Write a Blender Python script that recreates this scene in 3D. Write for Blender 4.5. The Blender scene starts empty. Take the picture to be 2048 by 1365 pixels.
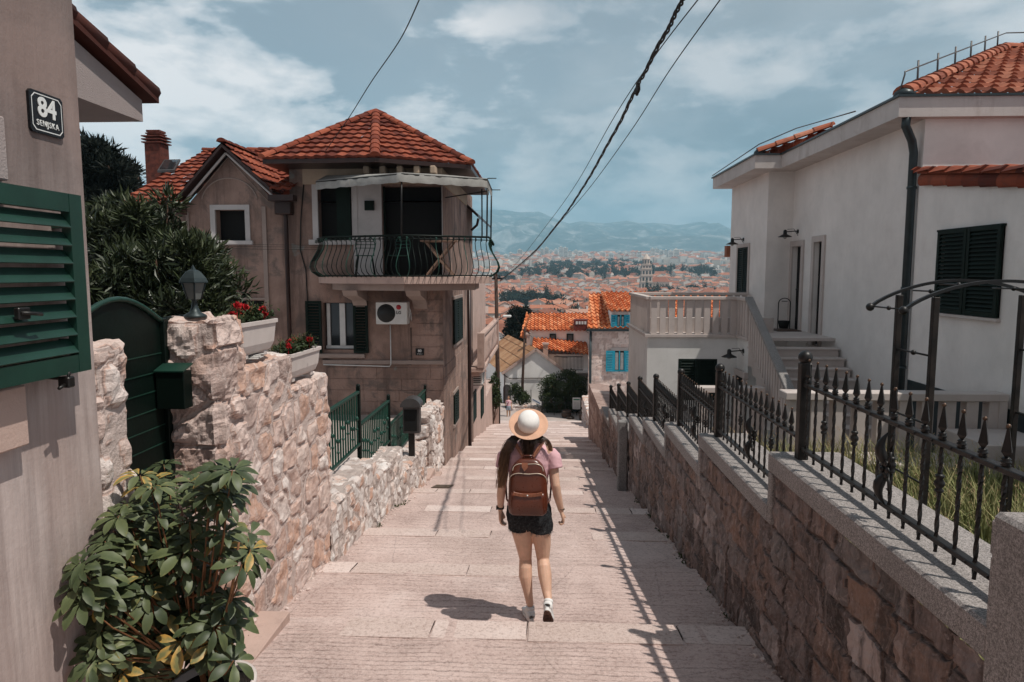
import bpy, math, random
import numpy as np
from mathutils import Vector, Matrix
from mathutils import noise as mnoise
from bpy import context as CTX
SC = CTX.scene
COL = SC.collection
R = math.radians
rnd = random.Random(7)

# ------------------------------------------------------------------ camera, world, sun, exposure
F_PX, CXP, CYP, EYE = 1365., 1024., 682.5, 1.85
PITCH = math.atan(137/1365.); YAW = math.atan(61/1365.)
cam_d = bpy.data.cameras.new('camera'); cam = bpy.data.objects.new('camera', cam_d); COL.objects.link(cam)
cam_d.sensor_width = 36.; cam_d.lens = 36*F_PX/2048.; cam_d.clip_start = .05; cam_d.clip_end = 60000
cam.location = (0, 0, EYE); cam.rotation_euler = (math.pi/2-PITCH, 0, YAW)
SC.camera = cam
SUN = Vector((.74, -.39, 1.62)).normalized()
sl = bpy.data.lights.new('sun', 'SUN'); so = bpy.data.objects.new('sun', sl); COL.objects.link(so)
sl.energy = 2.85; sl.angle = R(.53); sl.color = (1, .95, .87)
so.rotation_euler = SUN.to_track_quat('Z', 'Y').to_euler()
W = bpy.data.worlds.new('World'); SC.world = W; W.use_nodes = True
SC.view_settings.view_transform = 'Standard'; SC.view_settings.look = 'None'
SC.view_settings.exposure = .45; SC.view_settings.gamma = 1; SC.view_settings.use_curve_mapping = False
SC.cycles.max_bounces = 6; SC.cycles.volume_bounces = 1; SC.cycles.transparent_max_bounces = 12
def build_world():
    nt = W.node_tree; nt.nodes.clear(); N = nt.nodes.new; L = nt.links.new
    out = N('ShaderNodeOutputWorld'); bg = N('ShaderNodeBackground'); bg.inputs[1].default_value = .118
    sky = N('ShaderNodeTexSky'); sky.sky_type = 'NISHITA'; sky.sun_disc = False
    sky.sun_elevation = math.asin(SUN.z); sky.sun_rotation = math.atan2(SUN.x, SUN.y)
    sky.dust_density = 1.5; sky.ozone_density = 2.0
    tc = N('ShaderNodeTexCoord'); sx = N('ShaderNodeSeparateXYZ'); L(tc.outputs['Generated'], sx.inputs[0])
    def math_(op, a, b=None):
        m = N('ShaderNodeMath'); m.operation = op
        for i, v in enumerate((a, b)):
            if v is None: continue
            if isinstance(v, (int, float)): m.inputs[i].default_value = v
            else: L(v, m.inputs[i])
        return m.outputs[0]
    def ramp(s, stops):
        r = N('ShaderNodeValToRGB'); L(s, r.inputs[0]); e = r.color_ramp.elements
        while len(e) < len(stops): e.new(.5)
        for k, (p, c) in enumerate(stops):
            e[k].position = p; e[k].color = (c, c, c, 1) if isinstance(c, float) else (*c, 1)
        return r.outputs[0]
    def mix(f, a, b, bt='MIX'):
        m = N('ShaderNodeMix'); m.data_type = 'RGBA'; m.blend_type = bt
        for i, v in ((0, f), (6, a), (7, b)):
            if isinstance(v, (int, float)): m.inputs[i].default_value = v
            elif isinstance(v, tuple): m.inputs[i].default_value = (*v, 1)
            else: L(v, m.inputs[i])
        return m.outputs[2]
    # cloud layer seen from below: direction projected on a flat sheet, compressed towards the horizon
    zc = math_('MAXIMUM', sx.outputs[2], .0); zz = math_('ADD', zc, .16)
    cx = math_('DIVIDE', sx.outputs[0], zz); cy = math_('DIVIDE', sx.outputs[1], zz)
    cb = N('ShaderNodeCombineXYZ'); L(cx, cb.inputs[0]); L(cy, cb.inputs[1]); L(math_('MULTIPLY', zc, 1.5), cb.inputs[2])
    def noise(vec, sc, det, rough, dist=0., off=(0, 0, 0), scl=(1, 1, 1)):
        mp = N('ShaderNodeMapping'); L(vec, mp.inputs[0]); mp.inputs[1].default_value = off; mp.inputs[3].default_value = scl
        n = N('ShaderNodeTexNoise'); L(mp.outputs[0], n.inputs['Vector']); n.inputs['Scale'].default_value = sc
        n.inputs['Detail'].default_value = det; n.inputs['Roughness'].default_value = rough; n.inputs['Distortion'].default_value = dist
        return n.outputs[0]
    n1 = noise(cb.outputs[0], .55, 7, .52, .3, (3.1, 1.2, 0), (1, .55, 1))
    n2 = noise(cb.outputs[0], 1.5, 8, .6, .2, (7.7, 4.1, 0), (1, .6, 1))
    n3 = noise(cb.outputs[0], .33, 4, .5, .0, (1.7, 9.2, 0), (1, .7, 1))
    # puffy low clouds nearer the horizon
    n4 = noise(tc.outputs['Generated'], 5.2, 9, .56, .15, (1.3, .2, 2.35), (1, 1, 2.3))
    blue = mix(ramp(sx.outputs[2], [(.0, 0.), (.40, 1.)]), (1.6, 2.6, 3.35), (.95, 1.3, 1.65))
    base = mix(.85, sky.outputs[0], blue)
    veil = ramp(n1, [(.36, 0.), (.60, 1.)])
    grey = mix(ramp(n3, [(.36, 0.), (.60, 1.)]), (1.05, 1.32, 1.6), (2.85, 2.95, 3.1))
    c1 = mix(math_('ADD', math_('MULTIPLY', veil, .48), .48), base, grey)
    wisp = ramp(n2, [(.46, 0.), (.66, 1.)])
    c2 = mix(math_('MULTIPLY', wisp, .42), c1, (3.6, 3.75, 3.95))
    band = ramp(sx.outputs[2], [(.0, .85), (.10, 1.), (.33, .9), (.42, 0.)])
    lf = ramp(math_('MULTIPLY', sx.outputs[0], -1.), [(.0, .5), (.12, 1.)])
    puff = math_('MULTIPLY', math_('MULTIPLY', ramp(n4, [(.455, 0.), (.52, 1.)]), band), lf)
    shade = mix(ramp(n4, [(.47, 0.), (.62, 1.)]), (2.0, 2.5, 2.95), (7.2, 6.7, 6.5))
    c3 = mix(math_('MULTIPLY', puff, .9), c2, shade)
    L(c3, bg.inputs[0]); L(bg.outputs[0], out.inputs[0])
build_world()

# ------------------------------------------------------------------ pixel helpers (2048 px photo) -> points on real planes
def ray(px, py):
    a = (px-CXP)/F_PX; b = -(py-CYP)/F_PX
    f = math.cos(PITCH)+b*math.sin(PITCH); z = b*math.cos(PITCH)-math.sin(PITCH)
    return Vector((a*math.cos(YAW)-f*math.sin(YAW), f*math.cos(YAW)+a*math.sin(YAW), z))
def onX(px, py, x): r = ray(px, py); return Vector((0, 0, EYE))+r*(x/r.x)
def onY(px, py, y): r = ray(px, py); return Vector((0, 0, EYE))+r*(y/r.y)
def onZ(px, py, z): r = ray(px, py); return Vector((0, 0, EYE))+r*((z-EYE)/r.z)

# ------------------------------------------------------------------ mesh collecting
WL = {}   # world offset of each root, for its parts
class MB:
    def __init__(s): s.v = []; s.f = []; s.m = []; s.sm = []; s.at = []; s.mi = 0; s.smooth = False; s.tone = .5
    def add(s, vs, fs, smooth=None, tone=None):
        o = len(s.v); s.v += [tuple(p) for p in vs]
        t = s.tone if tone is None else tone
        s.at += (list(t) if hasattr(t, '__len__') else [t]*len(vs))
        for f in fs: s.f.append(tuple(i+o for i in f)); s.m.append(s.mi); s.sm.append(s.smooth if smooth is None else smooth)
    def box(s, a, b, bev=0.):
        x0, y0, z0 = [min(a[i], b[i]) for i in range(3)]; x1, y1, z1 = [max(a[i], b[i]) for i in range(3)]
        if bev <= 0:
            s.add([(x0,y0,z0),(x1,y0,z0),(x1,y1,z0),(x0,y1,z0),(x0,y0,z1),(x1,y0,z1),(x1,y1,z1),(x0,y1,z1)],
                  [(0,3,2,1),(4,5,6,7),(0,1,5,4),(1,2,6,5),(2,3,7,6),(3,0,4,7)])
        else:
            c = Vector(((x0+x1)/2, (y0+y1)/2, (z0+z1)/2)); h = ((x1-x0)/2, (y1-y0)/2, (z1-z0)/2); bev = min(bev, .45*min(h)*2)
            s.rbox(c, h, bev)
    def rbox(s, c, h, bev, M=None):
        vs = []; fs = []; key = {}
        sg = [(-1,-1,-1),(1,-1,-1),(1,1,-1),(-1,1,-1),(-1,-1,1),(1,-1,1),(1,1,1),(-1,1,1)]
        for ci, g in enumerate(sg):
            for ax in range(3):
                p = Vector([g[i]*(h[i]-(0 if i == ax else bev)) for i in range(3)])
                key[(ci, ax)] = len(vs)
                if M is not None: p = M @ p
                vs.append(Vector(c)+p)
        fc = [((0,3,2,1),2),((4,5,6,7),2),((0,1,5,4),1),((2,3,7,6),1),((1,2,6,5),0),((3,0,4,7),0)]
        for q, ax in fc: fs.append(tuple(key[(i, ax)] for i in q))
        for f in range(len(fc)):
            for g in range(f+1, len(fc)):
                qa, aa = fc[f]; qb, ab = fc[g]
                if aa == ab: continue
                for i in range(4):
                    e = (qa[i], qa[(i+1)%4])
                    if e[0] in qb and e[1] in qb: fs.append((key[(e[1],aa)], key[(e[0],aa)], key[(e[0],ab)], key[(e[1],ab)]))
        for ci, g in enumerate(sg):
            t = (key[(ci,0)], key[(ci,1)], key[(ci,2)])
            if g[0]*g[1]*g[2] < 0: t = t[::-1]
            fs.append(t)
        s.add(vs, fs)
    def obox(s, p, q, w, h, up=(0,0,1), bev=0.):      # bar from p to q, section w (side) x h (up)
        p = Vector(p); q = Vector(q); d = q-p; L = d.length; d = d.normalized(); up = Vector(up)
        sd = d.cross(up)
        if sd.length < 1e-5: sd = d.cross(Vector((1,0,0)))
        sd.normalize(); u = sd.cross(d)
        M = Matrix((sd, d, u)).transposed(); c = (p+q)/2
        if bev > 0: s.rbox(c, (w/2, L/2, h/2), bev, M); return
        vs = [c+M @ Vector((a*w/2, b*L/2, e*h/2)) for e in (-1,1) for b in (-1,1) for a in (-1,1)]
        s.add(vs, [(0,2,3,1),(4,5,7,6),(0,1,5,4),(1,3,7,5),(3,2,6,7),(2,0,4,6)])
    def quad(s, a, b, c, d, tone=None): s.add([a,b,c,d], [(0,1,2,3)], tone=tone)
    def poly(s, pts, tone=None): s.add(pts, [tuple(range(len(pts)))], tone=tone)
    def prism(s, pts, off):                             # closed: polygon pts, extruded by off
        n = len(pts); off = Vector(off); a = [Vector(p) for p in pts]; b = [p+off for p in a]
        s.add(a+b, [tuple(range(n))[::-1], tuple(range(n, 2*n))]+[(i, (i+1)%n, n+(i+1)%n, n+i) for i in range(n)])
    def tube(s, pts, r, n=8, caps=True, smooth=True):
        pts = [Vector(p) for p in pts]; rs = r if hasattr(r, '__len__') else [r]*len(pts)
        rings = []; prev = None
        for i, p in enumerate(pts):
            d = (pts[min(i+1, len(pts)-1)]-pts[max(i-1, 0)])
            d = d.normalized() if d.length > 1e-9 else Vector((0,0,1))
            if prev is None:
                u = d.cross(Vector((0,0,1)))
                if u.length < 1e-3: u = d.cross(Vector((1,0,0)))
            else: u = prev-d*prev.dot(d)
            u.normalize(); prev = u; w = d.cross(u)
            rings.append([p+(u*math.cos(2*math.pi*k/n)+w*math.sin(2*math.pi*k/n))*rs[i] for k in range(n)])
        vs = [q for rg in rings for q in rg]; fs = []
        for i in range(len(pts)-1):
            for k in range(n): fs.append((i*n+k, i*n+(k+1)%n, (i+1)*n+(k+1)%n, (i+1)*n+k))
        if caps: fs.append(tuple(range(n))[::-1]); fs.append(tuple(range((len(pts)-1)*n, len(pts)*n)))
        s.add(vs, fs, smooth=smooth)
    def lathe(s, prof, c, n=24, sx=1., sy=1., M=None, smooth=True):   # prof [(r,z)]
        vs = []; fs = []; c = Vector(c)
        for r, z in prof:
            for k in range(n):
                a = 2*math.pi*k/n; p = Vector((r*math.cos(a)*sx, r*math.sin(a)*sy, z))
                vs.append(c+(M @ p if M is not None else p))
        for i in range(len(prof)-1):
            for k in range(n): fs.append((i*n+k, i*n+(k+1)%n, (i+1)*n+(k+1)%n, (i+1)*n+k))
        if prof[0][0] > 1e-4: fs.append(tuple(range(n))[::-1])
        if prof[-1][0] > 1e-4: fs.append(tuple(range((len(prof)-1)*n, len(prof)*n)))
        s.add(vs, fs, smooth=smooth)
    def ball(s, c, r, n=12, sz=1.): s.lathe([(max(1e-5, r*math.sin(math.pi*i/8)), -r*sz*math.cos(math.pi*i/8)) for i in range(9)], c, n)
    def build(s, name, mats, parent=None, local=False, smooth_all=None):
        me = bpy.data.meshes.new(name); o = bpy.data.objects.new(name, me); COL.objects.link(o)
        vs = s.v
        if parent is not None:
            o.parent = parent
            if not local:
                w = Vector(WL.get(parent.name, (0,0,0))); vs = [(a-w.x, b-w.y, c-w.z) for a, b, c in vs]
                WL[o.name] = tuple(w)
        me.from_pydata(vs, [], s.f)
        if not isinstance(mats, (list, tuple)): mats = [mats]
        for m in mats: me.materials.append(m)
        me.polygons.foreach_set('material_index', [min(m, len(mats)-1) for m in s.m])
        me.polygons.foreach_set('use_smooth', s.sm)
        a = me.attributes.new('tone', 'FLOAT', 'POINT'); a.data.foreach_set('value', s.at)
        me.update(); return o
def thing(name, label, cat, loc=(0,0,0), group=None):
    o = bpy.data.objects.new(name, None); COL.objects.link(o); o.location = loc; o.empty_display_size = .1
    WL[o.name] = tuple(loc); tag(o, label, cat, group); return o
def tag(o, label=None, cat=None, group=None, kind=None):
    if label: o['label'] = label
    if cat: o['category'] = cat
    if group: o['group'] = group
    if kind: o['kind'] = kind
    return o
def one(mb, name, mats, label, cat, group=None, loc=None):    # a thing that is a single mesh
    return tag(mb.build(name, mats), label, cat, group)
def struct(mb, name, mats): return tag(mb.build(name, mats), kind='structure')
def copy_tree(o, parent=None):
    c = o.copy(); COL.objects.link(c)
    if parent is not None: c.parent = parent
    for ch in list(o.children): copy_tree(ch, c)
    return c

# ------------------------------------------------------------------ materials
class NB:
    def __init__(s, name):
        s.m = bpy.data.materials.new(name); s.m.use_nodes = True; s.nt = s.m.node_tree; s.nt.nodes.clear()
        s.o = s.nt.nodes.new('ShaderNodeOutputMaterial'); s.b = s.nt.nodes.new('ShaderNodeBsdfPrincipled')
        s.nt.links.new(s.b.outputs[0], s.o.inputs[0]); s.tc = s.nt.nodes.new('ShaderNodeTexCoord')
        s.obj = s.tc.outputs['Object']; s.geo = s.nt.nodes.new('ShaderNodeNewGeometry'); s.pos = s.geo.outputs['Position']
    def n(s, t): return s.nt.nodes.new(t)
    def put(s, inp, v):
        if v is None: return
        if isinstance(v, tuple) and inp.type == 'RGBA': inp.default_value = (*v, 1)
        elif isinstance(v, (int, float, tuple)): inp.default_value = v
        else: s.nt.links.new(v, inp)
    def map(s, vec, scale=(1,1,1), loc=(0,0,0), rot=(0,0,0)):
        m = s.n('ShaderNodeMapping'); s.put(m.inputs[0], vec); m.inputs[1].default_value = loc; m.inputs[2].default_value = rot; m.inputs[3].default_value = scale
        return m.outputs[0]
    def noise(s, sc, det=4, rough=.55, vec=None, dist=0., scale=None, col=False):
        v = vec if vec is not None else s.pos
        if scale: v = s.map(v, scale)
        t = s.n('ShaderNodeTexNoise'); s.put(t.inputs['Vector'], v); t.inputs['Scale'].default_value = sc
        t.inputs['Detail'].default_value = det; t.inputs['Roughness'].default_value = rough; t.inputs['Distortion'].default_value = dist
        return t.outputs[1 if col else 0]
    def voro(s, sc, vec=None, feat='F1', out=0, scale=None, rand=1.):
        v = vec if vec is not None else s.pos
        if scale: v = s.map(v, scale)
        t = s.n('ShaderNodeTexVoronoi'); t.feature = feat; s.put(t.inputs['Vector'], v); t.inputs['Scale'].default_value = sc
        t.inputs['Randomness'].default_value = rand
        return t.outputs[out]
    def ramp(s, x, stops):
        r = s.n('ShaderNodeValToRGB'); s.put(r.inputs[0], x); e = r.color_ramp.elements
        while len(e) < len(stops): e.new(.5)
        for k, (p, c) in enumerate(stops):
            e[k].position = p; e[k].color = (c, c, c, 1) if isinstance(c, (int, float)) else (*c, 1)
        return r.outputs[0]
    def mix(s, f, a, b, bt='MIX'):
        m = s.n('ShaderNodeMix'); m.data_type = 'RGBA'; m.blend_type = bt
        s.put(m.inputs[0], f); s.put(m.inputs[6], a); s.put(m.inputs[7], b); return m.outputs[2]
    def math(s, op, a, b=None, c=None):
        m = s.n('ShaderNodeMath'); m.operation = op
        for i, v in enumerate((a, b, c)): s.put(m.inputs[i], v)
        return m.outputs[0]
    def attr(s, name='tone'):
        a = s.n('ShaderNodeAttribute'); a.attribute_name = name; return a.outputs['Fac']
    def bump(s, h, strength=.5, dist=.01, normal=None):
        b = s.n('ShaderNodeBump'); s.put(b.inputs['Height'], h); b.inputs['Strength'].default_value = strength; b.inputs['Distance'].default_value = dist
        if normal is not None: s.put(b.inputs['Normal'], normal)
        return b.outputs[0]
    def out(s, col, rough=.8, normal=None, metal=0., spec=.4, **kw):
        s.put(s.b.inputs['Base Color'], col); s.put(s.b.inputs['Roughness'], rough); s.put(s.b.inputs['Metallic'], metal)
        s.put(s.b.inputs['Specular IOR Level'], spec)
        if normal is not None: s.put(s.b.inputs['Normal'], normal)
        for k, v in kw.items(): s.put(s.b.inputs[k.replace('_', ' ')], v)
        return s.m
def plain(name, col, rough=.6, metal=0., var=.12, sc=6., bump=.15, bd=.004, spec=.4, obj=False):
    b = NB(name); vec = b.obj if obj else None
    n = b.noise(sc, 5, .6, vec); n2 = b.noise(sc*9, 3, .6, vec)
    dk = tuple(c*(1-var*2) for c in col); lt = tuple(min(1, c*(1+var*1.5)) for c in col)
    c = b.ramp(n, [(.28, dk), (.52, col), (.75, lt)])
    return b.out(c, b.math('ADD', b.math('MULTIPLY', n2, .2), rough-.1), b.bump(b.math('ADD', n, n2), bump, bd), metal, spec)
def m_street():
    b = NB('scored_concrete'); P = b.pos
    big = b.noise(.5, 5, .6); mid = b.noise(2.6, 7, .66); fine = b.noise(34, 4, .8); grit = b.noise(105, 3, .8)
    col = b.ramp(b.math('ADD', b.math('MULTIPLY', big, .5), b.math('MULTIPLY', mid, .5)), [(.36, (.35,.25,.225)), (.5, (.50,.37,.335)), (.64, (.61,.47,.43))])
    def lines(scale, dist, ds, lo, hi, seed):
        wv = b.n('ShaderNodeTexWave'); wv.bands_direction = 'Y'; b.put(wv.inputs['Vector'], b.map(P, (1,1,1), (seed, seed, 0))); wv.inputs['Scale'].default_value = scale
        wv.inputs['Distortion'].default_value = dist; wv.inputs['Detail'].default_value = 6; wv.inputs['Detail Scale'].default_value = ds; wv.inputs['Detail Roughness'].default_value = .72
        return b.ramp(wv.outputs[1], [(.0, 0.), (lo, .35), (hi, 1.)])
    l1 = b.math('MAXIMUM', lines(2.7, 2.6, 3.4, .010, .034, 0.), b.ramp(b.noise(2.7, 5, .65), [(.44, 0.), (.56, 1.)]))
    l2 = b.math('MAXIMUM', lines(5.1, 3.0, 4.5, .02, .08, 4.), b.ramp(b.noise(1.9, 5, .65, vec=b.map(P, (1,1,1), (5,3,0))), [(.46, 0.), (.6, 1.)]))
    ln = b.math('MINIMUM', l1, l2)
    col = b.mix(b.math('MULTIPLY', b.math('SUBTRACT', 1., l1), .72), col, (.17,.115,.1)); col = b.mix(b.math('MULTIPLY', b.math('SUBTRACT', 1., l2), .22), col, (.22,.155,.135))
    pt = b.ramp(b.noise(.8, 4, .55, scale=(1,.6,1)), [(.55, 0.), (.585, 1.)]); col = b.mix(b.math('MULTIPLY', pt, .4), col, (.385,.285,.25))
    pt2 = b.ramp(b.noise(.7, 4, .6, vec=b.map(P, (1,.8,1), (9,2,0))), [(.56, 0.), (.66, 1.)]); col = b.mix(b.math('MULTIPLY', pt2, .45), col, (.66,.545,.51))
    sp = b.ramp(b.voro(7.), [(.02, 1.), (.045, 0.)]); col = b.mix(b.math('MULTIPLY', sp, .7), col, (.07,.05,.045))
    wet = b.ramp(b.noise(.75, 5, .6, scale=(1.3, .22, 1)), [(.54, 0.), (.68, 1.)]); col = b.mix(b.math('MULTIPLY', wet, .32), col, (.30,.22,.195))
    ck = b.ramp(b.voro(.75, vec=b.mix(.12, P, b.noise(2.2, 6, .7, col=True)), feat='DISTANCE_TO_EDGE'), [(.0, 1.), (.004, 0.)]); col = b.mix(b.math('MULTIPLY', ck, .5), col, (.13,.09,.08))
    gr = b.ramp(b.math('ADD', b.math('MULTIPLY', fine, .5), b.math('MULTIPLY', grit, .5)), [(.44, 0.), (.56, 1.)]); col = b.mix(b.math('MULTIPLY', gr, .34), col, (.76,.62,.57)); col = b.mix(b.math('MULTIPLY', b.ramp(fine, [(.38, 1.), (.46, 0.)]), .42), col, (.24,.165,.145))
    h = b.math('ADD', b.math('MULTIPLY', ln, .5), b.math('ADD', b.math('MULTIPLY', fine, .7), b.math('MULTIPLY', b.noise(22, 6, .75), 1.3)))
    return b.out(col, .92, b.bump(h, .7, .012), spec=.15)
def m_nosing():
    b = NB('nosing_stone'); t = b.attr(); n = b.noise(3.2, 6, .65); fine = b.noise(34, 4, .8); grit = b.noise(105, 3, .8)
    col = b.ramp(b.math('ADD', b.math('MULTIPLY', t, .5), b.math('MULTIPLY', n, .6)), [(.25, (.48,.365,.325)), (.5, (.58,.455,.415)), (.85, (.74,.63,.59))])
    gr = b.ramp(b.math('ADD', b.math('MULTIPLY', fine, .5), b.math('MULTIPLY', grit, .5)), [(.44, 0.), (.56, 1.)]); col = b.mix(b.math('MULTIPLY', gr, .35), col, (.80,.68,.63))
    col = b.mix(b.math('MULTIPLY', b.ramp(fine, [(.38, 1.), (.46, 0.)]), .45), col, (.26,.185,.16))
    sp = b.ramp(b.voro(7.), [(.02, 1.), (.05, 0.)]); col = b.mix(b.math('MULTIPLY', sp, .7), col, (.08,.055,.05))
    return b.out(col, .9, b.bump(b.math('ADD', fine, b.noise(22, 6, .75)), .7, .012), spec=.15)
def m_rubble(name, cols, mortar, streak=0.):
    # 'tone' : integer part unused; <0 means mortar.  tone = stone id random 0..1, mortar near -1
    b = NB(name); t = b.attr(); n = b.noise(7, 7, .68); f = b.noise(45, 5, .72); n3 = b.noise(2.4, 5, .65, dist=.8)
    tt = b.math('ADD', b.math('MULTIPLY', b.math('MAXIMUM', t, 0.), .62), b.math('MULTIPLY', n3, .42))
    k = len(cols); col = b.ramp(tt, [(.14+.68*i/(k-1), c) for i, c in enumerate(cols)])
    if streak:
        s = b.noise(1, 6, .7, scale=(9, 9, 1.3), dist=.5); col = b.mix(b.math('MULTIPLY', b.ramp(s, [(.45, 0.), (.62, 1.)]), streak), col, cols[0])
        s2 = b.noise(1, 6, .7, scale=(14, 14, 1.0), dist=.7); col = b.mix(b.math('MULTIPLY', b.ramp(s2, [(.56, 0.), (.68, 1.)]), streak*.7), col, cols[-1])
    col = b.mix(b.math('MULTIPLY', b.ramp(n, [(.3, 1.), (.48, 0.)]), .6), col, tuple(c*.35 for c in cols[1])); col = b.mix(b.math('MULTIPLY', b.ramp(b.noise(16, 6, .75, dist=.6), [(.56, 0.), (.64, 1.)]), .45), col, cols[-1])
    col = b.mix(b.math('MULTIPLY', b.ramp(f, [(.5, 0.), (.75, 1.)]), .3), col, cols[-1])
    mo = b.ramp(t, [(0., 1.), (.02, 0.)]); mo = b.ramp(b.math('MULTIPLY', t, -1.), [(.35, 0.), (.6, 1.)])
    col = b.mix(mo, col, mortar)
    h = b.math('ADD', n, b.math('MULTIPLY', f, .7)); return b.out(col, .9, b.bump(h, .9, .02), spec=.2)
def m_granite(name='granite_coping', base=(.225,.2,.19)):
    b = NB(name); v = b.noise(190, 2, .8); n = b.noise(2.2, 5, .6)
    sp = b.ramp(v, [(.38, tuple(c*.3 for c in base)), (.5, base), (.60, tuple(min(.85, c*2.2) for c in base))])
    sp = b.mix(.45, sp, b.mix(.5, b.ramp(b.noise(75, 3, .75), [(.38, (.03,.028,.028)), (.62, (.6,.54,.51))]), base))
    sp = b.mix(b.math('MULTIPLY', b.ramp(n, [(.45, 0.), (.7, 1.)]), .4), sp, tuple(c*.55 for c in base))
    return b.out(sp, .8, b.bump(v, .35, .003), spec=.3)
def m_plaster84():
    b = NB('combed_plaster'); st = b.noise(1, 7, .68, scale=(5, 5, .45), dist=.4); s2 = b.noise(1, 5, .7, scale=(26, 26, 1.1)); n = b.noise(1.6, 6, .6)
    cb = b.noise(1, 3, .6, scale=(55, 55, 5))
    col = b.ramp(b.math('ADD', b.math('MULTIPLY', st, .6), b.math('MULTIPLY', n, .4)), [(.32, (.17,.13,.12)), (.44, (.35,.275,.255)), (.56, (.47,.385,.36)), (.7, (.57,.48,.455))])
    col = b.mix(b.math('MULTIPLY', b.ramp(s2, [(.45, 0.), (.7, 1.)]), .4), col, (.20,.16,.15))
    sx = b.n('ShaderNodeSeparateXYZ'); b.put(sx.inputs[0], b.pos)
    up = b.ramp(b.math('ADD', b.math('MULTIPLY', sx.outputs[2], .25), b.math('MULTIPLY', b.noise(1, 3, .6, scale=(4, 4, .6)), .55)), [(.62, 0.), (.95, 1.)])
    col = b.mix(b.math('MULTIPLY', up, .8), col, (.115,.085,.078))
    pk = b.ramp(b.noise(.9, 4, .55, dist=.5), [(.5, 0.), (.64, 1.)]); col = b.mix(b.math('MULTIPLY', pk, .5), col, (.36,.26,.23))
    return b.out(col, .92, b.bump(b.math('ADD', cb, b.noise(30, 4, .7)), .35, .008), spec=.15)
def m_render(name, col, stain=.35, stain_col=None, coarse=60., strength=.35, vert=.5):
    b = NB(name); sc_ = stain_col or tuple(c*.5 for c in col)
    n = b.noise(1.1, 7, .62); s = b.noise(1, 6, .7, scale=(3.4, 3.4, .5)); f = b.noise(coarse, 4, .7)
    c = b.ramp(n, [(.3, tuple(x*.84 for x in col)), (.6, col), (.8, tuple(min(1, x*1.1) for x in col))])
    c = b.mix(b.math('MULTIPLY', b.ramp(s, [(.52, 0.), (.72, 1.)]), stain*vert*1.4), c, sc_)
    c = b.mix(b.math('MULTIPLY', b.ramp(b.noise(2.6, 6, .7, dist=.6), [(.54, 0.), (.7, 1.)]), stain), c, sc_)
    return b.out(c, .9, b.bump(f, strength, .01), spec=.15)
def m_oldhouse():
    b = NB('old_pink_plaster')
    col = b.ramp(b.noise(.7, 7, .62, dist=.3), [(.3, (.15,.098,.08)), (.45, (.25,.168,.138)), (.58, (.345,.235,.195)), (.72, (.43,.31,.265))])
    gr = b.ramp(b.noise(1.2, 6, .7, dist=.8), [(.52, 0.), (.62, 1.)]); col = b.mix(b.math('MULTIPLY', gr, .75), col, (.13,.11,.10))
    st = b.ramp(b.noise(1, 6, .7, scale=(4, 4, .4)), [(.48, 0.), (.62, 1.)]); col = b.mix(b.math('MULTIPLY', st, .65), col, (.12,.085,.075))
    gn = b.ramp(b.noise(1.9, 3, .5), [(.69, 0.), (.72, 1.)]); col = b.mix(b.math('MULTIPLY', gn, .4), col, (.22,.27,.26))
    f = b.noise(38, 5, .7); pt = b.ramp(b.noise(5, 6, .7), [(.35, 0.), (.5, 1.)])
    return b.out(col, .93, b.bump(b.math('ADD', f, pt), .45, .014), spec=.15)
def m_tiles(name, stops, moss=.25, bumpy=.3):
    b = NB(name); t = b.attr(); n = b.noise(1.1, 5, .6); f = b.noise(28, 4, .7)
    c = b.ramp(b.math('ADD', b.math('MULTIPLY', t, .6), b.math('MULTIPLY', n, .4)), stops)
    c = b.mix(b.math('MULTIPLY', b.ramp(b.noise(6, 6, .7), [(.5, 0.), (.72, 1.)]), moss), c, (.045,.03,.027))
    return b.out(c, .85, b.bump(f, bumpy, .005), spec=.25)
def m_leaf(name, stops, rough=.45, spec=.5):
    b = NB(name); t = b.attr(); n = b.noise(30, 3, .6)
    c = b.ramp(b.math('ADD', b.math('MULTIPLY', t, .85), b.math('MULTIPLY', n, .15)), stops)
    b.out(c, rough, None, spec=spec)
    b.b.inputs['Subsurface Weight'].default_value = 0.
    return b.m
def m_cloth(name, col, sc=350, var=.1, rough=.9):
    b = NB(name); n = b.noise(sc, 2, .6, b.obj); m = b.noise(9, 4, .6, b.obj)
    c = b.ramp(b.math('ADD', b.math('MULTIPLY', n, .4), b.math('MULTIPLY', m, .6)), [(.3, tuple(x*(1-var*2.2) for x in col)), (.7, tuple(min(1, x*(1+var)) for x in col))])
    return b.out(c, rough, b.bump(b.math('ADD', n, b.math('MULTIPLY', m, 3)), .3, .004), spec=.15)
def m_glass(name='window_glass', col=(.02,.024,.027)):
    b = NB(name); n = b.noise(1.4, 2, .5)
    return b.out(col, .06, b.bump(n, .05, .02), spec=.6)
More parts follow.
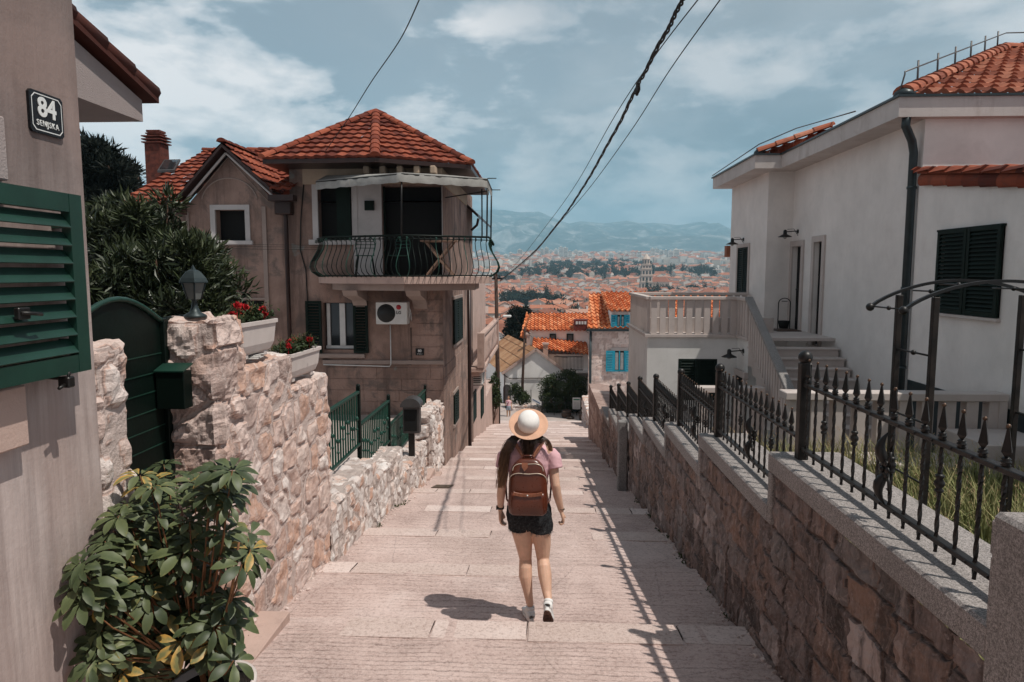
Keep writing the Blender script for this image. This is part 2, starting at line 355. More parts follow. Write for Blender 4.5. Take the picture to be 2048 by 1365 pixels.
MT = dict(
    street=m_street(), nosing=m_nosing(), plaster84=m_plaster84(), granite=m_granite(),
    granite2=m_granite('granite_rail', (.2,.19,.185)),
    rubble=m_rubble('pink_rubble_stone', [(.26,.185,.16), (.50,.37,.33), (.56,.345,.26), (.64,.50,.455), (.60,.455,.40), (.75,.66,.62)], (.56,.45,.41)),
    rubble2=m_rubble('white_rubble_stone', [(.26,.19,.17), (.5,.41,.37), (.60,.52,.49), (.70,.64,.61), (.5,.29,.21), (.76,.70,.67)], (.42,.35,.32)),
    darkwall=m_rubble('dark_squared_stone', [(.055,.045,.042), (.15,.115,.106), (.23,.175,.16), (.27,.17,.13), (.26,.20,.185), (.21,.18,.17), (.48,.385,.355)], (.24,.165,.14), streak=.75),
    darkwall2=m_rubble('pink_squared_stone', [(.22,.15,.13), (.33,.23,.2), (.42,.31,.27), (.5,.38,.34)], (.3,.22,.19)),
    ashlar=m_rubble('pale_ashlar', [(.48,.34,.29), (.62,.48,.43), (.7,.56,.50), (.78,.65,.59), (.70,.51,.44)], (.5,.38,.33)),
    old=m_oldhouse(),
    oldtrim=m_render('old_house_trim', (.34,.27,.24), .4),
    cream=m_render('cream_eave_band', (.42,.32,.24), .25),
    white_render=m_render('white_house_render', (.75,.70,.665), .18, (.48,.42,.39), 70, .25),
    white_render2=m_render('terrace_wall_render', (.68,.67,.65), .22, (.36,.33,.30), 70, .2),
    fascia=m_render('fascia_render', (.54,.49,.465), .3, (.30,.24,.21), 90, .2, 1.2),
    palestone=m_render('pale_balustrade_stone', (.52,.455,.425), .3, (.3,.24,.215), 50, .15),
    sill=m_render('pale_stone_sill', (.5,.47,.46), .25),
    pinkwall=m_render('pink_street_wall', (.50,.36,.31), .5, (.25,.175,.155), 40, .4, .8),
    rough84=m_render('roughcast_eave_wall', (.42,.35,.335), .2, (.25,.2,.19), 120, .9),
    gable_white=m_render('white_gable_render', (.84,.82,.79), .12, (.6,.55,.5), 60, .15),
    tile_red=m_tiles('red_tile', [(.2, (.10,.022,.013)), (.5, (.205,.045,.022)), (.8, (.30,.08,.042))], .5),
    tile_dark=m_tiles('weathered_dark_tile', [(.2, (.035,.012,.010)), (.5, (.07,.02,.014)), (.8, (.12,.03,.02))], .4),
    tile_clay=m_tiles('clay_tile', [(.2, (.19,.055,.033)), (.5, (.34,.105,.058)), (.8, (.48,.20,.125))], .4),
    tile_orange=m_tiles('orange_tile', [(.2, (.40,.10,.035)), (.5, (.62,.19,.07)), (.8, (.72,.32,.16))], .15),
    tile_tan=m_tiles('tan_slab_tile', [(.2, (.27,.13,.065)), (.5, (.36,.19,.1)), (.8, (.44,.25,.14))], .2),
    green=plain('green_paint', (.0065,.036,.024), .45, 0, .15, 5, .1, .003, .5),
    green_dk=plain('dark_green_paint', (.0018,.0065,.0045), .5, 0, .2, 5, spec=.2), chimney=plain('brick_red', (.11,.028,.018), .9, 0, .35, 9, .6),
    green_rail=plain('green_rail_paint', (.01,.06,.042), .4, 0, .2, 5),
    shutter_dk=plain('dark_green_shutter', (.0035,.011,.0075), .7, 0, .2, 5, spec=.2),
    turquoise=plain('turquoise_paint', (.008,.30,.42), .5, 0, .12, 4),
    iron=plain('black_iron', (.016,.014,.013), .42, .35, .25, 14, .25, .002, .5),
    iron_rust=plain('rusty_iron', (.02,.014,.011), .6, .2, .5, 9, .5, .004),
    pipe=plain('dark_brown_pipe', (.025,.01,.008), .4, .1),
    pipe_grey=plain('grey_downpipe', (.03,.042,.046), .4, .3),
    black=plain('dark_interior', (.003,.003,.003), .8), glass=m_glass(), 
    whitepaint=plain('white_paint', (.6,.6,.59), .5, 0, .06), curtain=plain('curtain', (.3,.3,.29), .9),
    ac=plain('white_plastic', (.62,.62,.60), .45, 0, .05), acdark=plain('ac_grille', (.02,.02,.02), .5),
    awning=m_cloth('awning_cloth', (.33,.32,.30), 200, .12), planter=m_render('white_planter', (.60,.53,.50), .25, (.38,.31,.28), 90, .1, 1.),
    soil=plain('soil', (.03,.02,.015), .95, 0, .3, 20, .8, .02), cable=plain('black_cable', (.012,.012,.012), .6),
    polewood=plain('pole_timber', (.05,.025,.017), .85, 0, .3, 7, .6, .01), wood=plain('pale_wood', (.22,.14,.10), .7),
    ramp_plate=plain('manhole_plate', (.13,.095,.07), .6, .5, .2, 30, .4), grey_metal=plain('grey_metal', (.09,.085,.085), .45, .5),
    bronze=plain('bronze_cap', (.10,.06,.04), .4, .6), signwhite=plain('enamel_white', (.72,.72,.7), .35, 0, .04), signblack=plain('enamel_black', (.006,.007,.009), .3, 0, .1),
    terracotta=plain('terracotta', (.3,.11,.06), .8), barrel=plain('barrel_wood', (.06,.035,.025), .8),
    red=plain('red_emblem', (.4,.02,.03), .5), paper=plain('newspaper', (.45,.43,.41), .9, 0, .25, 40),
    plaza=m_render('plaza_paving', (.44,.37,.34), .3, (.28,.22,.2), 30, .3),
)
L_DK = m_leaf('bush_leaf', [(.0, (.008,.012,.005)), (.4, (.022,.033,.014)), (.72, (.055,.07,.028)), (1., (.14,.15,.07))])
L_BR = m_leaf('schefflera_leaf', [(.0, (.016,.024,.010)), (.38, (.042,.058,.025)), (.7, (.10,.12,.05)), (.86, (.17,.165,.065)), (.93, (.45,.26,.06)), (1., (.52,.32,.11))], .48, .35)
L_PINE = m_leaf('pine_leaf', [(.0, (.002,.004,.003)), (.5, (.006,.010,.007)), (1., (.018,.026,.016))], .7, .2)
L_TOWN = m_leaf('town_tree_leaf', [(.0, (.008,.014,.009)), (.5, (.018,.03,.02)), (1., (.045,.065,.04))], .8, .2)
L_HEDGE = m_leaf('hedge_leaf', [(.0, (.012,.02,.006)), (.5, (.028,.045,.014)), (1., (.09,.11,.035))], .6, .3)
L_GRASS = m_leaf('grass_blade', [(.0, (.05,.075,.02)), (.35, (.14,.17,.055)), (.55, (.30,.30,.13)), (.75, (.48,.38,.21)), (1., (.58,.36,.25))], .8, .2)
L_FLOWER = m_leaf('red_petal', [(.0, (.16,.003,.006)), (.6, (.42,.01,.016)), (1., (.6,.05,.05))], .6, .3)
BARK = plain('bark', (.09,.05,.033), .9, 0, .3, 12, .8, .01)
STEM = plain('young_stem', (.17,.075,.03), .7, 0, .3, 12)
# ------------------------------------------------------------------ numpy fields: stone layouts with real relief
def _h(a, b, c, s):
    x = (a.astype(np.int64)*374761393 + b.astype(np.int64)*668265263 + c.astype(np.int64)*2147483647 + s*1274126177) & 0xffffffff
    x = ((x ^ (x >> 13))*1274126177) & 0xffffffff; x = ((x ^ (x >> 16))*2654435761) & 0xffffffff
    return ((x ^ (x >> 15)) & 0xffffff)/float(0xffffff)
def vnoise(p, sc, s=0):
    q = p*sc; i = np.floor(q).astype(np.int64); f = q-i; f = f*f*(3-2*f); r = 0
    for dx in (0,1):
        for dy in (0,1):
            for dz in (0,1):
                w = (f[:,0] if dx else 1-f[:,0])*(f[:,1] if dy else 1-f[:,1])*(f[:,2] if dz else 1-f[:,2])
                r = r+w*_h(i[:,0]+dx, i[:,1]+dy, i[:,2]+dz, s)
    return r
def fbm(p, sc, o=4, s=0):
    r = 0; a = .5; t = 0
    for k in range(o): r = r+a*vnoise(p, sc*2**k, s+k); t += a; a *= .55
    return r/t
def f_rubble(p, cell, seed):
    w = np.stack([fbm(p, 5, 2, seed+11), fbm(p, 5, 2, seed+23), fbm(p, 5, 2, seed+37)], 1)-.5
    q = (p+w*.07)/np.array(cell); i = np.floor(q).astype(np.int64)
    d1 = np.full(len(p), 9.); d2 = np.full(len(p), 9.); idr = np.zeros(len(p))
    for dx in (-1,0,1):
        for dy in (-1,0,1):
            for dz in (-1,0,1):
                a, b, c = i[:,0]+dx, i[:,1]+dy, i[:,2]+dz
                sx = a+.5+.85*(_h(a,b,c,seed+1)-.5); sy = b+.5+.85*(_h(a,b,c,seed+2)-.5); sz = c+.5+.8*(_h(a,b,c,seed+3)-.5)
                v = np.abs(np.stack([sx-q[:,0], sy-q[:,1], sz-q[:,2]], 1)); d = (v**4.).sum(1)**(1/4.)
                n = d < d1; d2 = np.where(n, d1, np.minimum(d2, d)); idr = np.where(n, _h(a,b,c,seed+5), idr); d1 = np.where(n, d, d1)
    return d2-d1, idr
def f_courses(p, ch, bw, seed, warp=.02):
    w = (fbm(p, 4, 3, seed+3)-.5)*warp*2; w2 = (fbm(p, 6, 3, seed+9)-.5)*warp*2
    z = p[:,2]+w; u = p[:,0]+p[:,1]+w2; k = np.floor(z/ch).astype(np.int64); zero = np.zeros_like(k)
    wk = bw*(.75+.6*_h(k, zero, zero, seed)); off = _h(k, zero, zero, seed+1)*5
    t = (u+off)/wk; j = np.floor(t).astype(np.int64); jit = .32*(_h(k, j, zero, seed+4)-.5); jit2 = .32*(_h(k, j+1, zero, seed+4)-.5)
    fr = t-j; j = np.where(fr < jit, j-1, np.where(fr > 1+jit2, j+1, j))
    a = (t-(j+.32*(_h(k, j, zero, seed+4)-.5)))*wk; b = ((j+1+.32*(_h(k, j+1, zero, seed+4)-.5))-t)*wk
    ez = np.minimum(z-k*ch, (k+1)*ch-z); e = np.minimum(np.minimum(a, b), ez)/ch*1.6
    return e, _h(k, j, zero, seed+5)
def stone_box(mb, a, b, res, field, amp, seed=1, rough=.5, mortar=.09, faces='xXyYZ', round_=.0):
    a = np.minimum(a, b).astype(float) if False else np.array([min(a[i], b[i]) for i in range(3)], float); b_ = np.array([max(a[i], b[i]) for i in range(3)], float)
    lo, hi = a, b_; n = [max(2, int(round((hi[i]-lo[i])/res))) for i in range(3)]
    key = {}; V = []; Nn = []; Fs = []
    def vid(i, j, k, nr):
        t = (i, j, k)
        if t not in key: key[t] = len(V); V.append([lo[0]+(hi[0]-lo[0])*i/n[0], lo[1]+(hi[1]-lo[1])*j/n[1], lo[2]+(hi[2]-lo[2])*k/n[2]]); Nn.append([0.,0.,0.])
        q = Nn[key[t]]; q[0] += nr[0]; q[1] += nr[1]; q[2] += nr[2]; return key[t]
    def face(ax, side):
        o = [x for x in range(3) if x != ax]; nr = [0,0,0]; nr[ax] = 1 if side else -1; c = n[ax] if side else 0
        flip = (side == 1) ^ (ax == 1)
        for p in range(n[o[0]]):
            for q in range(n[o[1]]):
                ids = []
                for dp, dq in ((0,0),(1,0),(1,1),(0,1)):
                    t = [0,0,0]; t[ax] = c; t[o[0]] = p+dp; t[o[1]] = q+dq; ids.append(vid(*t, nr))
                Fs.append(tuple(ids) if flip else tuple(ids[::-1]))
    for ch in faces: face('xyz'.index(ch.lower()), 1 if ch.isupper() else 0)
    P = np.array(V); Nr = np.array(Nn); Nr /= np.linalg.norm(Nr, axis=1)[:,None]
    e, idr = field(P); s_ = np.clip((e-mortar*.5)/(mortar*2.2), 0, 1); s_ = s_*s_*(3-2*s_)
    rid = 1-2*np.abs(fbm(P, 6, 4, seed+57)-.5)*2.4; tilt = (vnoise(P, 3.5, seed+81)-.5)
    d = amp*(s_*(.6+.45*idr)-.35)+amp*rough*((fbm(P, 11, 5, seed+50)-.5)*1.7+(rid-.5)*.35+tilt*.6)*(.3+.7*s_)
    cnt = (np.abs(Nr) > .3).sum(1); d = d-(cnt >= 2)*round_*(.6+.8*fbm(P, 4, 2, seed+70))
    P = P+Nr*d[:,None]; tone = np.where(e > mortar, idr, -1.)
    mb.add(P.tolist(), Fs, smooth=False, tone=tone.tolist())
    return mb
def leafs(mb, P, size, seed=0, elong=2.6, up=.35, tone=(0, .7), bend=.25, tones=None, dirs=None):
    rg = np.random.RandomState(seed); n = len(P); P = np.asarray(P, float)
    d = rg.normal(size=(n,3)) if dirs is None else np.asarray(dirs)+rg.normal(size=(n,3))*.45
    d[:,2] += up; d /= np.linalg.norm(d, axis=1)[:,None]
    s = np.cross(d, rg.normal(size=(n,3))); s /= np.linalg.norm(s, axis=1)[:,None]; nn = np.cross(d, s)
    sz = size*(.6+.8*rg.rand(n))[:,None]; L = d*sz; S = s*sz/elong*.5
    A = P; B = P+L*.45+S+nn*sz*bend*.3; C = P+L-nn*sz*bend*.25; D = P+L*.45-S+nn*sz*bend*.3
    V = np.stack([A,B,C,D], 1).reshape(-1,3); t = rg.rand(n)*(tone[1]-tone[0])+tone[0] if tones is None else tones
    o = len(mb.v); mb.v += [tuple(v) for v in V.tolist()]; mb.at += np.repeat(t, 4).tolist()
    mb.f += [(o+4*i, o+4*i+1, o+4*i+2, o+4*i+3) for i in range(n)]; mb.m += [mb.mi]*n; mb.sm += [False]*n
def crown_pts(c, r, n, clumps=40, cs=.28, seed=0, shell=.55, squash=1.):
    rg = np.random.RandomState(seed); d = rg.normal(size=(clumps,3)); d /= np.linalg.norm(d, axis=1)[:,None]
    rad = shell+(1-shell)*rg.rand(clumps)**.6; C = np.array(c)+d*np.array(r)*(rad*(.8+.35*rg.rand(clumps)))[:,None]
    idx = rg.randint(0, clumps, n); g = rg.normal(size=(n,3)); g /= np.linalg.norm(g, axis=1)[:,None]
    g *= (rg.rand(n)**.45)[:,None]; P = C[idx]+g*np.array(r)*cs*(.6+.7*rg.rand(clumps)[idx])[:,None]
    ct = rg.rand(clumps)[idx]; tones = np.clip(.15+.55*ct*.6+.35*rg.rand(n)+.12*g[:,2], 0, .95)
    return P, tones, g, C
def limbs(mb, base, C, r0, seed=0, k=7):
    rg = random.Random(seed); base = Vector(base); mid = None
    top = Vector(np.mean(C, axis=0)); 
    trunk = [base.lerp(top, t)+Vector((rg.uniform(-1,1), rg.uniform(-1,1), 0))*r0*.5*t for t in (0,.2,.45,.7)]
    mb.tube(trunk, [r0*1.15, r0, r0*.8, r0*.55], 8)
    for c in rg.sample(list(range(len(C))), min(k, len(C))):
        e = Vector(C[c]); s0 = trunk[rg.choice([1,2,3])]; m = s0.lerp(e, .5)+Vector((rg.uniform(-1,1), rg.uniform(-1,1), rg.uniform(0,1)))*r0
        mb.tube([s0, m, e], [r0*.45, r0*.3, r0*.12], 6)
def tile_roof(mb, org, ud, vd, poly, tw=.22, tl=.36, wave=.035, lift=.035, seed=0, off=0., flat=False, sub=4):
    # curved clay tiles laid in courses: u along the eave, v up the slope, poly convex in (u,v) metres
    org = Vector(org); ud = Vector(ud).normalized(); vd = Vector(vd).normalized(); nr = ud.cross(vd).normalized()
    if nr.z < 0: nr = -nr
    us = [p[0] for p in poly]; vs = [p[1] for p in poly]; rg = random.Random(seed)
    ar = sum(poly[i][0]*poly[(i+1)%len(poly)][1]-poly[(i+1)%len(poly)][0]*poly[i][1] for i in range(len(poly)))
    pl = poly if ar > 0 else poly[::-1]
    def clip(pts):
        for i in range(len(pl)):
            a = pl[i]; b = pl[(i+1)%len(pl)]; o = []
            def sd(p): return (b[0]-a[0])*(p[1]-a[1])-(b[1]-a[1])*(p[0]-a[0])
            for j in range(len(pts)):
                p = pts[j]; q = pts[(j+1)%len(pts)]; sp = sd(p); sq = sd(q)
                if sp >= 0: o.append(p)
                if (sp > 0 and sq < 0) or (sp < 0 and sq > 0):
                    t = sp/(sp-sq); o.append((p[0]+(q[0]-p[0])*t, p[1]+(q[1]-p[1])*t))
            pts = o
            if len(pts) < 3: return []
        return pts
    def hw(u):
        ph = ((u-off)/tw) % 1.
        if flat: return wave*(1. if ph < .12 else (0. if ph < .88 else .6))
        return wave*(math.sin(math.pi*min(1, ph/.62)) if ph < .62 else -.35*math.sin(math.pi*(ph-.62)/.38))
    v0, v1 = min(vs), max(vs); u0, u1 = min(us), max(us)
    vr = math.floor(v0/tl)*tl
    while vr < v1:
        ui = math.floor((u0-off)/tw)
        while off+ui*tw < u1:
            tn = rg.random(); jl = lift*(1+.35*(rg.random()-.5))
            for s_ in range(sub):
                ua = off+(ui+s_/sub)*tw; ub = off+(ui+(s_+1)/sub)*tw-1e-6
                c = clip([(ua, vr), (ub, vr), (ub, vr+tl), (ua, vr+tl)])
                if not c: continue
                P = []
                for (u, v) in c:
                    fr = (v-vr)/tl; uu = min(max(u, ua), ub)
                    P.append(org+ud*u+vd*v+nr*(hw(uu)+jl*(1-fr)))
                mb.add(P, [tuple(range(len(P)))], smooth=False, tone=tn)
                low = [p for p in c if abs(p[1]-vr) < 1e-4]
                if len(low) >= 2:
                    a = min(low); b2 = max(low)
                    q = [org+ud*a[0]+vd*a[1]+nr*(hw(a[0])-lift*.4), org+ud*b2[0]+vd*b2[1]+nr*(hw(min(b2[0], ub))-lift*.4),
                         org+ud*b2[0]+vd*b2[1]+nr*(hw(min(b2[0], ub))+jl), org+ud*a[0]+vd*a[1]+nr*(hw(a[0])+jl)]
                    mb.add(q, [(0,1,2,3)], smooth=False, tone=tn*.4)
            ui += 1
        vr += tl
def ridge_tiles(mb, p, q, r=.11, tl=.38, seed=0, n=7, up=(0,0,1)):
    p = Vector(p); q = Vector(q); d = (q-p); L = d.length; d.normalize(); up = Vector(up); sd = d.cross(up).normalized(); u = sd.cross(d)
    rg = random.Random(seed); k = max(1, int(L/tl))
    for i in range(k):
        a = p+d*(L*i/k-.03); b = p+d*(L*(i+1)/k); tn = rg.random(); ra = r*1.12; rb = r*.9
        pr = []
        for c, rr in ((a, ra), (b, rb)):
            for j in range(n+1):
                t = math.pi*j/n; pr.append(c+sd*math.cos(t)*rr+u*(math.sin(t)*rr*.8-.02))
        fs = [(j, j+1, n+2+j, n+1+j) for j in range(n)]+[tuple(range(n+1))]
        mb.add(pr, fs, smooth=False, tone=tn)
def slope_roof(mb, pts, **kw):          # pts: world polygon, first edge = eave
    pts = [Vector(p) for p in pts]; ud = (pts[1]-pts[0]).normalized(); nr = None
    nr = (pts[1]-pts[0]).cross(pts[2]-pts[0]).normalized()
    if nr.z < 0: nr = -nr
    vd = nr.cross(ud).normalized()
    if vd.z < 0: vd = -vd
    poly = [((p-pts[0]).dot(ud), (p-pts[0]).dot(vd)) for p in pts]
    tile_roof(mb, pts[0], ud, vd, poly, **kw)
def text_mesh(name, body, mat, size, origin, ud, vd, parent, bold=.0, align='CENTER', depth=.0015, sx=1., space=1.):
    cu = bpy.data.curves.new(name, 'FONT'); cu.body = body; cu.size = size; cu.align_x = align; cu.align_y = 'CENTER'; cu.offset = bold; cu.space_character = space; cu.extrude = depth
    to = bpy.data.objects.new(name+'_tmp', cu); COL.objects.link(to); dg = CTX.evaluated_depsgraph_get(); dg.update()
    me = bpy.data.meshes.new_from_object(to.evaluated_get(dg)); bpy.data.objects.remove(to)
    ud = Vector(ud).normalized(); vd = Vector(vd).normalized(); nd = ud.cross(vd); w = Vector(WL.get(parent.name, (0,0,0)))
    for v in me.vertices: v.co = Vector(origin)+ud*v.co.x*sx+vd*v.co.y+nd*v.co.z-w
    me.materials.clear(); me.materials.append(mat); o = bpy.data.objects.new(name, me); COL.objects.link(o); o.parent = parent; me.name = name
    return o

# ------------------------------------------------------------------ the stepped street
def zline(y):
    if y < 18: return -.163*y
    if y < 38: return -2.934-.18*(y-18)
    return -6.534
STEP0, PITCHY = 4.84, 1.55
def xl(y): return -2.45 if y < 14 else -2.9
def xr(y): return 1.75 if y < 17 else 3.2
st = MB(); ns = MB(); k = -4; rg = random.Random(3)
while True:
    y0 = STEP0+PITCHY*(k-1); y1 = STEP0+PITCHY*k
    if y1 > 38.4: break
    za = zline(y0)-.05; zb = zline(y1)+.05; yn = y1-.31; tzn = lambda y: za+(zb-za)*(y-y0)/(y1-y0)
    a, b = xl(y0), xr(y0); nx = 14
    def row(y, z): return [(a+(b-a)*i/nx, y, z+.006*math.sin(i*2.1+y*3)) for i in range(nx+1)]
    r0 = row(y0, za); r1 = row(yn, tzn(yn)); r2 = row(y1, zb); r3 = row(y1, zline(y1)-.05)
    vs = r0+r1+r2+r3; fs = []
    for q in range(3):
        for i in range(nx): fs.append((q*(nx+1)+i, q*(nx+1)+i+1, (q+1)*(nx+1)+i+1, (q+1)*(nx+1)+i))
    st.add(vs, fs)
    x = a+.02
    while x < b-.1:                                   # lighter nosing stones along the step edge
        w_ = rg.uniform(.45, 1.25); x2 = min(x+w_, b)
        if rg.random() < (.8 if k < 6 else .97):
            e = rg.uniform(-.02, .02); c = .004+rg.uniform(0, .003)
            ya = yn+e; ns.prism([(x+.008, ya, tzn(ya)-.02), (x2-.008, ya+rg.uniform(-.012,.012), tzn(ya)-.02), (x2-.008, y1+.004, zb-.02), (x+.008, y1+.004, zb-.02)], (0, 0, .02+c))
            ns.at[-8:] = [rg.random()**2.2]*8
            if k < 7: ns.mi = 1; jx = x2+rg.uniform(-.01,.01); ns.prism([(jx-.001, yn+rg.uniform(0,.12), tzn(yn)+.001), (jx+.002, yn+.1, tzn(yn)+.001), (jx+.0045, y1-.01, zb-.003), (jx-.003, y1-.01, zb-.003)], (0,0,.0065)); ns.mi = 0
        x = x2
    k += 1
street = struct(st, 'street', MT['street'])
struct(ns, 'street_step_edge', [MT['nosing'], MT['soil']])
pz = MB(); pz.box((-9, y0+.0, -7.5), (9, 52, zline(y0)-.052)); struct(pz, 'plaza', MT['plaza'])
# gravel-dirty gutter along the right wall + manhole
gm = MB(); gc = onX(884, 968, -.9); 
def zstep(y):
    k = math.ceil((y-STEP0)/PITCHY); y0 = STEP0+PITCHY*(k-1); y1 = y0+PITCHY
    return zline(y0)-.05+(zline(y1)+.05-zline(y0)+.05)*(y-y0)/(y1-y0)
mh = MB(); A = [onZ(x, y, zline(11.4)) for x, y in ((862,972),(898,973),(908,964),(873,964))]
mh.prism([(p.x, p.y, zstep(p.y)+.004) for p in A], (0, 0, .008)); one(mh, 'manhole_cover', MT['ramp_plate'], 'small rusty metal drain cover set in the steps by the low stone wall', 'manhole cover')
debris = MB(); rr = np.random.RandomState(4)
n = 1500; ys = 2.6+rr.rand(n)**1.3*20; side = rr.rand(n) < .72
xs = np.where(side, 1.53-np.abs(rr.normal(size=n))*.07, -2.1+np.abs(rr.normal(size=n))*.05)
for i in range(n):
    z = zstep(ys[i]); s_ = .004+.014*rr.rand()**2.5; c = Vector((xs[i], ys[i], z+s_*.3)); M = Matrix.Rotation(rr.rand()*6, 3, 'Z') @ Matrix.Rotation(rr.rand()*2, 3, 'X')
    debris.at; debris.tone = rr.rand(); debris.rbox(c, (s_, s_*.8, s_*.6), s_*.3, M)
tag(debris.build('gutter_grit', MT['nosing']), 'loose grit and small stones in the gutters along the street walls', 'grit', kind='stuff')
wd = MB()
for i in range(26):
    y = 3.+rr.rand()*8; x = 1.5 if rr.rand() < .7 else -2.06; z = zstep(y); k_ = 26
    P = np.array([x-.02, y, z])+rr.normal(size=(k_,3))*[.022,.035,.008]; leafs(wd, P, .035, seed=i, elong=2., up=1., tone=(.3,.9))
tag(wd.build('weeds', L_HEDGE), 'tiny green weeds sprouting at the foot of the street walls', 'weeds', kind='stuff')

# ------------------------------------------------------------------ right retaining wall: stepped sections with granite copings
XW = 1.5
secs = []        # (y near, y far, coping top z)
ends = [(1550,905),(1405,867),(1335,845),(1290,835),(1262,828),(1238,823)]
yy = [2.2]+[onX(px, py, 1.5).y for px, py in ends]; zz = [onX(px, py, 1.5).z for px, py in ends]
yy += [yy[-1]+1.75, yy[-1]+3.5]; zz += [zz[-1]-.3, zz[-1]-.6]
for i in range(8): secs.append((yy[i], yy[i+1], zz[i]))
secs = [(.4, 2.2, zz[0]+.36)]+secs
rw = thing('retaining_wall', 'dark stone retaining wall stepping down the right side of the street under grey granite copings', 'stone wall', (XW, 3, -.5))
for i, (ya, yb, zt) in enumerate(secs):
    m = MB(); zb = zline(yb)-.25; res = .015 if i < 2 else (.026 if i < 4 else .045)
    seed = 5
    stone_box(m, (XW, ya+.0, zb), (XW+.36, yb-.0, zt-.13), res, lambda P: f_courses(P-np.array([0,0,P[:,1].mean()*0]), .215, .36, seed, 0.03), .03, seed, rough=1.15, mortar=.045, faces='xy')
    m.build('masonry', MT['darkwall'], rw)
    c = MB(); c.box((XW-.035, ya-(.0 if i else .0), zt-.13), (XW+.42, yb+.03, zt), .012)
    # granite end slab closing the rise to the next section
    if i+1 < len(secs): c.box((XW-.03, yb-.045, secs[i+1][2]-.125), (XW+.41, yb+.028, zt-.131), .008)
    c.build('coping', MT['granite'], rw)
pi = MB(); pi.box((XW-.05, yy[0]-.32, -1.2), (XW+.44, yy[0]+.0, secs[0][2]+.03), .015); pi.build('pier', MT['granite'], rw)
# slim granite post against the wall lower down
pp = onX(1252, 960, XW-.06); po = MB(); pt = onX(1252, 842, XW-.06)
po.box((XW-.19, pt.y-.09, zline(pt.y)-.2), (XW-.04, pt.y+.09, pt.z), .012)
one(po, 'stone_post', MT['granite2'], 'slim grey granite post standing against the lower retaining wall', 'stone post')

# ------------------------------------------------------------------ wrought iron fence on the copings (one panel per section)
XF = 1.61
def iron_panel(L, ornament=True):
    root = thing('fence_panel', 'wrought iron fence panel', 'fence', (0,0,0), 'wrought iron fence panels along the right wall')
    H1, H0 = .47, .07                                  # rail heights over the coping
    p = MB(); p.box((-.032, L-.032, 0), (.032, L+.032, .60), .004); po = p.build('post', MT['iron'], root, local=True)
    b = MB(); b.ball((0, L, .635), .043, 16); b.lathe([(.03, .59), (.036, .6), (.02, .61), (.018, .63)], (0, L, 0), 12); b.build('ball_finial', MT['iron'], po, local=True)
    for z, nm in ((H1, 'top_rail'), (H0, 'bottom_rail')):
        r = MB(); r.box((-.019, 0, z-.011), (.019, L-.03, z+.011), .003)
        for k in range(int(L/.13)): r.ball((-.0195, .08+k*.13, z), .006, 6)
        r.build(nm, MT['iron'], root, local=True)
    n = int(round(L/.128))
    for k in range(n):
        y = L*(k+.5)/n; bm_ = MB(); pts = []
        m = 22
        vs = []; fs = []; w = .0072                    # twisted square bar
        for j in range(m+1):
            z = -.0+H0-.055+(H1+.03-H0+.055)*j/m; a = j*.5
            for q in range(4): vs.append((w*1.3*math.cos(a+q*math.pi/2), y+w*1.3*math.sin(a+q*math.pi/2), z))
        for j in range(m):
            for q in range(4): fs.append((j*4+q, j*4+(q+1)%4, j*4+4+(q+1)%4, j*4+4+q))
        fs.append((3,2,1,0)); bm_.add(vs, fs)
        if k % 3 == 1:
            zc = H0+(H1-H0)*(.50 if k % 2 else .58)
            bm_.lathe([(.009, zc-.04), (.017, zc-.034), (.017, zc-.026), (.011, zc-.02), (.02, zc-.006), (.02, zc+.006), (.011, zc+.02), (.017, zc+.026), (.017, zc+.034), (.009, zc+.04)], (0, y, 0), 10)
        bo = bm_.build('bar', MT['iron'], root, local=True)
        s = MB(); z = H1+.012
        s.lathe([(.012, z), (.017, z+.004), (.012, z+.009), (.017, z+.013), (.017, z+.018), (.012, z+.022), (.016, z+.027), (.009, z+.033)], (0, y, 0), 10)
        s.lathe([(.008, z+.033), (.026, z+.052), (.018, z+.085), (.008, z+.128), (.006, z+.135)], (0, y, 0), 4, sx=.75, smooth=False)
        s.mi = 1; s.ball((0, y, z+.142), .0085, 8)
        s.build('spearhead', [MT['iron'], MT['bronze']], bo, local=True)
    if ornament:
        o = MB(); y = L*.47; zc = (H0+H1)/2-.02
        for sg in (1, -1):
            lf = []
            for j in range(7):
                t = j/6; lf.append((-.02-.028*math.sin(math.pi*t), y+.012*math.sin(3*t), zc+sg*(.02+.15*t)))
            o.tube(lf, [.012, .021, .025, .022, .017, .010, .003], 8)
            o.tube([(-.02, y+.02, zc+sg*.02), (-.03, y+.05, zc+sg*.05), (-.03, y+.055, zc+sg*.09), (-.03, y+.03, zc+sg*.08)], [.005, .007, .006, .003], 6)
            o.tube([(-.02, y-.02, zc+sg*.02), (-.03, y-.045, zc+sg*.05), (-.03, y-.05, zc+sg*.09), (-.03, y-.028, zc+sg*.085)], [.005, .007, .006, .003], 6)
        for j in range(6):
            a = j*math.pi/3; o.lathe([(.002, -.008), (.017, -.003), (.019, .004), (.008, .009), (.001, .007)], (-.03, y+.028*math.cos(a), zc+.03*math.sin(a)), 10, M=Matrix.Rotation(-math.pi/2, 3, 'Y'))
        o.ball((-.038, y, zc), .014, 10); o.build('rosette', MT['iron'], root, local=True)
    return root
flabels = ['nearest black iron fence panel, on the wide granite coping in the right foreground', 'second iron fence panel down the right wall, in front of the house stairs',
    'third iron fence panel down the right wall, below the dark garage shutter', 'fourth iron fence panel down the right wall', 'fifth iron fence panel down the right wall, before the terrace wall',
    'sixth iron fence panel down the right wall', 'seventh iron fence panel, small and dark before the stone house', 'farthest iron fence panel at the bottom of the right wall']
proto = iron_panel(2.0)
posts_y = [onX(px, py, XF).y for px, py in ((1610,740),(1440,742),(1362,755),(1312,765),(1280,768),(1257,770))]
posts_y += [posts_y[-1]+1.6, posts_y[-1]+3.2]; prev = 2.2
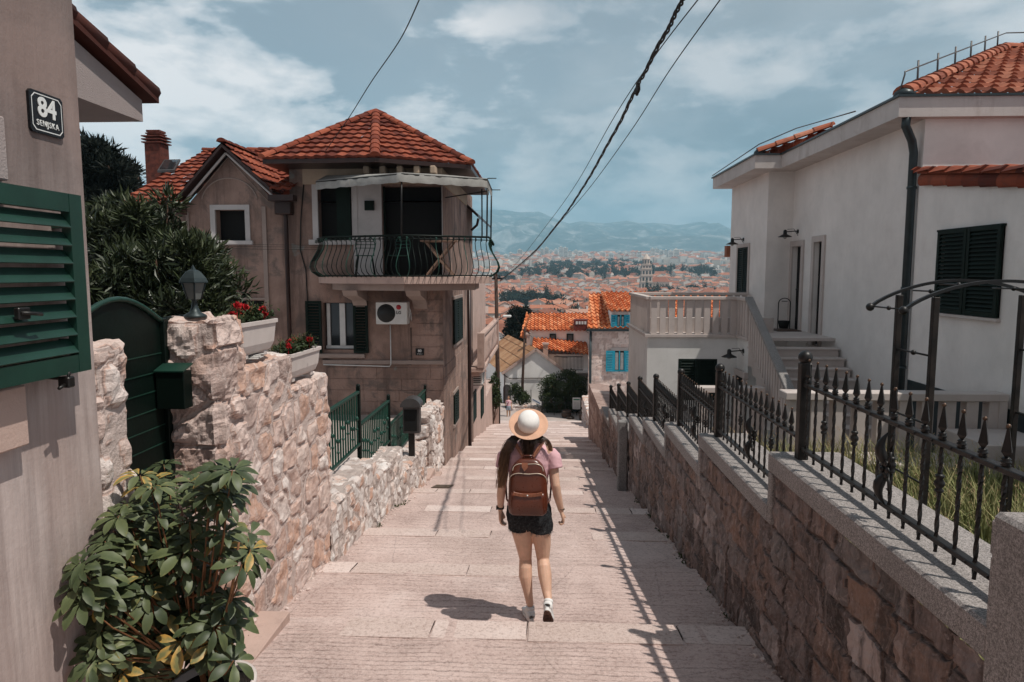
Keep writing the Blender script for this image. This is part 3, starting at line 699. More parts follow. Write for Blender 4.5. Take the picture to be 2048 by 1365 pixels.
for i in range(8):
    f = proto if i == 0 else copy_tree(proto)
    L = posts_y[i]-prev; f.location = (XF, prev, secs[i+1][2]); f.scale = (1, L/2.0, 1); f['label'] = flabels[i]; prev = posts_y[i]
    WL[f.name] = tuple(f.location)
# ================================================================== LEFT SIDE, near: number 84, gate, rubble walls
def wall_holes(mb, O, ud, w, h, holes, depth=.18, back=1, inward=None):
    O = Vector(O); ud = Vector(ud).normalized(); up = Vector((0,0,1)); inn = Vector(inward)
    us = sorted(set([0, w]+[min(max(x, 0), w) for q in holes for x in (q[0], q[2])])); vs = sorted(set([0, h]+[min(max(x, 0), h) for q in holes for x in (q[1], q[3])]))
    fl = ud.cross(up).dot(inn) > 0
    def P(u, v, d=0): return O+ud*u+up*v+inn*d
    def q(a, b, c, d): mb.quad(*( (d, c, b, a) if fl else (a, b, c, d)))
    mb.mi = 0
    for i in range(len(us)-1):
        for j in range(len(vs)-1):
            cu, cv = (us[i]+us[i+1])/2, (vs[j]+vs[j+1])/2
            if any(a < cu < c and b < cv < d for a, b, c, d in holes): continue
            q(P(us[i], vs[j]), P(us[i+1], vs[j]), P(us[i+1], vs[j+1]), P(us[i], vs[j+1]))
    for a, b, c, d in holes:
        mb.mi = 0
        q(P(a,b), P(c,b), P(c,b,depth), P(a,b,depth)); q(P(c,d), P(a,d), P(a,d,depth), P(c,d,depth))
        q(P(a,d), P(a,b), P(a,b,depth), P(a,d,depth)); q(P(c,b), P(c,d), P(c,d,depth), P(c,b,depth))
        mb.mi = back; q(P(a,b,depth), P(c,b,depth), P(c,d,depth), P(a,d,depth)); mb.mi = 0
def shutter_leaf(mb, O, ud, nd, w, h, t=.035, fr=.055, pitch=.06, n=None):
    # louvred shutter leaf: O lower corner, ud across, nd outward normal
    O = Vector(O); ud = Vector(ud).normalized(); nd = Vector(nd).normalized(); up = Vector((0,0,1))
    c = O+ud*w/2+nd*t/2
    for u in (fr/2, w-fr/2): mb.obox(O+ud*u+nd*t/2, O+ud*u+nd*t/2+up*h, fr, t, up=nd)
    for v in (fr/2, h-fr/2): mb.obox(O+ud*(fr+.001)+nd*t/2+up*v, O+ud*(w-fr-.001)+nd*t/2+up*v, t*.94, fr)
    k = int((h-2*fr)/pitch)
    for i in range(k):
        v = fr+(i+.5)*(h-2*fr)/k; a = O+ud*(fr+.002)+nd*t/2+up*v; b = O+ud*(w-fr-.002)+nd*t/2+up*v
        tilt = (up*.78-nd*.62).normalized(); mb.obox(a, b, .006, pitch*1.05, up=tilt)
h84 = thing('house', 'streaky grey plaster house at the left edge, with an open green louvred shutter', 'house', (-2.1, 2, -1))
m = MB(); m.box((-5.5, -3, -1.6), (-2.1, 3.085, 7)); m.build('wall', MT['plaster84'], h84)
m = MB(); z0 = 2.975
pr = [(-3., 2.6, z0), (-3., 5.13, z0), (-3., 5.13, 3.13), (-3., 2.6, 3.84)]; m.prism(pr, (-2.6, 0, 0)); m.build('eave_wall', MT['rough84'], h84)
m = MB(); a = Vector((-2.93, 5.24, 3.135)); b = Vector((-2.93, 2.5, 3.9)); m.prism([a, b, b+Vector((0,0,.05)), a+Vector((0,0,.05))], (-2.7, 0, 0)); m.mi = 0
for i in range(9):
    t0 = i/9; p = a.lerp(b, t0)+Vector((0,0,.055)); q = a.lerp(b, t0+.125)+Vector((0,0,.07)); m.tube([p+Vector((-.04,0,.02)), q+Vector((-.04,0,0))], [.06,.05], 8)
slope_roof(m, [a+Vector((0,0,.06)), a+Vector((-2.7,0,.06)), b+Vector((-2.7,0,.06)), b+Vector((0,0,.06))], tw=.2, tl=.34, seed=5)
m.build('roof', MT['tile_dark'], h84)
m = MB(); m.box((-2.1, 1.2, 1.17), (-2.035, 2.575, 1.41), .006); m.build('window_sill', MT['pinkwall'], h84)
m = MB(); m.box((-2.1, 1.2, 2.2), (-2.05, 2.585, 2.44), .006); m.build('window_lintel', MT['rough84'], h84)
m = MB(); shutter_leaf(m, (-2.0, 2.86, 1.43), (0,-1,0), (1,0,0), .62, .745, .04, .075, .068)
m.box((-2.05, 2.855, 1.44), (-2.012, 2.925, 2.165), .003)
for z in (1.55, 2.05): m.box((-2.1, 2.86, z-.012), (-2.01, 2.89, z+.012))
sh = m.build('shutter', MT['green'], h84)
m = MB(); m.box((-1.958, 2.44, 1.675), (-1.935, 2.5, 1.72), .004); m.tube([(-1.935, 2.45, 1.7), (-1.92, 2.5, 1.695), (-1.925, 2.54, 1.69)], .008, 6); m.build('latch', MT['iron'], sh)
m = MB(); m.tube([(-2.1, 2.72, 1.42), (-1.97, 2.72, 1.41), (-1.96, 2.72, 1.44)], .008, 6); m.box((-2.0, 2.70, 1.375), (-1.95, 2.74, 1.42), .005); m.tube([(-1.97, 2.71, 1.39), (-1.965, 2.66, 1.38)], .007, 6); m.build('shutter_stay', MT['iron'], sh)
np_ = thing('number_plate', 'black enamel house number plate reading 84 SENJSKA on the grey plaster wall', 'house sign', (-2.1, 2.865, 2.51))
def cut_rect(w, h, c): return [(-w+c, -h), (w-c, -h), (w, -h+c), (w, h-c), (w-c, h), (-w+c, h), (-w, h-c), (-w, -h+c)]
m = MB(); P3 = lambda u, v, d: Vector((-2.1+d, 2.865+u, 2.512+v))
m.prism([P3(u, v, .0) for u, v in cut_rect(.098, .085, .012)][::-1], (.012, 0, 0)); m.build('plate', MT['signblack'], np_)
m = MB(); o_ = cut_rect(.088, .075, .018); i_ = cut_rect(.084, .071, .017)
for k in range(8): m.add([P3(*o_[k], .0135), P3(*o_[(k+1)%8], .0135), P3(*i_[(k+1)%8], .0135), P3(*i_[k], .0135)], [(0,1,2,3)])
m.build('border', MT['signwhite'], np_)
text_mesh('numerals', '84', MT['signwhite'], .108, P3(0, .02, .0135), (0,1,0), (0,0,1), np_, bold=.0028, sx=1.0)
text_mesh('street_name', 'SENJSKA', MT['signwhite'], .034, P3(0, -.044, .0135), (0,1,0), (0,0,1), np_, bold=.0, sx=.84, space=1.25)

fr_ = lambda cell, seed: (lambda P: f_rubble(P, cell, seed))
m = MB(); stone_box(m, (-2.5, 3.09, -.9), (-2.1, 3.335, 1.49), .021, fr_((.24,.2,.2), 31), .024, 31, rough=1.5, round_=.02)
one(m, 'gate_stub', MT['rubble'], 'narrow rubble stone pier between the plaster house and the green gate', 'stone pier')
g = thing('garden_gate', 'tall dark green arched metal gate between two rubble stone piers', 'gate', (-2.42, 3.8, -.7))
m = MB(); ys = [3.3+.95*i/12 for i in range(13)]
def arch(y): t = (y-3.3)/.95; return 1.53+.17*math.sin(math.pi*min(1, t*1.02))
top = [(-2.42, y, arch(y)) for y in ys]; m.prism([(-2.42, 3.3, -.7)]+top[:1]+top[1:]+[(-2.42, 4.25, -.7)], (-.02, 0, 0)); m.build('panel', MT['green_dk'], g)
m = MB()
m.tube([(-2.41, y, arch(y)) for y in ys], .016, 8)
m.build('arched_frame', MT['green'], g)
m = MB()
for i in range(17): z = -.5+i*.115; m.box((-2.42, 3.31, z), (-2.4145, 4.2, z+.006))
m.build('board_edges', MT['green'], g)
m = MB(); m.box((-2.45, 4.2, -.8), (-2.39, 4.255, 1.56), .004); m.box((-2.44, 4.255, 1.545), (-2.40, 4.6, 1.565)); m.build('frame_post', MT['green_dk'], g)
wl = thing('rubble_wall', 'tall pink rubble stone wall stepping down from the gate, with planters on top', 'stone wall', (-2.1, 5, 0))
F1 = fr_((.38,.32,.27), 41)
m = MB(); stone_box(m, (-2.44, 4.25, -1.0), (-2.09, 4.64, 1.545), .02, F1, .034, 41, rough=1.5, mortar=.05, round_=.03); m.build('gate_pillar', MT['rubble'], wl)
m = MB(); stone_box(m, (-2.44, 4.6, -1.1), (-2.105, 5.6, 1.17), .019, fr_((.36,.27,.235), 42), .019, 42, rough=1.6, mortar=.06, round_=.02, faces='XyYZ'); m.build('upper_section', MT['rubble'], wl)
m = MB(); stone_box(m, (-2.44, 5.56, -1.3), (-2.105, 6.56, .87), .02, fr_((.36,.27,.235), 42), .019, 42, rough=1.6, mortar=.06, round_=.02, faces='XYZ'); m.build('lower_section', MT['rubble'], wl)
lb = MB(); P_ = [(-2.1, 3.5), (-1.87, 3.5), (-1.87, 4.77), (-2.1, 4.77)]
lb.box((-2.1, 3.45, -.9), (-1.87, 4.78, -.66), .006); one(lb, 'doorstep', MT['pinkwall'], 'low concrete doorstep block beside the steps below the green gate', 'doorstep')
# green letter box on the pillar
mb_ = thing('letter_box', 'small dark green letter box fixed to the near face of the gate pillar', 'letter box', (-2.3, 4.2, 1.1))
m = MB(); m.box((-2.405, 4.1, 1.0), (-2.225, 4.2, 1.235), .004); m.box((-2.35, 4.2, 1.08), (-2.28, 4.26, 1.16)); m.build('body', MT['green_dk'], mb_)
m = MB(); m.prism([(-2.41, 4.09, 1.235), (-2.22, 4.09, 1.235), (-2.22, 4.21, 1.27), (-2.41, 4.21, 1.27)], (0,0,.008)); m.build('lid', MT['green'], mb_)
# lantern on the pillar
ln = thing('garden_lantern', 'grey-green metal lantern with glass panes standing on the gate pillar', 'lantern', (-2.3, 4.42, 1.53))
c = (-2.3, 4.42, 0); gm_ = plain('lantern_metal', (.03,.042,.045), .45, .4)
m = MB(); m.lathe([(.075, 1.555), (.07, 1.57), (.035, 1.59), (.022, 1.62), (.016, 1.66), (.022, 1.67), (.035, 1.68)], c, 16); m.build('base', gm_, ln)
m = MB(); m.lathe([(.045, 1.675), (.078, 1.785)], c, 6, smooth=False); gl = m.build('glass', plain('lantern_glass', (.16,.17,.165), .2), ln)
m = MB()
for k in range(6):
    a_ = k*math.pi/3; m.tube([(c[0]+.046*math.cos(a_), c[1]+.046*math.sin(a_), 1.675), (c[0]+.08*math.cos(a_), c[1]+.08*math.sin(a_), 1.785)], .005, 6)
m.build('frame', gm_, ln)
m = MB(); m.lathe([(.098, 1.783), (.098, 1.79), (.085, 1.815), (.055, 1.85), (.04, 1.862), (.018, 1.87), (.008, 1.89), (.001, 1.9)], c, 6, smooth=False); m.build('cap', gm_, ln)
# planters with geraniums
def planter(name, label, p0, p1, zb, h, w, label2, seed, nflow):
    t = thing(name, label, 'planter', (p0+Vector((0,0,0))), 'white stone planters on the rubble wall')
    d = (p1-p0); L = d.length; d.normalize(); s = Vector((1,0,0)); m = MB(); cx = (p0+p1)/2
    def ring(z, l, ww, r=.03):
        o = []
        for sx, sy in ((1,-1),(1,1),(-1,1),(-1,-1)):
            for j in range(4):
                a_ = {(1,-1):-math.pi/2,(1,1):0,(-1,1):math.pi/2,(-1,-1):math.pi}[(sx,sy)]+j*math.pi/6
                o.append(cx+s*(sx*(ww-r)+r*math.cos(a_))+d*(sy*(l-r)+r*math.sin(a_))+Vector((0,0,z-cx.z)))
        return o
    rs = [ring(zb+.03, L/2-.09, w/2-.05), ring(zb+.05, L/2-.05, w/2-.03), ring(zb+.1, L/2-.03, w/2-.012), ring(zb+h-.03, L/2-.012, w/2), ring(zb+h-.028, L/2, w/2+.012), ring(zb+h, L/2, w/2+.012), ring(zb+h, L/2-.02, w/2-.012), ring(zb+h-.05, L/2-.03, w/2-.02)]
    vs = [q for r_ in rs for q in r_]; n = 16; fs = [(i*n+k, i*n+(k+1)%n, (i+1)*n+(k+1)%n, (i+1)*n+k) for i in range(len(rs)-1) for k in range(n)]
    fs.append(tuple(range(n))[::-1]); m.add(vs, fs); m.build('trough', MT['planter'], t)
    m = MB(); 
    for sg in (-1, 1): q = cx+d*sg*(L/2-.14); m.box((q.x-w/2+.04, q.y-.03, zb), (q.x+w/2-.04, q.y+.03, zb+.04), .005)
    m.build('feet', MT['planter'], t)
    m = MB(); m.add(ring(zb+h-.045, L/2-.03, w/2-.02), [tuple(range(16))]); m.build('soil', MT['soil'], t)
    # plant
    g_ = thing('geranium', label2, 'flowers', (cx.x, cx.y, zb+h-.04)); rg = np.random.RandomState(seed)
    st_ = MB(); fo = MB(); n = 60
    for i in range(n):
        u = rg.uniform(-L/2+.05, L/2-.05); b0 = cx+d*u+s*rg.uniform(-.05,.05); b0.z = zb+h-.05; hh = rg.uniform(.06,.19)
        tp = b0+Vector((rg.normal()*.035, rg.normal()*.04, hh)); st_.tube([b0, b0.lerp(tp, .5)+Vector((rg.normal()*.008, rg.normal()*.008, 0)), tp], [.0025,.002,.0012], 5)
        k = 26; tt = rg.rand(k); P = np.array([list(b0.lerp(tp, t_)) for t_ in tt])+rg.normal(size=(k,3))*.006
        leafs(fo, P, .034, seed=seed*99+i, elong=4.5, up=.5, tone=(.25,.95))
    for i in range(16):
        u = rg.uniform(-L/2+.04, L/2-.04); P = np.array(list(cx+d*u))+rg.normal(size=(50,3))*[.05,.045,.02]; P[:,2] = zb+h+.01+np.abs(rg.normal(size=50))*.03
        leafs(fo, P, .035, seed=seed*7+i, elong=1.6, up=.3, tone=(.1,.7))
    fo.build('foliage', L_HEDGE, g_); st_.build('stems', STEM, g_)
    for i in range(nflow):
        u = -L/2+.03+(L-.06)*(i+.3*rg.rand())/nflow; q = cx+d*u+s*rg.uniform(-.03,.09); q.z = zb+h+rg.uniform(.02,.12); fl = MB()
        for k in range(46):
            a_ = rg.rand()*6.28; e = rg.rand()*1.5; dd = Vector((math.cos(a_)*math.sin(e), math.sin(a_)*math.sin(e), math.cos(e))); 
            leafs(fl, [list(q+dd*.006)], .03, seed=i*50+k, elong=1.3, up=0, tone=(.2,1), dirs=[[dd.x*2, dd.y*2, dd.z*2]])
        fl.tube([(q.x, q.y, zb+h-.04), tuple(q)], .0022, 5); fl.build('flower', L_FLOWER, g_)
planter('planter', 'white trough planter on the higher step of the rubble wall', Vector((-2.25, 4.72, 0)), Vector((-2.22, 5.31, 0)), 1.215, .275, .25, 'red geraniums and grey-green sprigs in the higher white planter', 3, 9)
planter('planter', 'white trough planter on the lower step of the rubble wall', Vector((-2.25, 5.66, 0)), Vector((-2.22, 6.36, 0)), .9, .255, .24, 'sparse red geraniums and sprigs in the lower white planter', 8, 4)
m = MB(); q = onX(500, 728, -2.2)
for i, (a_, s_) in enumerate(((.1, 1), (.35, .9), (-.2, .8))):
    M = Matrix.Rotation(a_, 3, 'Z'); m.rbox((-2.16-.01*i, q.y+.03*i-.02, 1.215+.008*i), (.05*s_, .085*s_, .0035), .002, M)
one(m, 'folded_newspaper', MT['paper'], 'folded newspaper lying on the rubble wall beside the higher planter', 'newspaper')

# ------------------------------------------------------------------ potted schefflera in the foreground
pt_ = thing('plant_pot', 'round white plant pot at the foot of the big glossy shrub', 'plant pot', (-1.62, 3.12, -.52))
m = MB(); m.lathe([(.12,-.54),(.15,-.5),(.185,-.3),(.2,-.2),(.205,-.19),(.205,-.165),(.185,-.165),(.18,-.21)], (-1.62, 3.12, 0), 28); m.build('pot', MT['planter'], pt_)
m = MB(); m.lathe([(.001,-.2),(.182,-.205)], (-1.62, 3.12, 0), 20); m.build('soil', MT['soil'], pt_)
sf = thing('potted_shrub', 'large glossy umbrella-leaved shrub with yellow-edged leaves in the white pot at lower left', 'plant', (-1.62, 3.12, -.2))
rg = np.random.RandomState(12)
blobs = [((365,955),(115,42),15),((300,1060),(100,60),20),((250,1130),(95,60),16),((360,1110),(90,60),14),((220,1205),(85,50),13),((300,1190),(90,45),13),((470,1085),(42,26),6),((440,965),(32,32),5),((490,1110),(26,26),4),((300,1270),(125,48),17),((350,1320),(130,48),17),((440,1240),(50,52),10),((400,1200),(70,60),8),((450,1300),(36,40),5),((250,1330),(70,40),9),((405,1010),(60,30),6)]
cents = []
for (cx_, cy_), (rx, ry), n in blobs:
    for i in range(int(n*1.45)):
        a_ = rg.rand()*6.283; r_ = rg.rand()**.5; px_, py_ = cx_+rx*r_*math.cos(a_), cy_+ry*r_*math.sin(a_)
        Yd = 3.02+.5*rg.rand()
        p = onY(px_, py_, Yd)
        if p.x < -1.99: p = onX(px_, py_, -1.99+.0*rg.rand())
        cents.append(p)
lf = MB(); stems = MB(); trunk_top = Vector((-1.72, 3.15, .1))
LP = [(0,.004),(.16,.17),(.38,.40),(.62,.5),(.82,.38),(.94,.18),(1.,.01)]
for ci, c in enumerate(cents):
    out = Vector((c.x+1.72, c.y-3.2, c.z-.15)); out.x += .25; out.y -= .35
    ax = (Vector((0,0,1))*.9+out.normalized()*.8+Vector(rg.normal(size=3).tolist())*.22).normalized()
    u = ax.cross(Vector((.3,.9,.1))).normalized(); v = ax.cross(u); nl = rg.randint(7, 10); Ln = rg.uniform(.075, .125); ph = rg.rand()*6; yel = rg.rand() < .2; tw = rg.rand()
    dr = rg.uniform(.1, .5)
    for k in range(nl):
        a_ = ph+k*2*math.pi/nl; d0 = (u*math.cos(a_)+v*math.sin(a_)); L = Ln*rg.uniform(.8, 1.12); wd_ = L*rg.uniform(.36,.46); sd = ax.cross(d0)
        tn = (.93+.07*rg.rand()) if (yel and rg.rand() < .5) else (.15+.35*tw+.38*rg.rand())
        vs = []; tns = []
        for t, w_ in LP:
            p = c+d0*(.015+t*L)+ax*(.28*L*t*(1-t)*1.2-dr*L*t*t*.9)
            e = ax*(.10*L*w_*2)
            vs += [p-sd*wd_*w_+e*.5, p, p+sd*wd_*w_+e*.5]; ed = .2 if rg.rand() < .3 else .04
            tns += [min(1, tn+ed), tn-.05, min(1, tn+ed)]
        fs = []
        for i in range(len(LP)-1): fs += [(i*3, i*3+1, i*3+4, i*3+3), (i*3+1, i*3+2, i*3+5, i*3+4)]
        lf.add(vs, fs, smooth=True, tone=tns)
    base = trunk_top.lerp(c, .35+.2*rg.rand())-Vector((0,0,.1+.1*rg.rand()))
    if ci % 3 == 0: stems.tube([base, base.lerp(c, .6)-Vector((0,0,.03)), c], [.0045,.0035,.0025], 6)
    else: stems.tube([base.lerp(c, .75)-Vector((0,0,.02)), c], [.003,.0022], 5)
lf.build('leaves', L_BR, sf)
stems.tube([(-1.62,3.12,-.2), (-1.64,3.14,0), (-1.63,3.13,.2), (-1.7,3.15,.4), (-1.8,3.2,.62)], [.018,.016,.014,.01,.006], 8)
stems.tube([(-1.68,3.15,-.2), (-1.72,3.18,.0), (-1.78,3.2,.25), (-1.85,3.2,.5)], [.016,.014,.011,.007], 8)
a1 = [onY(x, y, 3.1) for x, y in ((425,1272),(450,1235),(462,1190),(472,1130),(478,1085))]; stems.tube(a1, [.009,.009,.008,.007,.005], 8)
a2 = [onY(x, y, 3.12) for x, y in ((380,1195),(420,1180),(450,1150),(435,1135),(400,1120))]; stems.tube(a2, [.008,.008,.006,.005,.004], 8)
stems.build('stems', STEM, sf)

# ------------------------------------------------------------------ low rubble walls with green railings
fr3 = lambda s: (lambda P: f_rubble(P, (.25,.2,.18), s))
lw = thing('low_wall', 'low white rubble wall stepping down the left side below the green railings', 'stone wall', (-2.1, 9, -1))
for ya, yb, zt in ((6.48, 8.4, -.5), (8.38, 10.05, -.76), (10.0, 12.1, -1.2)):
    m = MB(); stone_box(m, (-2.46, ya, zline(yb)-.25), (-2.11, yb, zt), .027, fr3(51), .022, 51, rough=1.5, mortar=.08, round_=.025, faces='XYZ'); m.build('section', MT['rubble2'], lw)
m = MB(); stone_box(m, (-2.5, 12.75, -2.6), (-2.12, 14.3, -.87), .04, fr_((.45,.35,.33), 61), .06, 61, rough=.8, mortar=.06, round_=.06); one(m, 'corner_pier', MT['rubble2'], 'rough boulder pier standing against the corner of the pink house', 'stone pier')
m = MB(); m.box((-2.75, 12.1, -2.5), (-2.06, 12.78, -1.9), .01); m.box((-2.75, 12.75, -2.6), (-2.0, 13.3, -2.12), .01); one(m, 'entrance_step', MT['pinkwall'], 'pink concrete entrance step between the low wall and the boulder pier', 'step')
def railing(y0, y1, zb, zt, label):
    t = thing('railing', label, 'railing', (-2.42, y0, zb), 'green iron railings on the low wall')
    m = MB(); m.box((-2.45, y0, zt-.035), (-2.40, y1, zt), .004); m.build('top_rail', MT['green'], t)
    m = MB(); m.box((-2.44, y0, zb), (-2.40, y1, zb+.03), .003); m.build('bottom_rail', MT['green'], t)
    m = MB(); m.box((-2.45, y1-.05, zb-.2), (-2.40, y1+.0, zt+.05), .004); m.ball((-2.425, y1-.025, zt+.06), .03); m.build('post', MT['green_dk'], t)
    m = MB(); n = int((y1-y0)/.105)
    for k in range(n):
        y = y0+.05+k*(y1-y0-.08)/n; m.box((-2.43, y-.009, zb+.03), (-2.412, y+.009, zt-.035))
        if k % 2: zc = (zb+zt)/2+.08*math.sin(k); m.ball((-2.421, y, zc), .024, 8, 1.4); m.ball((-2.421, y, zc-.14), .018, 8, 1.3)
    m.build('bars', MT['green_rail'], t)
railing(6.65, 8.82, -.43, .30, 'nearest green railing panel rising behind the low rubble wall')
railing(8.84, 10.56, -.82, -.15, 'middle green railing panel with a post at its lower end')
railing(10.58, 13.9, -1.15, -.55, 'farthest green railing panel behind the dark letter box')
mb2 = thing('letter_box', 'dark grey arched-roof letter box mounted on the green railing', 'letter box', (-2.2, 11.2, -.8))
m = MB(); m.box((-2.3, 11.0, -.8), (-2.02, 11.16, -.33), .006); m.build('body', MT['grey_metal'], mb2)
m = MB(); m.box((-2.275, 10.99, -.76), (-2.06, 10.997, -.4)); m.build('door', MT['black'], mb2)
m = MB(); n = 10; pts = [(-2.16-.17*math.cos(math.pi*k/n), 10.93, -.35+.15*math.sin(math.pi*k/n)) for k in range(n+1)]; m.prism(pts, (0, .3, 0)); m.build('roof', MT['grey_metal'], mb2)
m = MB(); m.box((-2.22, 11.05, -1.2), (-2.12, 11.1, -.8)); m.build('bracket', MT['iron'], mb2)
# yard surface behind the low wall and house plinth
m = MB(); m.box((-9, 6.6, -3.2), (-2.47, 14.55, -1.25)); struct(m, 'yard_ground', MT['plaza'])
m = MB(); m.box((-12, 3.2, -3), (-2.5, 6.55, -.6)); struct(m, 'garden_ground_left', MT['soil'])

# oleander-like bush behind the gate, pine behind
def bush(name, label, cat, ells, mat, leaf, elong, n, seed, base, tr=.05, clumps=40, cs=.3, up=.35, group=None, shell=.5):
    t = thing(name, label, cat, base, group); m = MB(); tr_ = MB()
    for i, (c, r) in enumerate(ells):
        vol = r[0]*r[1]*r[2]; tot = sum(e[1][0]*e[1][1]*e[1][2] for e in ells); k = int(n*(vol/tot)**.8)+50
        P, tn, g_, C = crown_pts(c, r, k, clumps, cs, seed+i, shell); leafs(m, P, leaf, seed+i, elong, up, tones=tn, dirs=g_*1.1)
        limbs(tr_, base, C, tr, seed+i, 8)
    m.build('crown', mat, t); tr_.build('trunk', BARK, t); return t
def E(px, py, y, rpx, rpy, ry=None):
    c = onY(px, py, y); a = onY(px+rpx, py, y).x-c.x; b = c.z-onY(px, py+rpy, y).z
    return (tuple(c), (a, ry or a, b))
bush('garden_bush', 'big narrow-leaved green bush behind the gate and lantern', 'bush',
     [E(265,500,7.6,100,105), E(350,560,7.2,105,90), E(300,640,7.0,140,80), E(215,470,8.,60,60), E(405,520,7.8,40,45), E(230,600,6.6,70,90), E(400,620,7.0,60,50)], L_DK, .115, 4.6, 30000, 70, (-4.2, 7.6, -.7), .06, 60, .26)
bush('pine_tree', 'dark pine tree behind the roof at the left', 'tree', [E(190,330,22,45,45), E(215,365,22,55,40), E(240,350,23,30,25), E(175,300,23,20,25), E(200,400,22,60,40)], L_PINE, .28, 6, 14000, 90, (-14.5, 23, -1), .25, 50, .3)
# ================================================================== the pink house with the bay roof and balcony
YF = 14.6; XS = -2.15
lh = thing('house', 'old pink plaster house with red tiled bay roof, awning and bulging iron balcony', 'house', (-5, YF, -2.5))
def fx(px, y=YF, py=500): return onY(px, py, y).x
def fz(py, px=650, y=YF): return onY(px, py, y).z
B_ = onY(750, 314, 13.7); zE = B_.z; A_ = onZ(525, 318, zE); A_.y = min(A_.y, 14.2); C_ = onZ(942, 329, zE); APX = onY(752, 226, 16.6)
XL = -9.6; ZB = -3.6
# left wing eave and ridge
eL = onY(229, 410, 14.2); zEL = eL.z; rdL = onY(335, 303, 18.2); zR = rdL.z
gA = onY(447, 296, 14.3); gL = onY(357, 402, 14.3); gR = onY(548, 388, 14.3)
m = MB(); hol = []
def hole(x0, y0, x1, y1):
    a = onY(x0, y1, YF); b = onY(x1, y0, YF); hol.append((a.x-XL, a.z-ZB, b.x-XL, b.z-ZB)); return (a.x, a.z, b.x, b.z)
w_g = hole(433, 420, 490, 482); w_d = hole(648, 606, 706, 700); w_u = hole(638, 372, 703, 480); w_b = hole(768, 372, 884, 552); w_s = hole(474, 602, 528, 655)
zt = fz(330, 700)
wall_holes(m, (XL, YF, ZB), (1,0,0), XS-XL, gL.z-ZB, [(a, b, c, min(d, gL.z-ZB)) for a, b, c, d in hol], .22, 1, (0,1,0))
m.mi = 0
# gable triangle and tower wall above
zg = gL.z
m.poly([(gL.x+.1, YF, zg), (gR.x-.1, YF, zg), (gA.x, YF, gA.z-.12)])
hol2 = [(w[0]-(A_.x+.25), w[1]-zg, w[2]-(A_.x+.25), w[3]-zg) for w in (w_u, w_b)]
wall_holes(m, (A_.x+.25, YF+.002, zg), (1,0,0), XS-(A_.x+.25), zE-zg, [(a, max(0, b), c, d) for a, b, c, d in hol2], .22, 1, (0,1,0))
# remaining shell
m.mi = 0; XT = A_.x+.25
m.quad((XS, 19.5, ZB-1.5), (XS, 19.5, zE), (XS, YF, zE), (XS, YF, ZB-1.5)); m.quad((XL, YF, ZB), (XL, 21, ZB), (XL, 21, zg), (XL, YF, zg))
m.quad((XT, YF, zg), (XT, 19.5, zg), (XT, 19.5, zE), (XT, YF, zE)); m.quad((XL, 21, ZB), (XS, 21, ZB), (XS, 21, zE), (XL, 21, zE)); m.quad((XS, 21, ZB), (XS, 19.5, ZB), (XS, 19.5, zE), (XS, 21, zE))
m.build('wall', [MT['old'], MT['black']], lh)
# tiled roofs
m = MB()
D_ = Vector((C_.x, 19.6, zE)); E_ = Vector((A_.x, 19.6, zE))
for i, q in enumerate(([A_, B_, APX], [B_, C_, APX], [C_, D_, APX], [E_, A_, APX])): slope_roof(m, q, tw=.215, tl=.30, wave=.019, lift=.042, seed=20+i)
m.poly([D_, E_, APX])
_zm = zEL+(zR-zEL)*.8/4
slope_roof(m, [Vector((eL.x, 14.2, zEL)), Vector((gL.x+.1, 14.2, zEL)), Vector((gL.x+.1, 18.2, zR)), Vector((eL.x, 18.2, zR))], tw=.215, tl=.30, wave=.019, lift=.042, seed=31)
slope_roof(m, [Vector((gL.x+.1, 15.0, _zm)), Vector((A_.x+.3, 15.0, _zm)), Vector((A_.x+.3, 18.2, zR)), Vector((gL.x+.1, 18.2, zR))], tw=.215, tl=.30, wave=.019, lift=.042, seed=31)
m.quad((eL.x, 18.2, zR), (A_.x+1, 18.2, zR), (A_.x+1, 22, zEL), (eL.x, 22, zEL))
gB = Vector((gA.x, 18.0, gA.z))
def yroof(z): return 14.2+(z-zEL)/(zR-zEL)*4.0
ap = Vector((gA.x, 14.22, gA.z+.1)); aq = Vector((gA.x, yroof(gA.z)+.3, gA.z+.1))
slope_roof(m, [Vector((gR.x, yroof(gR.z)+.1, gR.z+.05)), Vector((gR.x, 14.22, gR.z+.05)), ap, aq], tw=.215, tl=.30, wave=.019, lift=.042, seed=32)
slope_roof(m, [Vector((gL.x, 14.22, gL.z+.05)), Vector((gL.x, yroof(gL.z)+.1, gL.z+.05)), aq, ap], tw=.215, tl=.30, wave=.019, lift=.042, seed=33)
for p, q in ((A_, APX), (B_, APX), (C_, APX), ): ridge_tiles(m, p+Vector((0,0,.05)), q+Vector((0,0,.05)), .10, .3, int(p.x*10))
ridge_tiles(m, (eL.x, 18.2, zR+.03), (A_.x+1.2, 18.2, zR+.03), .09, .3, 3); ridge_tiles(m, ap+Vector((0,0,.03)), aq+Vector((0,0,.03)), .09, .3, 4)
# little roof step right of the gable
q0 = onY(575, 352, 14.25); slope_roof(m, [Vector((gR.x-.05, 14.2, q0.z-.28)), Vector((q0.x+.1, 14.2, q0.z-.28)), Vector((q0.x+.1, 15.4, q0.z+.15)), Vector((gR.x-.05, 15.4, q0.z+.15))], tw=.215, tl=.30, seed=35)
rf = m.build('roof', MT['tile_red'], lh)
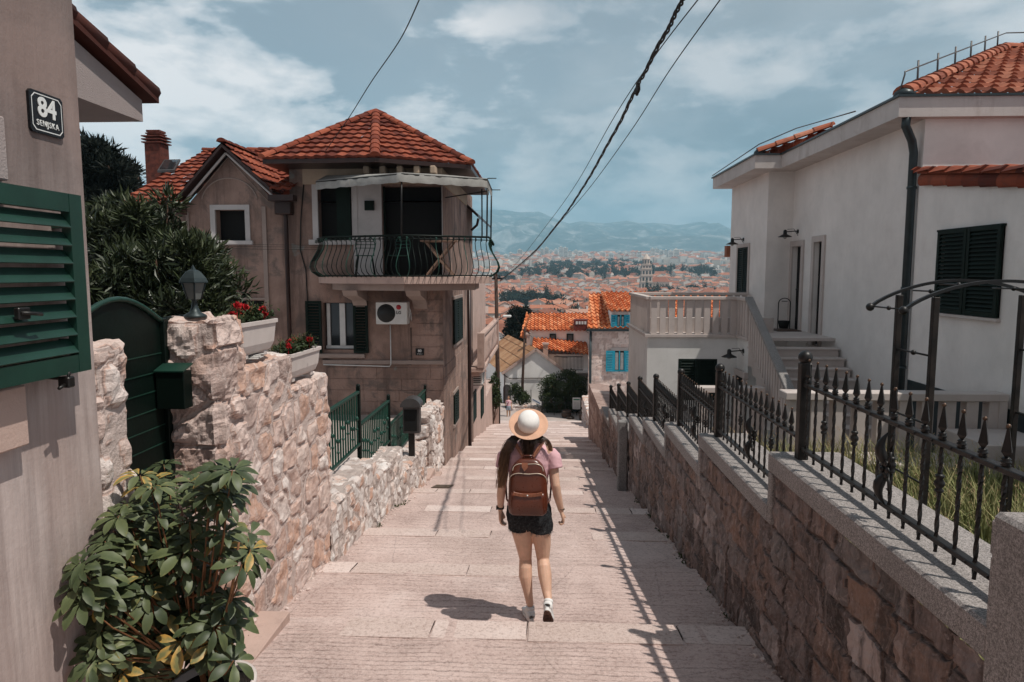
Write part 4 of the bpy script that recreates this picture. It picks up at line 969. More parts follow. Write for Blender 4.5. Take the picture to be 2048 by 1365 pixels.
# soffits, fascia, bargeboards
m = MB(); pts = [A_, B_, C_, D_, E_]; m.prism([p+Vector((0,0,-.10)) for p in pts], (0,0,.085)); m.build('eave_board', MT['pipe'], lh)
m = MB()
for i, t in enumerate((.07, .28, .5, .72, .93)):
    p = Vector((A_.x+1.9,YF,0)).lerp(Vector((XS,YF,0)), t); m.box((p.x-.06, YF-.42, zE-.26), (p.x+.06, YF, zE-.1), .02)
m.build('eave_bracket', MT['cream'], lh)
m = MB(); m.box((XT+.3, YF-.035, zE-.42), (XS+.03, YF-.003, zE-.1)); m.box((XS-.003, YF-.03, zE-.42), (XS+.03, 19.3, zE-.1)); m.build('cornice_band', MT['cream'], lh)
m = MB()
for a, b in ((gL, gA), (gA, gR)):
    a = a+Vector((0,-.09,.0)); b = b+Vector((0,-.09,.0)); dz = Vector((0,0,.07)); m.add([a, b, b+dz, a+dz, a+Vector((0,.5,0)), b+Vector((0,.5,0)), b+dz+Vector((0,.5,0)), a+dz+Vector((0,.5,0))], [(0,1,2,3),(4,7,6,5),(0,4,5,1),(3,2,6,7),(0,3,7,4),(1,5,6,2)])
m.build('bargeboard', MT['pipe'], lh)
m = MB()
for a, b in ((gL, gA), (gA, gR)):
    a = a+Vector((0,.1,-.09)); b = b+Vector((0,.1,-.09)); m.obox(a, b, .05, .045, bev=.01)
m.build('gable_moulding', MT['sill'], lh)
m = MB(); cx_ = (w_g[0]+w_g[2])/2; zc = w_g[3]+.12; m.tube([(cx_+.62*math.cos(t), YF-.005, zc+.55*math.sin(t)) for t in [math.pi*(.06+.88*k/20) for k in range(21)]], .014, 6)
m.tube([(cx_-.85, YF-.005, zc+.05), (cx_, YF-.005, zc+.98), (cx_+.85, YF-.005, zc+.05)], .012, 6); m.build('arch_moulding', MT['oldtrim'], lh)
m = MB(); m.box((XL-.1, 14.15, zEL-.14), (gL.x, 14.32, zEL-.02), .01); m.build('gutter', MT['pipe'], lh)
m = MB(); m.box((gL.x-.1, 14.1, zEL-.2), (gL.x+.12, 14.4, zEL-.02)); m.build('eave_return', MT['pipe'], lh)
m = MB(); m.box((gR.x-.05, 14.1, gR.z-.16), (A_.x+.5, 14.35, gR.z-.04)); m.build('gutter', MT['pipe'], lh)
# chimney, skylight
c0 = onY(300, 335, 17.2); c1 = onY(331, 335, 17.2); zc0 = onY(315, 345, 17.2).z; zc1 = onY(315, 290, 17.2).z
m = MB(); m.box((c0.x, 17.0, zc0-.7), (c1.x, 17.4, zc1), .004); ch = m.build('chimney', MT['chimney'], rf)
m = MB()
for k in range(4): z = zc1+.015+k*.075; e = .05 if k < 3 else -.02; m.prism([(c0.x-e, 17.0-e, z), (c1.x+e, 17.0-e, z), (c1.x+e, 17.4+e, z), (c0.x-e, 17.4+e, z)], (0,0,.028)); m.box((c0.x+.05, 17.05, z-.05), (c1.x-.05, 17.35, z+.03))
m.box((c0.x+.03, 17.05, zc1+.29), (c1.x-.03, 17.35, zc1+.34)); m.build('cowl', MT['chimney'], rf)
def onroof(px, py, off=.05):
    r = ray(px, py); k = (zR-zEL)/4.; t = (zEL-14.2*k-EYE)/(r.z-r.y*k); return Vector((0,0,EYE))+r*t+Vector((0,-.3,1)).normalized()*off
sk = [onroof(x, y) for x, y in ((316,350),(350,349),(362,327),(330,328))]
m = MB(); m.prism(sk, (0,-.01,.05)); s_ = m.build('skylight_frame', MT['grey_metal'], rf)
ce = sum(sk, Vector())/4; m = MB(); m.poly([ce+(p-ce)*.84+Vector((0,-.012,.056)) for p in sk]); m.build('skylight_pane', MT['glass'], rf)
# window trim
def frame(w, t, d, mat, name, parent, y=None, xx=0.):
    m = MB(); x0, z0, x1, z1 = w; yy = YF if y is None else y
    m.box((x0-t, yy-d, z0), (x0, yy+.03, z1)); m.box((x1, yy-d, z0), (x1+t, yy+.03, z1)); m.box((x0-t, yy-d, z1), (x1+t, yy+.03, z1+t)); return m
m = frame(w_g, .105, .03, 0, '', 0); m.box((w_g[0]-.16, YF-.07, w_g[1]-.09), (w_g[2]+.16, YF+.03, w_g[1]), .008); m.build('window_frame', MT['sill'], lh)
m = frame(w_u, .12, .03, 0, '', 0); m.box((w_u[0]-.2, YF-.09, w_u[1]-.11), (w_u[2]+.1, YF+.03, w_u[1]), .008); m.build('window_frame', MT['sill'], lh)
m = MB(); zz_ = w_b[3]; m.box((fx(886), YF-.03, w_b[1]), (XS+.01, YF-.003, zz_)); m.build('door_jamb', MT['sill'], lh)
m = MB(); m.box((w_u[2]+.02, YF-.02, w_b[1]), (w_b[0]-.02, YF-.004, w_u[3]+.05)); m.build('pale_wall_panel', MT['sill'], lh)
m = MB(); q = onY(740, 412, YF); m.box((q.x-.1, YF-.08, q.z-.1), (q.x+.1, YF-.02, q.z+.1)); m.build('wall_vent', MT['shutter_dk'], lh)
m = MB(); m.box((w_u[2]-.32, YF-.055, w_u[1]), (w_u[2]-.02, YF-.02, w_u[3])); m.box((w_b[0]+.0, YF+.05, w_b[1]), (w_b[0]+.04, YF+.08, w_b[3])); 
m.build('door_frame', MT['shutter_dk'], lh)
# ground window : white casement + dark shutters
x0, z0, x1, z1 = w_d
m = MB(); 
for a, b in ((x0+.05, x0+.12), ((x0+x1)/2+.0, (x0+x1)/2+.12)): m.box((a, YF+.1, z0+.07), (b, YF+.15, z1-.02))
m.box((x0+.02, YF+.1, z0+.02), (x1-.02, YF+.15, z0+.08)); wf = m.build('window', MT['whitepaint'], lh)
m = MB(); m.box((x0+.02, YF+.16, z0+.02), (x1-.02, YF+.165, z1-.02)); m.build('pane', MT['glass'], wf)
m = MB(); shutter_leaf(m, (x0-.36, YF-.05, z0-.06), (1,0,0), (0,-1,0), .345, z1-z0+.1); m.build('shutter', MT['shutter_dk'], lh)
m = MB(); shutter_leaf(m, (x1+.015, YF-.05, z0-.06), (1,0,0), (0,-1,0), .32, z1-z0+.1); m.build('shutter', MT['shutter_dk'], lh)
m = MB(); m.box((x0-.3, YF-.08, z0-.17), (x1+.25, YF+.02, z0-.08), .01); m.build('window_sill', MT['oldtrim'], lh)
m = MB(); m.box((fx(640), YF-.045, fz(728)), (XS+.02, YF, fz(720)), .008); m.build('string_course', MT['oldtrim'], lh)
m = MB(); m.box((fx(480), YF-.04, fz(602)+.02), (fx(530), YF, fz(602)+.06)); m.build('window_lintel', MT['oldtrim'], lh)
# coursed bands and quoins: shallow raised blocks
m = MB(); rg = random.Random(5); zrow = fz(735); hrow = .25
while zrow > ZB+.2:
    x = fx(650); 
    while x < XS:
        w = rg.uniform(.7, 1.3); x2 = min(x+w, XS+.012); m.tone = rg.random(); m.box((x+.006, YF-.014, zrow-hrow+.012), (x2-.006, YF-.001, zrow)); x = x2
    y = YF
    while y < 19.3: y2 = min(y+rg.uniform(.7, 1.2), 19.4); m.box((XS-.001, y+.006, zrow-hrow+.012), (XS+.012, y2-.006, zrow)); y = y2
    zrow -= hrow
zrow = fz(600); 
while zrow > fz(700): m.box((fx(822)+(.1 if int(zrow*10)%2 else 0), YF-.016, zrow-.24), (XS+.014, YF-.001, zrow)); zrow -= .255
m.build('stone_course', MT['old'], lh)
m = MB(); m.box((fx(527), YF-.03, ZB), (fx(535), YF-.001, zg-.1)); m.box((fx(375), YF-.02, ZB), (fx(381), YF-.001, zg-.2)); m.build('pilaster', MT['oldtrim'], lh)
# pipes and cables on the wall
m = MB(); m.tube([(fx(565), YF-.12, gR.z-.1), (fx(577), YF-.1, gR.z-.45), (fx(577), YF-.08, ZB)], .045, 10); m.box((fx(560), YF-.25, gR.z-.42), (fx(592), YF-.02, gR.z-.12), .02); m.build('downpipe', MT['pipe'], lh)
m = MB(); q = onX(931, 590, XS+.06); m.tube([(XS+.06, 19.4, q.z+.4), (XS+.06, 19.4, -3.3)], .05, 8); m.build('downpipe', MT['pipe'], lh)
m = MB(); m.tube([(fx(612), YF-.02, fz(370, 612)), (fx(604), YF-.02, fz(440)), (fx(601), YF-.02, fz(500)), (fx(611), YF-.02, fz(540)), (fx(613), YF-.02, fz(620)), (fx(612), YF-.02, fz(700))], .012, 6)
m.tube([(fx(820), YF-.03, fz(655)), (fx(820), YF-.03, fz(728)), (fx(700), YF-.03, fz(724)), (fx(640), YF-.03, fz(719))], .01, 6); m.build('wall_cable', MT['cable'], lh)
m = MB(); m.tube([(fx(779), YF-.05, fz(650)), (fx(779), YF-.05, fz(727)), (fx(776), YF-.05, fz(732)), (fx(642), YF-.05, fz(729))], .013, 6); m.build('condensate_pipe', MT['whitepaint'], lh)
# side-wall windows
def side_window(px0, px1, py0, py1, name, grille=False):
    a = onX(px0, (py0+py1)/2, XS).y; b = onX(px1, (py0+py1)/2, XS).y; z1 = onX(px0, py0, XS).z; z0 = onX(px0, py1, XS).z; m = MB()
    shutter_leaf(m, (XS+.02, a, z0), (0,1,0), (1,0,0), (b-a)/2-.01, z1-z0); shutter_leaf(m, (XS+.02, (a+b)/2+.01, z0), (0,1,0), (1,0,0), (b-a)/2-.01, z1-z0); m.build('shutter', MT['shutter_dk'], lh)
    m = MB(); m.box((XS-.001, a-.08, z0-.08), (XS+.05, b+.08, z0-.0), .005); m.build('window_sill', MT['oldtrim'], lh)
    m = MB(); m.box((XS-.001, a-.08, z1), (XS+.04, b+.08, z1+.08), .005); m.build('window_lintel', MT['oldtrim'], lh)
side_window(905, 922, 600, 690, 'a'); side_window(906, 914, 790, 850, 'b')
# balcony slab
bp = [onY(637, 556, 14.58), onY(652, 556, 13.8), onY(808, 556, 13.15), onY(978, 560, 13.95), onY(984, 560, 16.2)]
zS = onY(808, 555, 13.15).z; pl = [Vector((p.x, p.y, zS)) for p in bp]+[Vector((XS-.001, 16.2, zS)), Vector((XS-.001, YF-.001, zS))]
m = MB(); m.prism([p-Vector((0,0,.13)) for p in pl], (0,0,.13)); ce = Vector((-3, 14.7, zS)); m.build('balcony_slab', MT['pinkwall'], lh)
m = MB(); m.prism([ce+(p-ce)*.84-Vector((0,0,.27)) for p in pl[:5]]+[Vector((XS-.002, 16.0, zS-.27)), Vector((XS-.002, YF-.002, zS-.27))], (0,0,.138)); m.build('balcony_underside', MT['oldtrim'], lh)
for px_ in (720, 840): x = fx(px_); m = MB(); m.prism([(x-.15, YF, zS-.27), (x-.15, YF-.9, zS-.27), (x-.15, YF-.8, zS-.38), (x-.15, YF-.2, zS-.5), (x-.15, YF, zS-.7)], (.3,0,0)); m.build('console_bracket', MT['oldtrim'], lh)
# bulging railing
zT = onY(808, 471, 13.15).z; Hh = zT-zS
path = [Vector((p.x, p.y, zT)) for p in bp]; br = MB()
rl = MB(); rl.tube(path, .02, 8); rl.tube([p-Vector((0,0,.06)) for p in path], .01, 6); rl.tube([p-Vector((0,0,Hh-.03)) for p in path], .013, 6)
rail = rl.build('balcony_railing', MT['green_dk'], lh)
tot = [(path[i+1]-path[i]).length for i in range(len(path)-1)]
cen = Vector((-3.1, 15.2, 0))
for i in range(len(path)-1):
    n = max(1, int(round(tot[i]/.118))); d = (path[i+1]-path[i]).normalized(); nrm = Vector((d.y, -d.x, 0))
    if nrm.dot(Vector(((path[i].x+path[i+1].x)/2, (path[i].y+path[i+1].y)/2, 0))-cen) < 0: nrm = -nrm
    for k in range(n):
        p = path[i]+d*(tot[i]*(k+.5)/n); pr = []
        # blend normals near the corners so the belly turns round them
        nn = nrm
        for t, o in ((0,0),(.06,.015),(.16,-.01),(.3,.02),(.45,.09),(.6,.16),(.74,.19),(.87,.15),(.96,.05),(1,0)): pr.append(p+nn*o-Vector((0,0,Hh*t)))
        b = MB(); b.tube(pr, .0085, 5)
        b.tube([p+nn*.02-Vector((0,0,.05)), p+nn*.05-Vector((0,0,.03)), p+nn*.06-Vector((0,0,.07)), p+nn*.03-Vector((0,0,.09))], .007, 5)
        b.build('baluster', MT['green_rail'] if k % 5 == 0 else MT['green_dk'], rail)
# awning
za = onY(803, 346, 13.15).z; ap_ = [onY(632, 354, 14.2), onY(803, 345, 13.1), onY(975, 359, 14.0), Vector((onY(983, 372, 15.6).x, 15.6, za))]
ap_ = [Vector((p.x, p.y, za)) for p in ap_]; vh = .185
m = MB(); segs = []
for i in range(3):
    n = 16
    for k in range(n): t = k/n; segs.append(ap_[i].lerp(ap_[i+1], t))
segs.append(ap_[3]); rg = random.Random(4); low = [p-Vector((.012*math.sin(j*1.7), .03+.02*math.sin(j*1.3), vh*(1+.05*math.sin(j*2.2)))) for j, p in enumerate(segs)]
mid = [p.lerp(q, .5)+Vector((0,-.02-.015*math.sin(j*2.9),0)) for j, (p, q) in enumerate(zip(segs, low))]
n = len(segs); m.add(segs+mid+low, [(j, j+1, n+j+1, n+j) for j in range(n-1)]+[(n+j, n+j+1, 2*n+j+1, 2*n+j) for j in range(n-1)], smooth=True)
bk = [Vector((ap_[0].x+.1, YF-.04, za+.16)), Vector((-3.2, YF-.04, za+.16)), Vector((XS+.03, YF-.04, za+.16)), Vector((XS+.03, 15.6, za+.12))]
for i in range(3): m.add([ap_[i], ap_[i+1], bk[i+1], bk[i]], [(0,1,2,3)]); m.add([p-Vector((0,0,.012)) for p in (ap_[i], ap_[i+1], bk[i+1], bk[i])], [(3,2,1,0)])
m.build('awning', MT['awning'], lh)
m = MB(); m.tube([p-Vector((0,0,.03)) for p in ap_], .018, 6)
for p in ap_[1:]: m.tube([p-Vector((0,0,.03)), Vector((p.x-.02, p.y+.02, zT))], .018, 6)
q2 = ap_[2]+Vector((-.12,.06,0)); m.tube([q2-Vector((0,0,.2)), Vector((q2.x, q2.y, zT))], .016, 6)
m.tube([ap_[2]-Vector((0,0,.25)), Vector((XS, 15.2, za-.25))], .014, 6); m.tube([ap_[2]+Vector((0,0,.0)), ap_[2]+Vector((.18,0,.0))], .01, 6); m.tube([ap_[3]-Vector((0,0,.04)), ap_[3]+Vector((.2,0,-.04))], .01, 6)
m.build('awning_pole', MT['iron'], lh)
# far roof corner behind the balcony and its small details
m = MB(); q = onY(905, 398, 19.8); r_ = onY(958, 437, 19.8)
m.prism([(XS-.3, 19.55, q.z), (r_.x, 19.55, r_.z), (r_.x, 19.55, r_.z+.08), (XS-.3, 19.55, q.z+.12)], (0, 4.5, 0)); m.tube([(r_.x, 19.6, r_.z-.03), (r_.x-.05, 19.7, r_.z-.2), (XS+.1, 19.7, r_.z-.35)], .04, 6); m.build('rear_eave', MT['pipe'], lh)
# --- things on the house
def ac_unit(c, w, h, d, label, face='y'):
    t = thing('air_conditioner', label, 'air conditioner', c, None); x, y, z = c; L = []
    if face == 'y':
        m = MB(); m.box((x-w/2, y, z), (x+w/2, y+d, z+h), .012); m.build('casing', MT['ac'], t)
        fxc = x-w*.17; m = MB(); m.lathe([(h*.42, 0), (h*.42, -.012), (h*.39, -.012), (h*.385, -.004), (.001, -.004)], (fxc, y-.001, z+h*.5), 28, M=Matrix.Rotation(-math.pi/2, 3, 'X').inverted()); 
        M_ = None
        for k in range(9): zz = z+h*.5-h*.36+k*h*.09; hw_ = math.sqrt(max(0, (h*.38)**2-(zz-z-h*.5)**2)); m.box((fxc-hw_, y-.016, zz-.003), (fxc+hw_, y-.012, zz+.003))
        m.build('fan_grille', MT['acdark'], t)
        m = MB(); m.tube([(x+w/2+.02, y+.1, z+h*.75), (x+w/2+.05, y+.1, z+h*.6), (x+w/2+.02, y+.1, z+h*.3), (x+w/2+.06, y+.12, z+h*.15), (x+w/2+.04, y+.2, z+h*.5)], .014, 8); m.build('hose', MT['whitepaint'], t)
    return t
A = onY(752, 649, 14.2); Bq = onY(814, 605, 14.2)
ac = ac_unit(((A.x+Bq.x)/2, 14.2, A.z), Bq.x-A.x, Bq.z-A.z, .28, 'white outdoor air conditioner unit under the balcony, with a round fan and red emblem')
x_ = onY(797, 615, 14.19)
m = MB(); m.lathe([(.052, 0), (.052, -.006), (.001, -.006)], (x_.x, 14.196, x_.z), 20, M=Matrix.Rotation(-math.pi/2, 3, 'X').inverted()); m.build('emblem', MT['red'], ac)
text_mesh('lettering', 'LG', MT['acdark'], .085, (x_.x, 14.192, x_.z-.115), (1,0,0), (0,0,1), ac, bold=.002)
pl8 = thing('number_plate', 'small dark number plate reading 80 at the right of the pink house front', 'house sign', tuple(onY(840, 704, YF)))
q = onY(840, 704, YF); m = MB(); m.box((q.x-.09, YF-.03, q.z-.075), (q.x+.09, YF-.0165, q.z+.075)); m.build('plate', MT['signblack'], pl8)
text_mesh('numerals', '80', MT['signwhite'], .08, (q.x, YF-.031, q.z+.02), (1,0,0), (0,0,1), pl8, bold=.002)
text_mesh('street_name', 'SENJSKA', MT['signwhite'], .028, (q.x, YF-.031, q.z-.045), (1,0,0), (0,0,1), pl8, sx=1.1)
def metal_chair(x, y, z, rz, label):
    t = thing('balcony_chair', label, 'chair', (x, y, z), 'metal chairs on the balcony'); M = Matrix.Rotation(rz, 3, 'Z'); T = lambda a: Vector((x,y,z))+M @ Vector(a)
    m = MB(); m.lathe([(.001, .43), (.19, .43), (.2, .445), (.001, .45)], (x, y, z), 20); m.build('seat', MT['green_rail'], t)
    for sx in (-1, 1):
        for sy in (-1, 1): m = MB(); m.tube([T((.14*sx, .14*sy, .43)), T((.2*sx, .2*sy, 0))], .012, 6); m.build('leg', MT['green_dk'], t)
    m = MB(); m.tube([T((-.17, .14, .43))]+[T((.2*math.cos(a), .17, .66+.2*math.sin(a))) for a in [math.pi*(1.15-1.3*k/12) for k in range(13)]]+[T((.17, .14, .43))], .012, 6)
    for k in range(3): m.tube([T((-.19, .17, .6+.07*k)), T((.19, .17, .6+.07*k))], .008, 6)
    m.build('backrest', MT['green_rail'], t)
q = onY(727, 545, 13.95); metal_chair(q.x, 14.1, zS, .2, 'left green metal chair on the balcony behind the railing'); q = onY(795, 545, 13.95); metal_chair(q.x, 14.0, zS, -.5, 'right green metal chair on the balcony, in front of the dark door')
q = onY(880, 545, 14.1); dr = thing('drying_rack', 'folding wooden rack with crossed legs on the right of the balcony', 'rack', (q.x, 14.1, zS), None)
m = MB()
for y in (14.0, 14.35): m.obox((q.x-.28, y, zS+.02), (q.x+.28, y, zS+.72), .035, .035); m.obox((q.x+.28, y, zS+.02), (q.x-.28, y, zS+.72), .035, .035)
m.build('crossed_legs', MT['wood'], dr); m = MB(); m.box((q.x-.38, 13.95, zS+.72), (q.x+.38, 14.4, zS+.75)); m.build('top', MT['wood'], dr)

# ================================================================== next building down the left side
nb = thing('house', 'pink rendered house farther down the left side, with a stone balustrade balcony', 'house', (-4, 24, -4))
X2 = -2.3
m = MB(); z1_ = onX(938, 560, X2).z; m.mi = 0
m.box((-8, 19.52, -8.2), (X2, 27.5, 1.5)); m.build('wall', MT['pinkwall'], nb)
m = MB(); m.box((-8, 27.52, -8.2), (X2-.15, 34.5, onX(985, 780, X2).z), .01); m.box((X2-.1, 33.8, -8.2), (X2+.12, 34.2, onX(985, 790, X2).z)); m.build('garden_wall', MT['pinkwall'], nb)
def sx_(px, py, x): return onX(px, py, x)
ya, yb = sx_(940, 700, X2).y, sx_(961, 700, X2+.4).y; zt_ = sx_(950, 672, X2+.35).z; zb_ = sx_(950, 742, X2+.35).z
m = MB(); m.box((X2-.01, 20.2, zb_-.15), (X2+.55, 27, zb_), .02); m.box((X2-.01, 20.3, zb_-.28), (X2+.42, 26.9, zb_-.15), .02); m.build('balcony_slab', MT['pinkwall'], nb)
m = MB(); m.box((X2+.38, 20.2, zt_-.1), (X2+.55, 27, zt_), .015)
for i in range(22): y = 20.35+i*.3; m.lathe([(.04, zb_), (.03, zb_+.1), (.075, zb_+.28), (.03, zb_+.5), (.045, zb_+.56), (.045, zt_-.1)], (X2+.46, y, 0), 8)
for y in (20.3, 26.9): m.box((X2+.36, y-.12, zb_), (X2+.57, y+.12, zt_+.02))
m.build('balustrade', MT['pinkwall'], nb)
m = MB(); m.box((X2-.01, 21, zb_+.02), (X2+.03, 22.2, zb_+1.9)); m.build('balcony_door', MT['whitepaint'], nb)
for (pa, pb, p0, p1) in ((944, 951, 790, 850), (961, 966, 780, 838)):
    a = sx_(pa, 800, X2).y; b = sx_(pb, 800, X2).y; z1 = sx_(pa, p0, X2).z; z0 = sx_(pa, p1, X2).z; m = MB(); shutter_leaf(m, (X2+.005, a, z0), (0,1,0), (1,0,0), b-a, z1-z0); m.build('shutter', MT['shutter_dk'], nb)
q = sx_(955, 770, X2+.3); t = thing('air_conditioner', 'boxy white air conditioner unit jutting from the pink wall down the left side', 'air conditioner', tuple(q), None)
a = onY(944, 770, 22.); b = onY(965, 736, 22.)
m = MB(); m.box((b.x-.34, 22., a.z), (b.x, 22.75, b.z), .015); m.build('casing', MT['ac'], t)
m = MB()
for k in range(7): z = a.z+.07+k*(b.z-a.z-.14)/7; m.box((b.x-.3, 21.992, z), (b.x-.06, 21.999, z+.03))
for k in range(7): z = a.z+.07+k*(b.z-a.z-.14)/7; m.box((b.x+.001, 22.1, z), (b.x+.008, 22.6, z+.03))
m.build('side_grille', MT['acdark'], t); m = MB(); m.box((X2-.01, 22.1, a.z-.04), (b.x, 22.15, a.z)); m.box((X2-.01, 22.6, a.z-.04), (b.x, 22.65, a.z)); m.build('bracket', MT['iron'], t)
# ================================================================== RIGHT SIDE: white house, terrace, stairs, garden
rh = thing('house', 'pale rendered house on the right with tiled hip roof, deep eaves and dark green shutters', 'house', (6, 14, 0))
ZE0, ZE1 = 4.25, 4.55
m = MB()
def hz(px, py, x): return onX(px, py, x)
# street wall behind the stairs (door, tall window)
O1 = Vector((6.0, 16.9, -2.2)); Lw = 16.9-11.3
dA = hz(1580, 665, 6.0); dB = hz(1605, 492, 6.0); tA = hz(1622, 688, 6.0); tB = hz(1647, 483, 6.0)
hs = [(16.9-dA.y, .48+2.2, 16.9-dB.y, dB.z+2.2), (16.9-tA.y, tA.z+2.2, 16.9-tB.y, tB.z+2.2)]
wall_holes(m, O1, (0,-1,0), Lw, 4.3+2.2, hs, .16, 1, (1,0,0))
oA = hz(1474, 586, 5.4); oB = hz(1498, 494, 5.4); h0 = [(20.1-oA.y, oA.z+2.2, 20.1-oB.y, oB.z+2.2)]
wall_holes(m, (5.4, 20.1, -2.2), (0,-1,0), 3.2, 6.5, h0, .1, 1, (1,0,0))
m.mi = 0; m.quad((5.4,16.9,-2.2), (6.0,16.9,-2.2), (6.0,16.9,4.3), (5.4,16.9,4.3)); m.quad((6,11.3,-2.2), (14,11.3,-2.2), (14,11.3,4.3), (6,11.3,4.3))
m.quad((5.4,20.1,-2.2), (5.4,20.1,4.3), (14,20.1,4.3), (14,20.1,-2.2)); m.quad((14,11.3,-2.2), (14,20.1,-2.2), (14,20.1,4.3), (14,11.3,4.3))
m.build('wall', [MT['white_render'], MT['black']], rh)
# annex with the shuttered window
m = MB(); wA = hz(1872, 625, 5.95); wB = hz(2012, 447, 5.95); an = [(11.28-wA.y, wA.z+1.2, 11.28-wB.y, wB.z+1.2)]
wall_holes(m, (5.95, 11.28, -1.2), (0,-1,0), 5.0, 1.2+2.75, [(an[0][0], an[0][1], an[0][2], an[0][3])], .07, 1, (1,0,0))
m.mi = 0; m.poly([(5.95, 11.28, 2.75), (5.95, 6.28, 2.75), (5.95, 11.28, 3.37)][::-1]); m.quad((5.95,6.28,-1.2), (9,6.28,-1.2), (9,6.28,2.75), (5.95,6.28,2.75)); m.build('annex_wall', [MT['white_render'], MT['black']], rh)
m = MB(); hw_ = (wA.y-wB.y)/2
for k in range(2): shutter_leaf(m, (5.955-.03, wA.y-.03-k*hw_, wA.z+.01), (0,-1,0), (-1,0,0), hw_-.02, wB.z-wA.z-.02, .04, .06, .055)
m.box((5.9, wB.y-.02, wB.z-.03), (5.99, wA.y+.02, wB.z+.0)); m.build('shutter', MT['shutter_dk'], rh)
m = MB(); m.box((5.89, wB.y-.03, wA.z-.045), (5.97, wA.y+.0, wA.z), .004); m.build('window_sill', MT['palestone'], rh)
m = MB(); slope_roof(m, [Vector((5.80, 6.2, 2.72)), Vector((9, 6.2, 2.72)), Vector((9, 11.28, 3.42)), Vector((5.80, 11.28, 3.42))], tw=.26, tl=.42, wave=.05, lift=.05, seed=61)
ridge_tiles(m, (5.97, 11.1, 3.40), (5.97, 6.2, 2.73), .13, .37, 5); ridge_tiles(m, (5.93, 11.1, 3.31), (5.93, 6.2, 2.64), .11, .37, 6, up=(-1, 0, .55))
for i in range(0):
    y = 11.2-i*.385; z = 3.43-(11.28-y)*.138; M_ = Matrix.Rotation(R(0), 3, 'X'); m.tone = rg.random() if hasattr(rg, 'random') else .5
    m.tone = (i*37 % 10)/10.; m.tube([(5.84, y+.02, z+.03), (5.84, y-.40, z-.015)], [.10,.075], 10); m.prism([(5.775, y, z+.02), (5.775, y-.385, z-.03), (5.775, y-.345, z-.19), (5.775, y+.03, z-.14)], (.03,0,0))
m.build('annex_roof', MT['tile_red'], rh)
# eaves
def fasc(m, a, b, d): pass
m = MB()
m.prism([(5.5, 11.13, ZE0), (14.2, 11.13, ZE0), (14.2, 20.3, ZE0), (4.9, 20.3, ZE0), (4.9, 16.36, ZE0), (5.5, 16.36, ZE0)], (0,0,ZE1-ZE0)); m.build('eave', MT['fascia'], rh)
m = MB(); m.prism([(5.46, 11.09, ZE1), (14.25, 11.09, ZE1), (14.25, 20.35, ZE1), (4.86, 20.35, ZE1), (4.86, 16.32, ZE1), (5.46, 16.32, ZE1)], (0,0,.035)); m.build('eave_flashing', MT['pipe_grey'], rh)
m = MB(); zt = ZE1+.05; P1 = Vector((5.62, 11.25, zt)); ap1 = onY(2010, 100, 16.2); sl_ = (ap1.z-zt)/(ap1.y-11.25)
P2 = Vector((14.2, 11.25, zt)); ap2 = Vector((14.2, ap1.y, ap1.z))
slope_roof(m, [P1, P2, ap2, ap1], tw=.25, tl=.40, wave=.055, lift=.05, seed=71)
m.poly([Vector((5.7, 20.2, zt-.03)), P1+Vector((.08,.05,-.03)), ap1])
ridge_tiles(m, P1+Vector((0,0,.06)), ap1+Vector((0,0,.06)), .14, .36, 9); ridge_tiles(m, ap1+Vector((0,0,.05)), ap2+Vector((0,0,.05)), .14, .36, 10)
Q1 = Vector((5.02, 16.5, zt)); Q2 = onX(1668, 255, 6.6); Q2 = Vector((Q2.x, Q2.y, Q2.z)); 
m.poly([Vector((5.1, 20.2, zt-.03)), Q1+Vector((.08,.05,-.03)), Q2, Vector((Q2.x, 20.2, Q2.z))])
slope_roof(m, [Q1, Vector((Q2.x, 16.5, zt)), Q2], tw=.25, tl=.40, wave=.055, lift=.05, seed=74)
ridge_tiles(m, Q1+Vector((0,0,.06)), Q2+Vector((0,0,.06)), .13, .36, 11); m.build('roof', MT['tile_clay'], rh)
for q, s in ((P1, .17), (Q1, .14)): m = MB(); m.lathe([(s, 0), (s*.9, .07), (s*.4, .14), (.01, .16)], q+Vector((.02, .02, -.02)), 10); m.build('hip_cap', MT['pipe_grey'], rh)
m = MB(); d = (ap1-P1); w_ = [P1+Vector((-.1, -.05, 0)), P1+Vector((.0, 0, .32))]
for k in range(7): p = P1+d*(k/6.); w_.append(p+Vector((0,0,.36)))
w_ += [ap1+Vector((3,0,.38))]; m.tube(w_, .013, 6)
for k in range(6): p = P1+d*((k+.6)/6.3); m.tube([p+Vector((0,0,.05)), p+Vector((0,0,.46))], .016, 6)
m.tube([(4.88, 20.3, ZE1+.08), Q1+Vector((0,0,.22)), Q1.lerp(Q2, .5)+Vector((0,0,.28)), Q2+Vector((0,0,.22)), (5.48, 12.6, ZE1+.12)], .012, 6); m.build('lightning_wire', MT['grey_metal'], rh)
# downpipe
m = MB(); m.tube([(5.66, 11.2, ZE0+.02), (5.66, 11.22, ZE0-.12), (5.84, 11.36, ZE0-.32), (5.9, 11.4, ZE0-.5), (5.9, 11.4, -.9)], .065, 12)
for z in (3.2, 1.6, .3): m.tube([(5.9, 11.4, z-.02), (5.9, 11.4, z+.02)], .075, 12)
m.build('downpipe', MT['pipe_grey'], rh)
